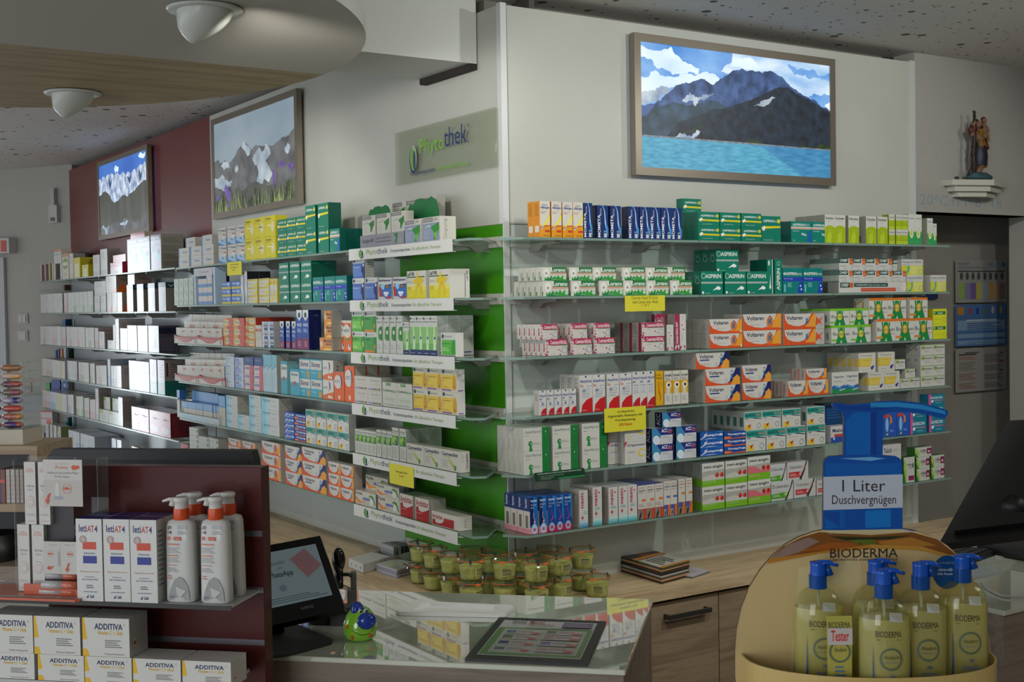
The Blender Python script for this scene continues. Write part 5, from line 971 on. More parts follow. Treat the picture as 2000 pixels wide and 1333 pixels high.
# leaflets pile
def pile(name,P,z,n,th,cols,lab,cat,grp,topops=None,jit=.0015):
    Q=[onz(a,b,z) for a,b in P]
    for i in range(n):
        c=(Q[0]+Q[2])/2; j=Vector((random.uniform(-jit,jit),random.uniform(-jit,jit),0)); m=MB(); m.slab([q-c for q in Q],(0,0,th*.96),M('b4b0b4',.6),M(cols[i%len(cols)],.6))
        if i==n-1 or i%2==0:
            ux=(Q[1]-Q[0]); vx=(Q[3]-Q[0]); w=ux.length;h=vx.length; ux.normalize(); vx.normalize(); o0=Q[0]-c
            if topops: art(m,topops,w,h,lambda a,b,e:o0+ux*a+vx*b+Vector((0,0,th*.96+e)),0,lambda cc:M(cc,.4))
        o=m.build(name,None,c+j+Vector((0,0,.0006+i*th))); tag(o,lab%(['lowest','second lowest','third lowest','fourth from below','fifth from below','sixth from below','seventh from below','eighth from below'][i] if i<n-1 else 'topmost'),cat,grp)
pile('leaflet',[(736,1118),(775,1131),(818,1118),(779,1106)],ZC,6,.0045,['8c86a0','b0a8a8','8c8ca8','9a9298'],'pale lilac edged leaflet in the pile left of the jars, %s','leaflet','leaflets on the left worktop','r 0 0 100 100 b0b4a8;p 8a5a50 0,60 30,100 0,100;p a8b890 20,10 60,10 50,60 20,50;p 8a4a3a 60,60 100,50 100,60 60,70;l 60 10 94 40 4 8a8a88')
pile('magazine',[(1196,1112),(1292,1142),(1346,1127),(1252,1098)],ZC,8,.0062,['2a2420','b8865a','3c4634','a8a4a0','1c1816'],'dark and orange covered magazine in the stack right of the jars, %s','magazine','magazines on the right worktop','r 0 0 100 100 2a2220;r 52 0 100 100 b8b4a8;p b8762a 94,0 100,0 100,100 94,100;r 40 0 50 100 b8762a;p 8a4a3a 10,30 40,40 40,80 20,60;l 56 20 90 80 5 3a3a34;p 3a8a4a 70,40 78,50 72,60',.002)
pile('brochure',[(1328,1127),(1352,1131),(1386,1119),(1352,1112)],ZC,2,.004,['5a5a5c','a8a8a8'],'thin white brochure lying right of the magazine stack, %s','brochure','brochures beside the magazines')
# ---------------------------------------------------------------- posters in the doorway
def poster(py0,py1,ops,lab):
    SP=Surf((0,.283),0); t0,z1=SP.at(1866,py0); t1,_=SP.at(1966,py0+4); _,z0=SP.at(1866,py1); w=t1-t0;h=z1-z0; m=MB(); m.box((0,0,0),(w,.001,h),M('8f8d88',.5)); panel(m,ops,w,h); tag(m.build('poster',None,SP.pt(t0,z0),0),lab,'poster','posters in the doorway')
bars=''.join('r %d 8 %d 46 %s;'%(6+11.3*i,17+11.3*i,c) for i,c in enumerate(['8aa050','7a7a9a','6a5a8a','a8a050','8a9aa8','a88a5a','a88a60','8a6a6a']))
bot=''.join('e %d 62 3 9 4a4a48;'%(11+11.3*i) for i in range(8))
poster(508,592,'t 4 88 26 94 4a4a5a URSAPHARM;T 62 88 74 94 2a5a9a HYLO;c 94 90 7 1f6a9a;t 62 82 80 87 5a7a9a EYECARE;l 4 80 60 86 2 6a6a70;r 4 72 96 75 4a4a50;'+bars+bot,'white eye drop chart poster with coloured columns, topmost in the doorway')
poster(596,678,'r 0 0 100 100 4a6a9a;r 4 4 96 62 7a94b0;r 4 30 96 38 4a6a9a;r 4 14 96 20 4a6a9a;r 20 60 80 64 a8b0b8;r 4 76 16 94 b07a2a;e 28 84 2.5 9 a03a3a;e 42 84 2.5 9 2a3a7a;e 57 84 2.5 9 6a7a2a;e 72 86 3 9 b0a0a8;e 88 86 2.5 10 b09a3a;l 22 40 92 58 4 3f5a80;l 22 6 92 12 2 5a7498','blue comparison table poster with small bottles, middle of the doorway')
poster(682,768,'l 18 88 46 94 1 4a4a4a;r 6 84 40 87 3a3a3a;l 6 74 42 82 3 9a5a4a;l 6 50 40 70 6 6a6a60;l 6 28 40 44 4 8a5a50;l 6 8 40 22 4 8a5a50;l 56 66 94 86 5 6a5a58;l 56 46 92 60 4 5a5a58;l 56 26 92 40 4 5a5a58;l 56 8 92 20 3 5a5a58;r 86 84 92 88 a03a3a;r 86 64 92 68 a03a3a;r 86 44 92 48 a03a3a','white price list poster with red marks, lowest in the doorway')
m=MB(); a=onax(1790,576,1,.283); b=onax(1832,584,1,.283); m.box((0,0,0),(b.x-a.x,.001,.035),M('1c2c5a',.5)); tag(m.build('notice',None,(a.x,.283,b.z)),'narrow dark blue notice behind the second shelf end','notice')
# ---------------------------------------------------------------- saint figure on a white bracket
q=onax(1922,382,1,-.055); bx=onax(1922,383,1,-.07).x; zt=onax(1925,350,1,-.115).z
m=MB()
for k,(w,dp,a,b) in enumerate(((.175,.115,-.022,0),(.150,.098,-.044,-.022),(.120,.08,-.064,-.044))): m.prism([(-w,0),(-w*.98,-dp*.45),(0,-dp),(w*.98,-dp*.45),(w,0)],M('b5b2a6',.5),2,a,b)
br=m.build('wall_bracket',None,(bx,-.001,zt)); tag(br,'white stepped corner moulding bracket carrying the painted statue','bracket'); 
SK=M('7a5a44',.5,0,.3); BR=M('2c1a12',.6); RED=M('4e1612',.5); NAVY=M('14182c',.5); GOLD=M('c09028',.25,.8); TEAL=M('2f4c50',.6)
e=empty('carved_statue',(bx-.012,-.055,zt)); tag(e,'painted wooden statue of a bearded man with staff carrying a child','statue')
m=MB(); m.ball((0,0,.012),(.070,.04,.016),TEAL); m.ball((-.035,-.005,.018),(.03,.028,.016),TEAL); m.ball((.035,.0,.014),(.034,.03,.014),TEAL); m.ball((.01,-.012,.02),(.03,.022,.013),TEAL); m.build('water_base',e)
m=MB(); m.tube([(-.048,-.01,.018),(-.044,-.01,.06),(-.047,-.01,.11),(-.042,-.012,.16),(-.044,-.012,.22),(-.041,-.012,.252)],[.006,.008,.0075,.0065,.006,.005],BR); m.tube([(-.041,-.012,.25),(-.049,-.012,.272)],[.005,.003],BR); m.tube([(-.041,-.012,.25),(-.037,-.012,.27)],[.004,.003],BR); m.tube([(-.046,-.01,.07),(-.060,-.008,.045),(-.074,-.008,.022)],[.006,.004,.004],BR); m.tube([(-.046,-.01,.08),(-.036,-.01,.05),(-.034,-.01,.022)],[.006,.004,.003],BR); m.ball((-.054,-.01,.10),.007,BR); m.ball((-.053,-.01,.13),.006,BR); m.build('tree_staff',e)
def skin(name,verts,edges,rad,mat,parent):
    me=bpy.data.meshes.new(name); me.from_pydata(verts,edges,[]); me.materials.append(mat); o=bpy.data.objects.new(name,me); COL.objects.link(o); o.parent=parent
    s=o.modifiers.new('skin','SKIN'); s.use_smooth_shade=True
    if not me.skin_vertices: pass
    for i,v in enumerate(me.skin_vertices[0].data): v.radius=(rad[i],rad[i]); v.use_root=(i==0)
    ss=o.modifiers.new('sub','SUBSURF'); ss.levels=1; ss.render_levels=2; return o
def skin_mesh(name,verts,edges,rad,mat,parent):
    m=MB()
    for a,b in edges: m.tube([verts[a],(Vector(verts[a])+Vector(verts[b]))/2,verts[b]],[rad[a],(rad[a]+rad[b])/2*1.03,rad[b]],mat,12); 
    for v,r in zip(verts,rad): m.ball(v,r*1.0,mat,12,8)
    return m.build(name,parent)
V=[(.008,0,.118),(.004,-.002,.155),(-.004,-.004,.190),(-.010,-.006,.206),(-.012,-.010,.222),(.020,-.004,.085),(.004,-.006,.055),(-.016,-.006,.030),(-.022,-.016,.026),(.024,.006,.088),(.022,.004,.055),(.006,.004,.028),(.000,-.008,.024),(-.026,-.004,.192),(-.052,-.010,.178),(-.050,-.012,.214),(-.043,-.016,.226),(.020,-.004,.186),(.036,-.016,.165),(.020,-.030,.158)]
E=[(0,1),(1,2),(2,3),(3,4),(0,5),(5,6),(6,7),(7,8),(0,9),(9,10),(10,11),(11,12),(2,13),(13,14),(14,15),(15,16),(2,17),(17,18),(18,19)]
Rr=[.020,.018,.019,.008,.013,.013,.010,.006,.005,.013,.010,.006,.005,.010,.008,.007,.006,.010,.008,.006]
skin_mesh('carved_body',V,E,Rr,SK,e)
m=MB(); m.lathe([(.026,.062),(.028,.075),(.030,.10),(.024,.125),(.022,.15),(.020,.165),(.010,.175)],NAVY,18,(.010,-.001,0),1.1,.85); m.build('tunic',e)
m=MB(); m.tube([(-.030,-.004,.200),(-.050,-.006,.186),(-.058,-.008,.196),(-.054,-.010,.212)],[.012,.013,.011,.008],RED,12); m.tube([(.018,.004,.18),(.036,.002,.150),(.044,.0,.128),(.034,-.006,.118)],[.012,.015,.015,.008],RED,12); m.tube([(.028,.008,.11),(.042,.010,.085),(.040,.01,.064)],[.014,.012,.006],NAVY,10); m.build('cloak',e)
m=MB(); m.slab([(-.028,-.022,.196),(-.016,-.026,.198),(-.004,-.026,.172),(-.014,-.026,.170)],(0,.004,0),GOLD); m.slab([(.000,-.027,.136),(.004,-.026,.162),(.030,-.022,.132)],(0,.004,0),GOLD); m.slab([(-.030,-.020,.16),(-.026,-.022,.13),(-.018,-.024,.128)],(0,.004,0),GOLD); m.ball((.050,.006,.066),(.012,.008,.012),GOLD); m.build('gilded_trim',e)
m=MB(); m.ball((-.014,.002,.228),(.014,.013,.015),M('1c120e')); m.ball((-.006,-.014,.212),(.009,.007,.010),M('1c120e')); m.build('hair_and_beard',e)
V=[(.022,-.008,.196),(.022,-.010,.214),(.018,-.012,.226),(.017,-.014,.238),(.030,-.018,.190),(.030,-.022,.172),(.014,-.018,.186),(.010,-.024,.170),(.034,-.012,.212),(.038,-.020,.198),(.010,-.014,.214),(.000,-.016,.216)]
skin_mesh('child_figure',V,[(0,1),(1,2),(2,3),(0,4),(4,5),(0,6),(6,7),(1,8),(8,9),(1,10),(10,11)],[.010,.009,.006,.010,.007,.005,.007,.005,.005,.004,.005,.004],SK,e)
m=MB(); m.ball((.017,-.010,.243),(.0105,.0105,.009),M('4a2412')); m.build('child_hair',e)
m=MB(); m.box((-.006,-.006,0),(.006,.006,.014),M('3a3f3c')); tag(m.build('small_figurine',None,(bx-.115,-.03,zt+.0005)),'tiny dark block standing left of the statue on the bracket','ornament')
# ---------------------------------------------------------------- far left wall fittings
BD=Vector((-.53,.848,0)); BN=Vector((-.848,-.53,0))
def onback(px,py,off=0.004):
    p0=Vector((.02,5.075,0))+BN*off; r=ray(px,py); return CAM+r*((p0-CAM).dot(BN)/r.dot(BN))
class BS(Surf): pass
SBK=Surf((.02+BN.x*.002,5.075+BN.y*.002),math.degrees(math.atan2(-BD.y,-BD.x)))
def wallplate(px0,px1,py0,py1,parts,lab,name,cat,dep_=.01):
    t0,z0=SBK.at(px0,py1);t1,_=SBK.at(px1,py1);_,z1=SBK.at(px0,py0); e=empty(name,SBK.pt(t0,z0),SBK.ang); tag(e,lab,cat); w=t1-t0;h=z1-z0
    for nm,a,b,c,d,col,y in parts: m=MB(); m.box((a*w,-y,b*h),(c*w,0 if y<dep_*1.01 else -dep_*.9,d*h),M(col,.4)); m.build(nm,e)
wallplate(36,56,613,632,[('frame',0,0,1,1,'a09e98',.008),('rocker',.15,.15,.48,.85,'b0aea8',.013),('rocker',.52,.15,.85,.85,'b0aea8',.013)],'white double light switch, upper one on the far left wall','light_switch','light switch')
wallplate(36,56,646,667,[('frame',0,0,1,1,'a09e98',.008),('rocker',.15,.15,.85,.85,'aeaca6',.013)],'white single light switch, lower one on the far left wall','light_switch','light switch')
wallplate(47,62,748,766,[('frame',0,0,1,1,'a09e98',.008),('socket_face',.2,.2,.8,.8,'8f8d88',.012)],'white wall socket low on the far left wall','wall_socket','socket')
wallplate(102,118,402,436,[('housing',0,0,1,1,'b4b2ac',.03),('sensor_lens',.25,.08,.75,.3,'5a5a5c',.034),('arm',.2,1.0,.7,1.95,'a8a6a0',.03)],'white motion sensor on an arm near the ceiling at far left','motion_sensor','sensor',.03)
wallplate(-12,34,468,497,[('housing',0,0,1,1,'b4b4b4',.07),('warning_sticker',.66,.1,.9,.85,'b84a2a',.0715)],'white sliding door operator box with orange sticker at far left','door_operator','door operator',.07)
m=MB(); a=onback(-30,505); b=onback(11,505); m.slab([Vector((a.x,a.y,.3)),Vector((b.x,b.y,.3)),Vector((b.x,b.y,a.z)),Vector((a.x,a.y,a.z))],BN*.02,M('a8a8aa',.4)); struct('door_2',m)
# small side shelf with a few cartons beyond the burgundy wall
for i,(py,its) in enumerate(((569,((112,120,'6a4a40',10),)),(637,((112,131,'2a5a8a',12),(133,141,'a0a0a0',12))),(700,((98,101,'2a4a8a',16),(103,106,'2a3a7a',18),(108,113,'b06a30',18),(115,120,'a8b0b8',20),(122,130,'2f4a40',18))),(769,((80,88,'3a8a3a',22),(91,108,'24408c',28),(111,143,'b8b8ba',28))),(829,((70,93,'b8b0ae',28),(119,131,'2a6a70',16),(132,144,'a8b8b8',20))),(886,((70,77,'a8a0a0',42),(79,99,'1c1c5a',30))))):
    t0,z=SBK.at(78 if i<3 else 66,py); t1,_=SBK.at(146,py); t1=min(t1,-.03); e=empty('side_shelf',SBK.pt(t0,z,-.06),SBK.ang); tag(e,'%s small glass side shelf beyond the burgundy wall end'%['topmost','second','third','fourth','fifth','lowest'][i],'glass shelf','small side shelves')
    m=MB(); m.box((0,0,-.006),(t1-t0,.06,0),GLASS); m.build('glass_plate',e)
    for j,(a,b,c,h) in enumerate(its):
        ta=SBK.t(a,z,-.10);tb=min(SBK.t(b,z,-.10),t1); hh=min(h*.0034,.15); m=MB(); m.box((0,0,0),(max(tb-ta,.008),.05,hh),carton(c)); 
        if i==3 and j==2: panel(m,'c 60 62 34 1f4a8a;T 40 52 82 74 c8d0e0 NEU',tb-ta,hh)
        if i==4 and j==0: panel(m,'r 0 90 100 100 b83a30;r 50 10 90 40 c84a3a;r 0 45 100 50 b83a30',tb-ta,hh)
        o=m.build('medicine_carton',None,SBK.pt(ta,z+.0008,-.058),SBK.ang); tag(o,'%s carton, %s on the %s small side shelf'%({'6a4a40':'brown','2a5a8a':'blue','a0a0a0':'grey','2a4a8a':'slim blue','2a3a7a':'slim navy','b06a30':'slim orange','a8b0b8':'pale grey','2f4a40':'dark green','3a8a3a':'green','24408c':'royal blue','b8b8ba':'white round badge','b8b0ae':'white red striped','2a6a70':'dark teal','a8b8b8':'pale teal','a8a0a0':'tall grey','1c1c5a':'dark violet'}[c],['first','second','third','fourth','fifth'][j],['topmost','second','third','fourth','fifth','lowest'][i]),'medicine box','cartons on the small side shelves')
# ================================================================ SALES DESK WITH GLASS TOP
DU=Vector((.70711,-.70711,0)); DV=Vector((.70711,.70711,0)); FRC=Vector((-.743,-1.503,0))
DESKGLASS,nt_,b_=newmat('desk_glass_top'); b_.inputs['Base Color'].default_value=rgb('c4c8b6'); b_.inputs['Roughness'].default_value=.025; b_.inputs['IOR'].default_value=1.75; b_.inputs['Coat Weight'].default_value=1; b_.inputs['Coat Roughness'].default_value=.01; b_.inputs['Coat IOR'].default_value=1.8
SDK=Surf((FRC.x,FRC.y),-45)     # t=0 at the right front corner, dp towards the shelves
e=empty('sales_desk',(FRC.x,FRC.y,0),SDK.ang); tag(e,'grey oak sales desk with reflecting glass top set diagonally before the shelves','desk')
m=MB(); m.box((-1.75,.0,ZD-.010),(0,.525,ZD),DESKGLASS); o=m.build('glass_top',e,bev=.002)
m=MB(); m.box((-1.745,.006,0),(-.03,.515,ZD-.0105),OAKG); m.build('desk_body',e)
m=MB(); m.box((-.0295,.004,0),(-.004,.520,ZD-.0105),OAKG); m.build('side_panel',e)
# coin dish
Q=[onz(a,b,ZD+.0005) for a,b in ((768,1203),(808,1181),(1008,1190),(985,1208))]; c=(Q[0]+Q[2])/2; m=MB()
def lerpq(Q,u,v): return (Q[0]*(1-u)+Q[1]*u)*(1-v)+(Q[3]*(1-u)+Q[2]*u)*v
def rq(Q,mg,cx,n=4):
    P=[];k=[(mg,mg,0),(mg,1-mg,1),(1-mg,1-mg,2),(1-mg,mg,3)]
    for (u,v) in ((mg,mg+cx),(mg+cx*2,mg),(1-mg-cx*2,mg),(1-mg,mg+cx),(1-mg,1-mg-cx),(1-mg-cx*2,1-mg),(mg+cx*2,1-mg),(mg,1-mg-cx)): P.append(lerpq(Q,u,v))
    return P
A=rq(Q,0,.06);B=rq(Q,.13,.06); N=len(A); T=Vector((0,0,.008))
m.add([p-c for p in A]+[p-c+T for p in A]+[p-c+T for p in B]+[p-c+T*.15 for p in B],[(i,(i+1)%N,N+(i+1)%N,N+i) for i in range(N)]+[(N+i,N+(i+1)%N,2*N+(i+1)%N,2*N+i) for i in range(N)]+[(2*N+i,2*N+(i+1)%N,3*N+(i+1)%N,3*N+i) for i in range(N)]+[tuple(3*N+i for i in range(N))],M('eaeae6',.4))
tag(m.build('coin_dish',None,c),'white rounded coin dish lying on the glass desk top','dish')
# counter mat with price sheet
Q=[onz(a,b,ZD+.0006) for a,b in ((908,1291),(1147,1303),(1184,1218),(975,1210))]; c=(Q[0]+Q[2])/2; e=empty('counter_mat',c); tag(e,'black framed counter mat with green price sheet on the glass desk','mat')
m=MB(); m.slab([q-c for q in Q],(0,0,.004),M('1a1a1c',.45)); m.build('frame',e)
I=[lerpq(Q,.07 if u==0 else .93,.09 if v==0 else .93)-c for u,v in ((0,0),(1,0),(1,1),(0,1))]
def qfn(I,up):
    w=(I[1]-I[0]).length;h=(I[3]-I[0]).length
    return w,h,(lambda a,b,e:(I[0]*(1-a/w)+I[1]*(a/w))*(1-b/h)+(I[3]*(1-a/w)+I[2]*(a/w))*(b/h)+up*e)
w,h,fn=qfn([p+Vector((0,0,.0042)) for p in I],Vector((0,0,1))); m=MB()
cells=''.join('r %d %d %d %d b4b0ac;l %d %d %d %d 2 8a6a70;r %d %d %d %d %s;e %d %d 5 3 b85a50;'%(x,y,x+38,y+13,x+14,y+5,x+32,y+12,x+2,y+3,x+12,y+11,cc,x+33,y+3) for x,y,cc in ((10,12,'5a6a7a'),(10,28,'2a3a6a'),(10,44,'5a6a4a'),(10,58,'5a6a8a'),(52,12,'b08a90'),(52,28,'6a6a9a'),(52,44,'a87a8a'),(52,58,'5a6a4a')))
art(m,'r 0 0 100 100 b8b8b4;r 1 2 99 78 5f8a48;r 8 8 94 74 aab0a4;'+cells+'T 12 88 26 96 4a4a44 [mA];T 30 90 46 97 a83a34 Marien;t 30 82 58 89 a83a34 Apotheke;r 66 80 97 94 4a4a78;l 67 82 96 93 2 9a7a8a;l 30 74 80 78 1 6a7a60',w,h,fn,0,lambda cc:M(cc,.35)); m.build('price_sheet',e)
# ceramic animal money box
c=onz(704,1249,ZD+.0005); e=empty('ceramic_money_box',c,-.25); tag(e,'green spotted ceramic animal money box with blue snout on the glass desk','money box')
CG=noisy('green_glaze','76b422','8ccc34',6,.12,coat=.8); CB=M('1c3a9c',.12,0,.8)
m=MB(); m.lathe([(.0,0),(.022,.0),(.029,.006),(.0325,.018),(.0315,.032),(.027,.046),(.019,.057),(.009,.063),(.001,.0645)],CG,32,(0,0,0),1,.92); m.build('body',e)
m=MB(); m.ball((.007,-.026,.040),(.0185,.012,.0165),CB,20,14); m.build('snout',e)
for s,x,rz in ((-1,-.022,.5),(1,.013,-.6)):
    m=MB(); m.ball((x,-.004,.056),(.008,.013,.0155),CB,14,10); o=m.build('ear',e); o.rotation_euler=(0,rz*.4,0)
for x in (-.003,.008):
    m=MB(); m.ball((x,-.0155,.0565),(.0045,.003,.0045),M('c8d0c0',.2)); m.ball((x+.001,-.0183,.0565),(.0022,.0012,.0026),BLACK); m.build('eye',e)
m=MB(); pts=[]
for k in range(11):
    a=-2.25+1.45*k/10; pts.append((.0318*math.cos(a)*1.0,.0300*math.sin(a),.024-.009*math.sin(math.pi*k/10)))
m.tube(pts,.0006,M('5a2a18'),6); m.build('smile',e)
m=MB()
for x,y,z in ((-.0275,-.0145,.030),(.0135,-.0265,.012),(-.02,-.0215,.010),(.028,-.010,.02)): m.ball((x,y,z),(.0032,.0032,.004),M('c8501c',.2)); m.ball((x*1.03,y*1.03,z),(.0014,.0022,.0024),M('8a1c10',.2))
m.build('spots',e)
# till tablet screen
DT=2.42
def onplane(px,py,A,B,C_):
    n=(B-A).cross(C_-A); r=ray(px,py); return CAM+r*((A-CAM).dot(n)/r.dot(n))
Q4=[dep(470,1236,DT-.02),dep(674,1190,DT-.02),dep(625,1047,DT+.10),dep(436,1082,DT+.10)]; Q4[3]=onplane(436,1082,Q4[0],Q4[1],Q4[2]); c=Q4[0]; nrm=(Q4[1]-Q4[0]).cross(Q4[3]-Q4[0]).normalized()
if nrm.dot(FW)>0: nrm=-nrm
e=empty('till_screen',onz(570,1262,ZD)); tag(e,'black till tablet screen on a stand at the left of the desk','monitor'); o0=e.location
m=MB(); m.slab([q-o0 for q in Q4],-nrm*.018,DARK); ob=m.build('housing',e,bev=.004)
I=[lerpq(Q4,u,v)-o0+nrm*.0008 for u,v in ((.06,.20),(.93,.20),(.93,.90),(.06,.90))]; w,h,fn=qfn(I,nrm); m=MB()
def scr(c):
    k='scr'+c
    if k not in _m:
        mm,nn,bb=newmat('screen'); bb.inputs['Base Color'].default_value=(.01,.01,.01,1); bb.inputs['Roughness'].default_value=.35; bb.inputs['Specular IOR Level'].default_value=.15; bb.inputs['Emission Color'].default_value=rgb(c); bb.inputs['Emission Strength'].default_value=.62; _m[k]=mm
    return _m[k]
art(m,'r 0 0 100 100 5a6668;e 20 78 6 7 4a5658;e 84 84 5 8 445054;e 40 92 3 4 4a5658;t 36 74 60 82 2a3438 Vorbesteller;t 50 64 56 69 2a3438 per;T 34 48 66 61 20282c WhatsApp;e 50 30 4 6 46525a;p 604648 66,80 86,95 99,58 80,40;l 72 60 92 82 6 5c4648;l 32 4 96 16 3 3c484c;e 30 36 2 3 4a5a70;e 78 60 1 2 8a3a40',w,h,fn,0,scr,.00012); m.build('screen_glass',e)
ctr=lerpq(Q4,.66,.10)-o0; m=MB(); art(m,'t 0 0 100 100 8a8c8c WEPOS',.025,.006,lambda a,b,ee:ctr-(Q4[1]-Q4[0]).normalized()*.012+(Q4[1]-Q4[0]).normalized()*a+(Q4[3]-Q4[0]).normalized()*b+nrm*.001,0,lambda c:M(c,.4)); m.build('maker_plate',e)
P=[onz(a,b,ZD+.0004)-o0 for a,b in ((500,1228),(585,1226),(650,1254),(648,1260),(560,1284),(500,1290))]; m=MB(); m.slab(P,(0,0,.005),M('19191b',.6)); m.build('foot_plate',e)
a=onz(540,1240,ZD)-o0; t=lerpq(Q4,.35,.2)-o0-nrm*.02; m=MB(); m.tube([a+Vector((0,0,.004)),a+Vector((0,0,.03)),t],[.016,.014,.012],DARK,12); m.build('neck',e)
# round black pot behind
c=onz(628,1222,ZD+.0005)+FW*.03; c.z=ZD+.0005; m=MB(); m.lathe([(.030,0),(.032,.003),(.032,.055),(.030,.055),(.029,.006)],M('101011',.45),32); tag(m.build('pen_pot',None,c),'round black pot on the desk behind the till screen','pot')
# barcode scanner in its holder and card terminal
c=onz(676,1204,ZD+.0005)+FW*.05; c.z=ZD+.0005; e=empty('hand_scanner_stand',c,-.4); tag(e,'grey holder with curved black hand scanner right of the till screen','scanner'); 
hz_=lambda py: (lambda q:q.z)(CAM+ray(680,py)*((c-CAM).dot(FW)/1.0))
z1=hz_(1117)-c.z; z2=hz_(1078)-c.z
m=MB(); m.box((-.004,-.012,.0),(.016,.012,z1*.55),M('5a5a54',.4)); m.box((.004,-.010,z1*.55),(.016,.010,z1),M('5a5a54',.4)); m.build('holder',e,bev=.002)
m=MB(); m.tube([(.010,-.004,z1*.5),(.008,-.006,z1*.86),(.000,-.008,z1*.95),(-.020,-.008,z1*.96)],[.004,.004,.004,.004],BLACK,8); m.build('hook',e)
m=MB(); m.ball((-.020,-.004,(z1+z2)/2+.006),(.014,.012,(z2-z1)*.62),M('0e0e0f',.12,0,.6),18,12); m.tube([(-.022,-.004,(z1+z2)/2),(-.018,-.003,z1*.6)],[.011,.007],M('0e0e0f',.2),12); m.build('scanner_head',e)
m=MB(); c2=onz(662,1228,ZD+.0005)+FW*.04; c2.z=ZD+.0005; m.box((-.02,-.02,0),(.022,.02,.035),M('141415',.4)); m.box((-.016,-.021,.022),(.018,-.0201,.032),M('2c2e30',.2)); tag(m.build('card_terminal',None,c2,-.6,bev=.003),'small black card terminal beside the scanner holder','card terminal')
# ================================================================ BURGUNDY DISPLAY UNIT, LEFT FOREGROUND
ZG=1.216; G0=onz(452.4,1185,ZG); SG=Surf((G0.x,G0.y),-45); TL_=SG.t(-170,ZG)
PD=.122
tp=SG.t(511,1.40,PD); zt=SG.z(tp,914,PD); tl=SG.t(88,1.40,PD)
e=empty('display_gondola',SG.pt(0,0),SG.ang); tag(e,'dark burgundy slotted display unit with white shelves at the left','display unit')
BG=M('501d1b',.4,0,.1)
m=MB(); m.box((tl,PD,0),(tp,PD+.034,zt),BG); m.build('back_panel',e,bev=.001)
for py,nm in ((1042,'slot_rail'),(1152,'slot_rail'),(1255,'slot_rail')):
    zz=SG.z(tp,py,PD); m=MB(); m.box((tl+.002,PD-.002,zz-.006),(tp-.0005,PD-.0001,zz+.004),M('77757a',.35,.7)); m.build(nm,e)
m=MB(); m.box((TL_,0,ZG-.003),(0,PD-.003,ZG),M('b4b8b4',.25)); m.box((TL_,-.001,ZG-.007),(0,.001,ZG+.0002),M('26241f',.4)); m.box((TL_,.02,ZG-.012),(-.02,PD-.003,ZG-.0031),M('4a4846')); m.build('shelf',e)
t1=SG.t(190/2.818,ZG); zu=SG.z(t1,860+1140/2.818); hb=.0; zl=zu-(SG.z(t1,860+957/2.818)-zu); 
m=MB(); m.box((TL_,0,zl-.006),(SG.t(430,zl),PD-.003,zl-.0005),M('b4b8b4',.25)); m.build('shelf',e)
m=MB(); m.box((TL_,0,.0),(tp,PD-.003,.12),BG); m.build('plinth',e)
W_=''
prod('''
addi|white vitamin carton with yellow chevrons|d0cfc9|c4c3be|c8c7c2|.062|p e0b020 0,100 0,42 10,44 4,100;p e0b020 0,0 14,0 10,18 0,20;T 26 70 86 86 24265a ADDITIVA;o 90 84 3 24265a;T 32 57 86 67 d8b040 Vitamin C + Zink;l 48 24 84 46 4 7a7a78;t 48 4 88 9 5a5a58 Depot-Kapseln | 30 Stück;e 26 34 11 17 d8b850;e 26.6 34 9.6 14.5 d0cfc9;e 27 32 7 5 b87a2c;e 40 46 2 3 e0b84a|V 14 14 40 80 3a3a40 IIIIIII;T 30 84 96 94 24265a ADDITIVA;l 50 20 90 40 2 8a8a88
leti|tall white cream carton with blue lid|cfcfcb|c2c2bf|1c1c70|.036|T 12 84 42 93 1c2466 leti;T 44 84 71 92 b8381c AT;T 72 84 84 92 1c2466 4;r 25 63 77 72 c8401c;c 27 75 4.6 c0b4b0;o 27 75 4.6 9a6a68;o 27 75 2.8 a87a78;t 30 57 72 60 6a70a0 Intensivcreme;r 26 46 78 55 1c2a8a;t 14 34.5 88 37 c87a60 Pflegende Intensivcreme;t 32 28.5 68 30.5 4a5080 Atopische,;t 20 25.5 82 27.8 4a5080 sehr trockene Haut;l 36 16 64 21 2 6a6a70;p 1c2a6a 34,4 44,8 42,4;T 50 4 64 8 1c2a6a Leti;l 25 11 77 13 1 7a80a0|l 14 20 70 90 12 8a8a88
aven|slim white lip cream carton|c8c6c0|b0aea8||.024|t 14 83 84 88 c8745a AVENE;t 26 88.5 70 90 c8745a EAU THERMALE;t 20 60 86 63.5 5a5c66 Cold Cream;l 26 54 80 58 2 9a9a9c;e 50 36 38 9.5 c8a09a;e 50 36 34 8.4 c8c6c0;e 52 35 24 6 c8a09a;e 52 35 20 5 c8c6c0;l 14 14 86 18 2 a8a8a8;l 20 5 80 6.5 1 c8846a|
''')
wh='display unit at left'
blk(SG,'lower shelf of display unit',zl,'addi','z','-60,210,467,734,1005',1275,1166,nm='vitamin_carton',side='R')
blk(SG,'lower shelf of display unit',zl,'addi','z','-66,190,455',716,957,on=1,nm='vitamin_carton',side='R')
blk(SG,'upper shelf of display unit',ZG,'leti','z','427,575,724',872,432,nb=1,nm='cream_carton',side='R',allb=1)
for o in [c[0] for c in CART[-12:]]: pass
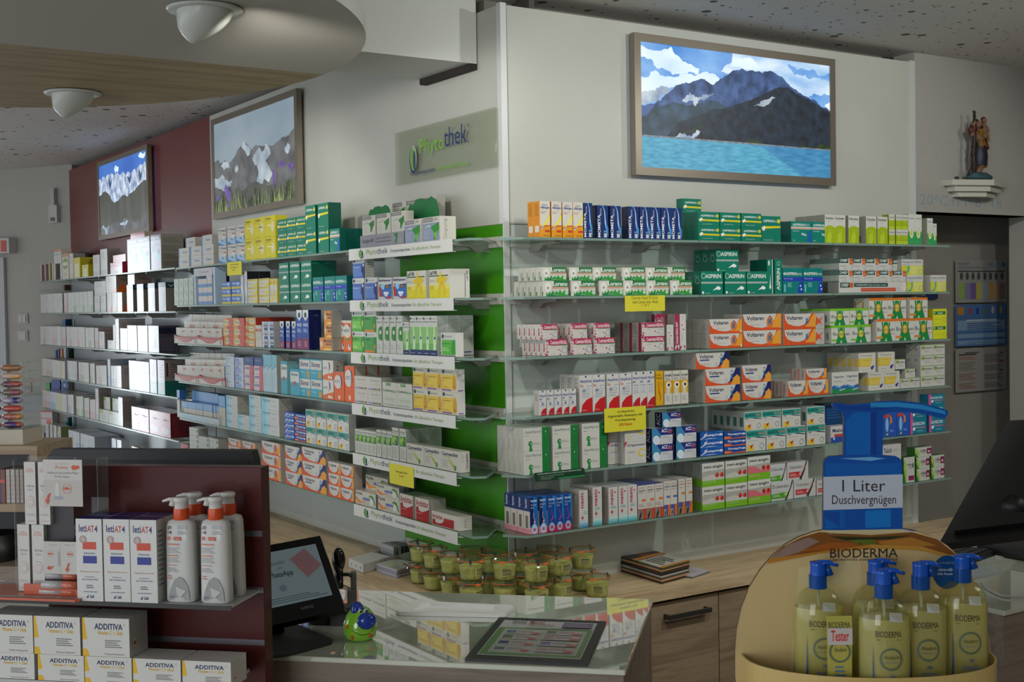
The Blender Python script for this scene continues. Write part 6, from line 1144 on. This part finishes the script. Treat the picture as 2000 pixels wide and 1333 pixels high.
# lotion bottles
LB=M('c8c8c4',.3,0,.4); OR=M('cf4c1c',.35); PW=M('cccac6',.3,0,.3)
def lotf(hw,zs,x0,W2):
    def f(a,b,ee):
        t=b/zs; r=hw*((1-.01*min(t,.15)/.15-.04*t/.75) if t<.75 else .95-.04*(t-.75)/.2); x=(x0+a)*r/hw
        return (x,-.62*r*(1-min(.999,abs(x)/r)**3.2)**(1/3.2)-.0007-ee,b+.004)
    return f
def lotion(px,pyb,py0,dp,lab):
    t=SG.t(px,ZG,dp); zb=ZG+.0006; zs=SG.z(t,py0,dp)-zb; e=empty('pump_bottle',SG.pt(t,zb,dp),SG.ang); tag(e,lab,'bottle','white lotion pump bottles'); hw=(SG.t(px+28.5,ZG,dp)-t)
    m=MB(); m.lathe([(hw*.9,0),(hw,.003),(hw*.99,.02),(hw*.95,zs*.75),(hw*.91,zs*.95),(hw*.80,zs*1.005),(hw*.42,zs*1.03),(hw*.40,zs*1.05)],LB,40,(0,0,0),1,.62,pw=3.2)
    panel(m,'',1,1); m.build('body',e)
    m=MB(); W2=hw*1.6; x0=-W2/2
    art(m,'T 2 90 22 94 2a2c38 LETI;T 2 84 10 88 c84a20 AT;T 10.5 84 22 88 2a2c38 4;r 50 90 92 95 a8acb0;l 52 84 90 89 2 8a8e94;r 2 76 66 80.5 c84a20;t 5 77 60 79.5 d8c8c0 ATOPIC SKIN;l 2 70 56 74 1 c87a60;l 2 60 60 68 4 9a9a98;l 2 56 50 59 1 c87a60;l 2 48 60 55 4 9a9a98;l 2 44 44 46 1 c87a60;l 2 36 52 42 3 9a9a98;l 2 27 22 33 2 c87a60;p 9a9c9a 6,0 96,0 96,10 88,20 72,28 52,30 34,26 16,14;p b8bab8 40,18 84,12 60,4 44,6;t 12 3 32 5.5 4a4c50 LETI',W2,zs*.98,lotf(hw,zs,x0,W2),0,lambda c:M(c,.4)); m.build('label_print',e)
    m=MB(); m.lathe([(hw*.48,zs*1.02),(hw*.50,zs*1.03),(hw*.48,zs*1.13),(hw*.47,zs*1.16)],OR,28); m.build('collar',e)
    m=MB(); m.lathe([(hw*.42,zs*1.16),(hw*.40,zs*1.24),(hw*.46,zs*1.245),(hw*.47,zs*1.285),(hw*.40,zs*1.30)],PW,28); m.tube([(-hw*.2,0,zs*1.275),(-hw*.8,-.001,zs*1.27),(-hw*1.22,-.002,zs*1.245)],[.0035,.003,.002],PW,10); m.tube([(-hw*.55,0,zs*1.26),(-hw*.62,0,zs*1.19)],[.004,.0055],PW,10); m.build('pump',e); return e
lotion(358,1178,1018,.026,'front left white lotion pump bottle with orange collar on display unit'); lotion(425,1178,1018,.026,'front right white lotion pump bottle with orange collar on display unit')
lotion(385,1170,1008,.075,'rear left white lotion pump bottle with orange collar on display unit'); lotion(450,1170,1008,.075,'rear right white lotion pump bottle with orange collar on display unit')
# lip care display
Z['A']=(0,880,4.4417)
t0=SG.t(-60,ZG,-.012); tR=SG.t(152,ZG,-.012); e=empty('lip_care_display',SG.pt(t0,ZG+.0006,-.012),SG.ang); tag(e,'salmon based clear acrylic lip care display on the burgundy unit','display stand')
SAL=M('c4644a',.35,0,.3); m=MB(); w=tR-t0; m.prism([(0,0),(w-.006,0),(w,.006),(w-.004,.10),(0,.10)],SAL,2,0,.004); m.box((SG.t(36,ZG)-t0,.028,.0042),(w-.004,.030,.022),SAL); art(m,'r 0 0 100 100 b0aca8;t 40 20 56 80 4a4448 4,95 €;t 64 20 78 80 4a4448 5,60 €;t 84 20 96 80 4a4448 6,95 €',w-.008,.012,lambda a,b,ee:(.003+a,.004+b,.0043+ee),0,lambda c:M(c,.5)); m.build('base',e)
m=MB(); ta=SG.t(33,ZG,.03)-t0; tb=SG.t(205,1.38,.06)-t0; za=SG.z(ta+t0,899,.03)-ZG; m.box((ta,.040,.005),(ta+.0018,.085,za),CLEAR); m.box((ta,.084,.005),(tb,.0855,za),CLEAR); m.box((tb-.0015,.05,.10),(tb,.084,za),CLEAR); m.build('acrylic_sheet',e)
def flat(S,px0,px1,py0,py1,dp,ops,base,name,par,th=.0012):
    a,z0=S.at(px0,py1,dp); b,_=S.at(px1,py1,dp); _,z1=S.at(px0,py0,dp); m=MB(); m.box((0,0,0),(b-a,th,z1-z0),M(base,.45)); panel(m,ops,b-a,z1-z0,matf=lambda c:M(c,.45)); o=m.build(name,None,S.pt(a,z0,dp),S.ang)
    if par: o.parent=par; o.matrix_parent_inverse=Matrix.Translation(par.location) .inverted() if False else Matrix.Identity(4); o.location=(a-t0,dp+.012,z0-ZG-.0006); o.rotation_euler=(0,0,0)
    return o
flat(SG,86,162,898,989,.020,'t 30 90 66 92 c8846a EAU THERMALE;t 30 80 64 88 c8644a Avène;p c8502c 72,84 78,89 84,87 92,88 94,82 84,78 76,78;t 10 68 90 74 8a8a88 Wählen Sie die perfekte Pflege;t 30 60 68 66 8a8a88 für Ihre Lippen;e 38 38 7 20 b8b4b2;e 38 16 10 5 a8aab0;o 58 38 10 c8a090;p c8502c 48,38 56,41 68,38 58,35;p c8502c 8,12 12,26 18,28 12,16 16,14 10,4 4,14;r 0 40 100 58 bfb8b2' if False else 'r 0 0 100 56 bcb6b0;t 30 90 66 92 c8846a EAU THERMALE;t 30 80 64 88 c8644a Avène;p c8502c 72,84 78,89 84,87 92,88 94,82 84,78 76,78;t 10 68 90 74 8a8a88 Wählen Sie die perfekte Pflege;t 30 60 68 66 8a8a88 für Ihre Lippen;e 36 34 6 18 cac8c4;e 38 18 12 4 9aa0a8;o 60 38 11 c8a090;p c8502c 50,38 58,42 70,38 60,35;p c8502c 6,14 12,26 18,28 13,14 16,13 10,3 3,13','c4c2bc','header_card',e)
flat(SG,86,154,1058,1121,.020,'r 48 2 49 96 a8a8a4;t 16 88 40 92 8a8a88 Cold Cream;t 62 88 92 92 8a8a88 Pflege für;o 20 62 10 c8a090;p c8502c 10,62 18,65 30,62 20,59;o 76 62 10 c8a090;p c8502c 66,62 74,65 86,62 76,59;p c8502c 8,18 18,26 16,20 30,26 22,14 14,12;p c8502c 64,16 70,34 76,36 70,18 74,16 68,6 60,16;r 40 24 46 70 a8a8ac','c0beb8','info_card',e)
m=MB(); 
for k,(py,x0,x1,cz) in enumerate(((1143,84,150,'b4b0b0'),(1156,80,150,'b8b4b2'),(1125,92,150,'a8a2a4'))):
    a,z=SG.at(x0,py,.012+.01*k); b,_=SG.at(x1,py,.012+.01*k); q=lambda t_,dz=0:(t_-t0,.024+.01*k,z-ZG+dz); r=.0068
    m.tube([q(a),q(a+(b-a)*.6)],r,M(cz,.25),14); m.tube([q(a+(b-a)*.6),q(b)],r*1.02,M('c46a50',.3),14)
m.build('lip_balm_tubes',e)
m=MB()
for k,(py,x0,x1) in enumerate(((1030,92,150),(1042,100,152),(1052,96,146))):
    a,z=SG.at(x0,py,.05); b,_=SG.at(x1,py,.05); m.tube([(a-t0,.062,z-ZG),(b-t0,.062,z-ZG)],.006,M('8a8084',.3),14)
m.box((SG.t(88,1.3,.06)-t0,.055,.06),(SG.t(156,1.3,.06)-t0,.056,.16),M('3a3438',.5)); m.build('sample_tubes',e)
blk(SG,'lip care display',ZG+.0052,'aven','A','160,287',396,642,off=.032,nm='lip_cream_carton',side='L')
blk(SG,'lip care display',ZG+.0052,'aven','A','218,338',440,100,off=.032,on=1,nm='lip_cream_carton',side='L')
m=MB(); a,z0=SG.at(44,1018,.084+.0); b,_=SG.at(92,1018,.09); _,z1=SG.at(60,898,.09)
# monitor behind the unit
SM=Surf(tuple((SG.p0+SG.v*.36).xy),-45); ta,za=SM.at(92,893); tb,_=SM.at(497,912); _,ztp=SM.at(300,880)
e=empty('computer_monitor',SM.pt((ta+tb)/2,ZD+.0005,.0),SM.ang); tag(e,'large black computer monitor seen over the burgundy display unit','monitor'); w=(tb-ta)/2; h=ztp-ZD
m=MB(); m.prism([(-w,h-.20),(-w,h-.016),(-w+.014,h),(w-.006,h),(w,h-.02),(w,h-.20)],M('141415',.5),1,0,.03); m.build('housing',e,bev=.002)
m=MB(); m.box((-w+.012,-.0012,h-.185),(w-.012,0,h-.02),M('08080a',.6)); m.build('rear_cover',e)
m=MB(); m.box((-.02,.012,0),(.02,.026,h-.19),DARK); m.box((-.09,-.04,0),(.09,.08,.006),DARK); m.build('stand',e)
# ================================================================ SHELF UNIT AND SWEETS RACK FAR LEFT
def back_unit():
    D=4.6; c=dep(-20,1100,D); S=Surf((c.x,c.y),-38); t1=S.at(73,900)[0]; t0=t1-.55; ztop=S.at(60,872)[1]; z2=S.at(40,985)[1]; z3=S.at(30,1090)[1]
    e=empty('wooden_shelf_unit',S.pt(t1,0),S.ang); tag(e,'light wood open shelf unit at the far left behind the display','shelf unit'); W=M('8a7050',.5)
    m=MB(); m.box((-.55,0,ztop-.03),(0,.30,ztop),OAKD); m.build('top_board',e)
    m=MB(); m.box((-.03,0,0),(0,.30,ztop-.0305),OAKD); m.build('side_board',e)
    m=MB(); m.box((-.55,.005,z2-.03),(-.0305,.30,z2),OAKD); m.build('shelf_board',e)
    m=MB(); m.box((-.55,.28,0),(-.0305,.30,ztop-.031),M('1c1a18')); m.build('back_board',e)
    m=MB(); m.box((-.55,-.06,z3-.45),(-.0305,.30,z3-.02),OAKG); m.build('front_board',e)
    for i,(a,b,col) in enumerate(((0,12,'7a4a3a'),(13,21,'b0a8a4'),(22,31,'b0a8a4'),(32,39,'b0a8a4'),(40,47,'b0a8a4'))):
        ta,tb=S.t(a,z2,.02),S.t(b,z2,.02); h=S.z(ta,918,.02)-z2; m=MB(); m.box((0,0,0),(tb-ta-.002,.10,h),M(col,.4)); panel(m,'r 0 0 30 100 2a3a6a;r 0 60 100 70 b84a2a' if i==0 else 'r 40 20 50 80 b86a4a;l 10 10 90 90 6 a09894',tb-ta-.002,h); tag(m.build('medicine_carton',None,S.pt(ta,z2+.0005,.02),S.ang),'%s carton in the wooden shelf unit, %s from left'%('orange blue' if i==0 else 'pinkish grey slim',['first','second','third','fourth','fifth'][i]),'medicine box','cartons in the wooden shelf unit')
    ta=S.t(-30,z3,-.03); m=MB(); m.lathe([(.07,0),(.085,.10),(.08,.10),(.066,.006)],M('0c0c0d',.4),28); tag(m.build('waste_bin',None,S.pt(S.t(4,z3,.1),z3-.0195,.06)),'round black basket in front of the wooden shelf unit','basket')
    # clear rack of wrapped sweets
    zr=ztop; ta=S.t(-60,zr,.05); tb=S.t(45,zr,.05); w=tb-ta; hh=S.z(tb,712,.05)-zr; hb=S.z(tb,840,.05)-zr; e=empty('sweets_rack',S.pt(ta,zr+.0005,.05),S.ang); tag(e,'clear tiered rack of colourful wrapped packets on the wooden unit','rack')
    m=MB(); m.box((0,0,0),(w,.16,hb),M('b0a898',.5)); m.build('base_box',e)
    m=MB(); m.box((w-.002,0,hb),(w,.16,hh),CLEAR); m.box((0,0,hb),(.002,.16,hh),CLEAR); n=8
    for k in range(n+1): m.box((0,0,hb+(hh-hb)*k/n),(w,.16,hb+(hh-hb)*k/n+.0015),CLEAR)
    m.build('clear_tiers',e); cols=['b0582c','2c2c6a','a8a0b0','c8902a','8a4a5a','5a6a4a','c04a2a','4a3a5a']
    for k in range(n):
        z=hb+(hh-hb)*(k+.52)/n; r=(hh-hb)/n*.42
        for j in range(2):
            m=MB(); cc=noisy('wrapper%d%d'%(k,j),cols[(k*3+j)%8],cols[(k*3+j*2+1)%8],30,.25,coat=.5); x=w-.012-.085*j; m.tube([(x-.078,.03,z),(x-.066,.03,z),(x-.040,.03,z),(x-.012,.03,z),(x,.03,z)],[r*.4,r*.9,r,r*.9,r*.4],cc,10)
            o=m.build('wrapped_packet',None,S.pt(ta,zr+.0005,.05),S.ang); tag(o,'shiny wrapped packet, tier %s of the clear rack, %s'%(['one','two','three','four','five','six','seven','eight'][k],['right','left'][j]),'packet','wrapped packets in the clear rack')
back_unit()
# ================================================================ DUSCH-OIL BOTTLE SHAPED CARDBOARD DISPLAY, RIGHT FOREGROUND
c=dep(1690,1150,1.74); SD=Surf((c.x,c.y),-36)
out=[(1443,1400),(1436,1320),(1436,1270),(1439,1230),(1448,1188),(1464,1148),(1484,1115),(1508,1087),(1534,1064),(1562,1049),(1590,1039),(1607,1036),(1608,905),(1611,897),(1619,892),(1647,890),(1648,818),(1645,807),(1634,802),(1627,796),(1625,789),(1630,786),(1645,789),(1665,791),(1690,788),(1720,784),(1752,783),(1785,786),(1815,791),(1840,798),(1852,803),(1851,811),(1844,819),(1825,814),(1800,809),(1775,806),(1748,805),(1731,807),(1725,816),(1724,890),(1750,892),(1758,896),(1762,904),(1763,1033),(1792,1038),(1822,1049),(1850,1066),(1874,1088),(1895,1118),(1910,1152),(1922,1195),(1931,1240),(1937,1290),(1942,1400)]
zb=SD.at(1690,1400)[1]; e=empty('bottle_shaped_display',SD.pt(0,0),SD.ang); tag(e,'large cardboard display shaped like a blue capped pump bottle','cardboard display')
P=[SD.at(a,b) for a,b in out]; m=MB(); CBD=M('6a4a2a',.7); m.prism(P,M('c0a878',.45),1,0,.007,CBD)
def pol(px,col,k,mt=None):
    if isinstance(px,str): px=[tuple(float(z) for z in s.split(',')) for s in px.split()]
    q=[SD.at(a,b) for a,b in px]; m.add([(a,-.00012*k,b) for a,b in q],[tuple(range(len(q)))],mt or M(col,.35,0,.3))
cap=out[12:45]; pol([(1607,1036)]+cap,'0a4ea0',1)
pol('1652,822 1668,806 1700,806 1700,889 1652,889','0c62b4',2); pol('1700,806 1712,806 1712,889 1700,889','0a3c8c',2)
pol('1700,787 1752,786 1800,791 1845,803 1848,810 1800,800 1752,795 1700,797','2a8ccc',2); pol('1630,790 1660,794 1700,792 1740,800 1700,803 1640,799','0c3f96',2)
pol('1612,905 1760,905 1760,930 1612,930','0c5aac',2); pol('1640,896 1700,893 1730,896 1700,901','6aa8d8',3); pol('1612,998 1650,998 1650,1030 1612,1034','0c5cae',2); pol('1690,998 1740,996 1740,1030 1690,1032','1272c0',2); pol('1612,1012 1612,1000 1640,1000 1640,1030','0a4a9c',3)
def ptext(x0,y0,x1,y1,txt,col,bold=False,k=6,mt=None):
    a,zb_=SD.at(x0,y1); b,_=SD.at(x1,y1); _,za_=SD.at(x0,y0); V,F,_a=glyphs(txt,bold); m.add([(a+u*(b-a),-.00012*k,zb_+v*(za_-zb_)) for u,v in V],F,mt or M(col,.5))
pol('1608,932 1763,927 1763,992 1608,997','b8c0cc',4); ptext(1645,938,1729,961,'1 Liter','2a2024',False); ptext(1625,968,1750,991,'Duschvergnügen','2a2024',False)
pol('1607,1037 1763,1034 1800,1042 1760,1040 1700,1042 1620,1044','c0b48c',2); pol('1600,1040 1700,1046 1780,1040 1830,1054 1870,1086 1700,1064 1500,1096 1530,1068 1566,1050','7a4a1c',2)
pol('1500,1096 1540,1064 1580,1050 1600,1058 1560,1080','8a7468',3); pol('1620,1048 1700,1050 1780,1046 1740,1054 1650,1056','2a3014',3); pol('1560,1078 1620,1060 1690,1062 1640,1074','9a5418',3); pol('1700,1060 1780,1050 1830,1066 1760,1070','a8702a',3); pol('1660,1056 1700,1052 1720,1062 1680,1066','5a6a20',3)
pol('1502,1092 1600,1078 1700,1064 1700,1072 1600,1082 1498,1102','b07828',4); pol('1700,1064 1800,1068 1874,1090 1880,1098 1800,1076 1700,1072','b88838',4)
pol('1490,1108 1600,1084 1700,1074 1800,1078 1888,1104 1920,1200 1935,1330 1442,1330 1444,1220 1462,1150','c8b07c',3); pol('1560,1110 1680,1090 1690,1330 1540,1330','ccbc8c',4)
ptext(1621,1072,1753,1090,'BIODERMA','1c1410',False,9); ptext(1621,1092,1753,1097,'LABORATOIRE DERMATOLOGIQUE','2a2018',False,9)
N=24; pol([(1850+29*math.cos(6.2832*i/N),1118+33*math.sin(6.2832*i/N)) for i in range(N)],'124a86',8); ptext(1832,1110,1876,1116,'ultra-nährend','b8c4d0',True,10); ptext(1830,1119,1878,1125,'24h Feuchtigkeit','b8c4d0',True,10); ptext(1834,1098,1868,1102,'MY SKIN BARRIER THERAPY','8aa4c0',False,10)
m.build('printed_board',e)
m=MB(); tc=SD.at(1690,1300)[0]; m.box((tc-.15,.0075,0),(tc+.15,.10,zb),M('8a7a5a',.6)); m.box((tc-.17,-.13,0),(tc+.17,.0,zb-.0),M('9a8a66',.6)); m.build('plinth_box',e)
# curved tray
tL,zrim=SD.at(1447,1277,-.001); tR_,_=SD.at(1936,1262,-.001); tcn=(tL+tR_)/2; aa=(tR_-tL)/2; bb=.118; ztr=zrim-.085
m=MB(); N=36; V=[]
for i in range(N+1):
    th=math.pi*i/N; x=tcn-aa*math.cos(th); y=-.0015-bb*math.sin(th)**.8; 
    for (f,z) in ((1,zrim),(1,zrim-.30),(.985,zrim),(.985,zrim-.30)): V.append((tcn+(x-tcn)*f,y*f,z))
F=[]
for i in range(N):
    a=4*i;b=4*i+4; F+=[(a,b,b+1,a+1),(a+2,a+3,b+3,b+2),(a,a+2,b+2,b)]
TRM=M('c2a868',.35,0,.4); m.add(V,F,TRM)
V=[];
for i in range(N+1):
    th=math.pi*i/N; V.append((tcn-aa*.98*math.cos(th),-.0015-bb*.98*math.sin(th)**.8,ztr))
m.add(V,[tuple(range(N+1))],M('9a8450',.5))
def rimfn(u,v,ee,w=2*aa):  # wrap artwork round the tray front; u along arc 0..w
    th=math.pi*(u/w); return (tcn-aa*math.cos(th)*(1.0+ee*2),-.0015-bb*math.sin(th)**.8-ee*1.5-.0003,zrim-.06+v)
art(m,'T 38 10 80 38 2a2014 Reichhaltiges Dusch-Öl',2*aa,.06,lambda u,v,ee:rimfn(u,v,ee),0,lambda c:M(c,.5))
art(m,'e 20 18 9 60 c4c8cc;e 21 0 6 40 b08a2a',2*aa,.06,lambda u,v,ee:rimfn(u,v-.012,ee),0,lambda c:M(c,.4))
art(m,'p b8c0cc 84,0 88,60 98,96 98,0;t 88 52 96 60 6a7078 Zum Aktionspreis;T 88 22 97.5 46 1c2024 17,90€',2*aa,.06,lambda u,v,ee:rimfn(u,v,ee),4,lambda c:M(c,.5)); m.build('front_tray',e)
# shower oil bottles
OIL=glassy('shower_oil','f6f2cc',.42,.03,'e8e09c'); PLB=glassy('bottle_plastic','f4f4e4',.06,.02,'c0bc90'); BLU=M('0f4fb4',.25,0,.5); BLC=glassy('blue_cap','5a98d8',.6,.05,'0c54a8')
def oilbottle(px,pysh,pycap,dp,lab):
    t=SD.t(px,zrim,dp); zb_=ztr+.0008; hs=SD.z(t,pysh,dp)-zb_; hc=SD.z(t,pycap,dp)-zb_; R=.0335
    e=empty('shower_oil_bottle',SD.pt(t,zb_,dp),SD.ang-.1); tag(e,lab,'bottle','clear pump bottles of yellow shower oil')
    prof=[(R*.92,0),(R,.004),(R,hs-.040),(R*.975,hs-.028),(R*.89,hs-.016),(R*.74,hs-.008),(R*.55,hs-.003),(R*.36,hs)]
    m=MB(); m.lathe(prof,PLB,36,(0,0,0),1,.72,cap=False); m.build('bottle_body',e)
    m=MB(); m.lathe([(R*.9,.001)]+[(r*.97,z) for r,z in prof[1:3]]+[(R*.95,hs-.026)],OIL,36,(0,0,0),1,.72); m.tube([(.0,0,hs),(.004,0,.01)],.002,M('b0b090',.3),8); m.build('yellow_oil',e)
    m=MB(); H=hs*.74
    def cy(u,v,ee): a=(u/(1.7*R)-.42)*1.75; return (R*1.012*math.sin(a),-R*.735*math.cos(a)-ee,v+hs*.05)
    art(m,'t 18 93 76 99 2a2818 BIODERMA;l 20 90 74 91.5 1 6a6a4a;o 52 72 11 5a6a50;t 36 72 70 76 4a5038 Atoderm;t 36 68 66 70 6a7a8a Huile de douche;T 48 54 60 57 3a5a8a 24h;l 34 46 76 51 2 5a7a98;l 22 34 76 44 4 6a6a44;l 30 28 76 32 2 5a7a98;l 16 20 78 26 3 6a6a44;p 1c4a7a 12,86 14,50 11,4 9,40',1.7*R,H,cy,0,lambda c:M(c,.4),.00012); 
    m.build('front_print',e)
    m=MB(); m.add([cyp for cyp in [(.004+.017*u,-R*.62-.005*(1-v)+.007*u,hs-.027+.011*v-.002*u) for u,v in ((0,0),(1,0),(1,1),(0,1))]],[(0,1,2,3)],M('b8bcc0',.5)); m.build('price_sticker',e)
    m=MB(); rc=.0122; m.lathe([(rc,hs-.001),(rc,hs+(hc-hs)*.48)],BLC,24); m.lathe([(rc*.8,hs),(rc*.8,hs+(hc-hs)*.46)],M('0c5a9c',.3),20); m.build('collar',e)
    m=MB(); m.lathe([(rc*.86,hs+(hc-hs)*.48),(rc*.84,hs+(hc-hs)*.86),(rc*.9,hs+(hc-hs)*.98),(rc*.5,hc)],BLU,24); z=hs+(hc-hs)*.93; m.tube([(0,0,z),(.014,0,z+.001),(.027,0,z-.003)],[.0045,.0035,.0022],BLU,10); m.tube([(.012,0,z-.002),(.016,0,z-.016)],[.003,.0055],BLC,10); m.build('pump',e)
oilbottle(1599,1147,1097,-.045,'leftmost shower oil bottle, partly behind the tester tube'); oilbottle(1712,1141,1094,-.028,'rear middle shower oil bottle, mostly hidden behind another')
oilbottle(1727,1166,1112,-.090,'frontmost shower oil bottle in the middle of the tray'); oilbottle(1799,1149,1098,-.053,'shower oil bottle second from the right'); oilbottle(1880,1135,1084,-.026,'rightmost shower oil bottle before the round blue badge')
t=SD.t(1640,zrim,-.088); zt_=SD.z(t,1205,-.088); m=MB(); H=zt_-ztr; e=empty('tester_tube',SD.pt(t,ztr+.001,-.088),SD.ang); tag(e,'yellow tester tube with red handwritten sticker leaning in front of left bottle','tube'); hw=.0165
TB=M('b0a850',.35,0,.3); V=[(-hw*.86,-.006,.0),(hw*.86,-.006,.0),(hw,-.001,H),(-hw,-.001,H),(-hw*.86,.008,.0),(hw*.86,.008,.0),(hw,.001,H),(-hw,.001,H)]; m.add(V,[(0,1,2,3),(5,4,7,6),(1,5,6,2),(4,0,3,7),(3,2,6,7),(0,4,5,1)],TB); m.build('tube_body',e)
m=MB(); fnt=lambda u,v,ee:(-hw+u,-.006+.005*v/H-.0004-ee,v)
art(m,'t 6 90 92 95 3a3420 BIODERMA;o 50 70 9 5a6a50;t 28 70 76 74 4a5038 Atoderm;l 30 50 74 60 3 5a7a98;l 20 20 80 44 7 6a6a44',2*hw,H,fnt,0,lambda c:M(c,.5)); m.build('print',e)
m=MB(); art(m,'r 2 76 100 90 c0b8b4;T 16 79 86 88 c83020 Tester',2*hw,H,fnt,8,lambda c:M(c,.5)); m.build('tester_sticker',e)
# ================================================================ SECOND DESK, MONITOR, KEYBOARD AT THE RIGHT
e=empty('sales_desk',(.118,-1.637,0)); tag(e,'grey oak desk with glass top behind the bottle shaped display, at right','desk')
m=MB(); m.box((0,0,ZD-.010),(1.6,.55,ZD),DESKGLASS); m.build('glass_top',e,bev=.002)
m=MB(); m.box((.005,.005,0),(1.59,.545,ZD-.0105),OAKG); m.build('desk_body',e)
m=MB(); Q=[onz(a,b,ZD+.0006) for a,b in ((1860,1094),(1950,1092),(1925,1068),(1858,1074))]; q0=onz(1880,1110,ZD+.0006); kb=Surf((q0.x-.16,q0.y-.03),12)
e=empty('keyboard',kb.pt(0,ZD+.0006),kb.ang); tag(e,'black keyboard on the right desk under the monitor','keyboard'); m=MB(); m.box((0,0,0),(.34,.12,.014),M('121213',.5)); m.build('case',e,bev=.002); m=MB()
for r in range(5):
    for k in range(16): m.box((.008+k*.0204,.008+r*.022,.0142),(.008+k*.0204+.017,.008+r*.022+.018,.018),M('1c1c1e',.5))
m.build('keys',e)
Q4=[dep(1833,1064,2.42),dep(2110,1030,2.36),dep(2190,812,2.5),dep(1968,822,2.52)]; Q4[3]=onplane(1968,822,Q4[0],Q4[1],Q4[2])
e=empty('computer_monitor',onz(2010,1080,ZD+.0005)); tag(e,'large black monitor tilted back on the right desk, seen from behind','monitor'); o0=e.location; nrm=(Q4[1]-Q4[0]).cross(Q4[3]-Q4[0]).normalized()
if nrm.dot(FW)<0: nrm=-nrm
MK=M('0a0a0b',.45)
m=MB(); m.slab([q-o0 for q in Q4],nrm*.022,MK); m.build('housing',e,bev=.004)
I=[lerpq(Q4,u,v)-o0-nrm*.001 for u,v in ((.08,.06),(1,.06),(1,.92),(.08,.92))]; m=MB(); m.slab(I,-nrm*.014,M('0e0e0f',.4)); m.build('rear_cover',e,bev=.004)
m=MB(); g=lerpq(Q4,.45,.2)-o0-nrm*.02; b0=Vector((.03,-.02,.03)); m.tube([g,(g+b0)/2+Vector((0,0,.01)),b0],[.022,.022,.026],MK,14); m.build('stand_arm',e)
m=MB(); m.box((-.10,-.10,0),(.16,.08,.028),MK); m.build('stand_foot',e,bev=.006)
m=MB(); pts=[onz(a,b,ZD+.004) for a,b in ((1915,1140),(1930,1152),(1955,1164),(1985,1167),(2030,1164))]; m.tube(pts,.0022,M('a8a8a8',.4),8); tag(m.build('white_cable'),'thin white cable lying on the right glass desk','cable')
m=MB(); Q=[onz(a,b,ZD+.0006) for a,b in ((1945,1090),(2015,1086),(2010,1068),(1935,1072))]; c=Q[0]; m.slab([q-c for q in Q],(0,0,.002),M('a8a8a4',.5)); tag(m.build('paper_sheet',None,c),'pale paper sheet on the right desk beside the keyboard','paper')
finish_cartons()
print('cartons',len(CART))
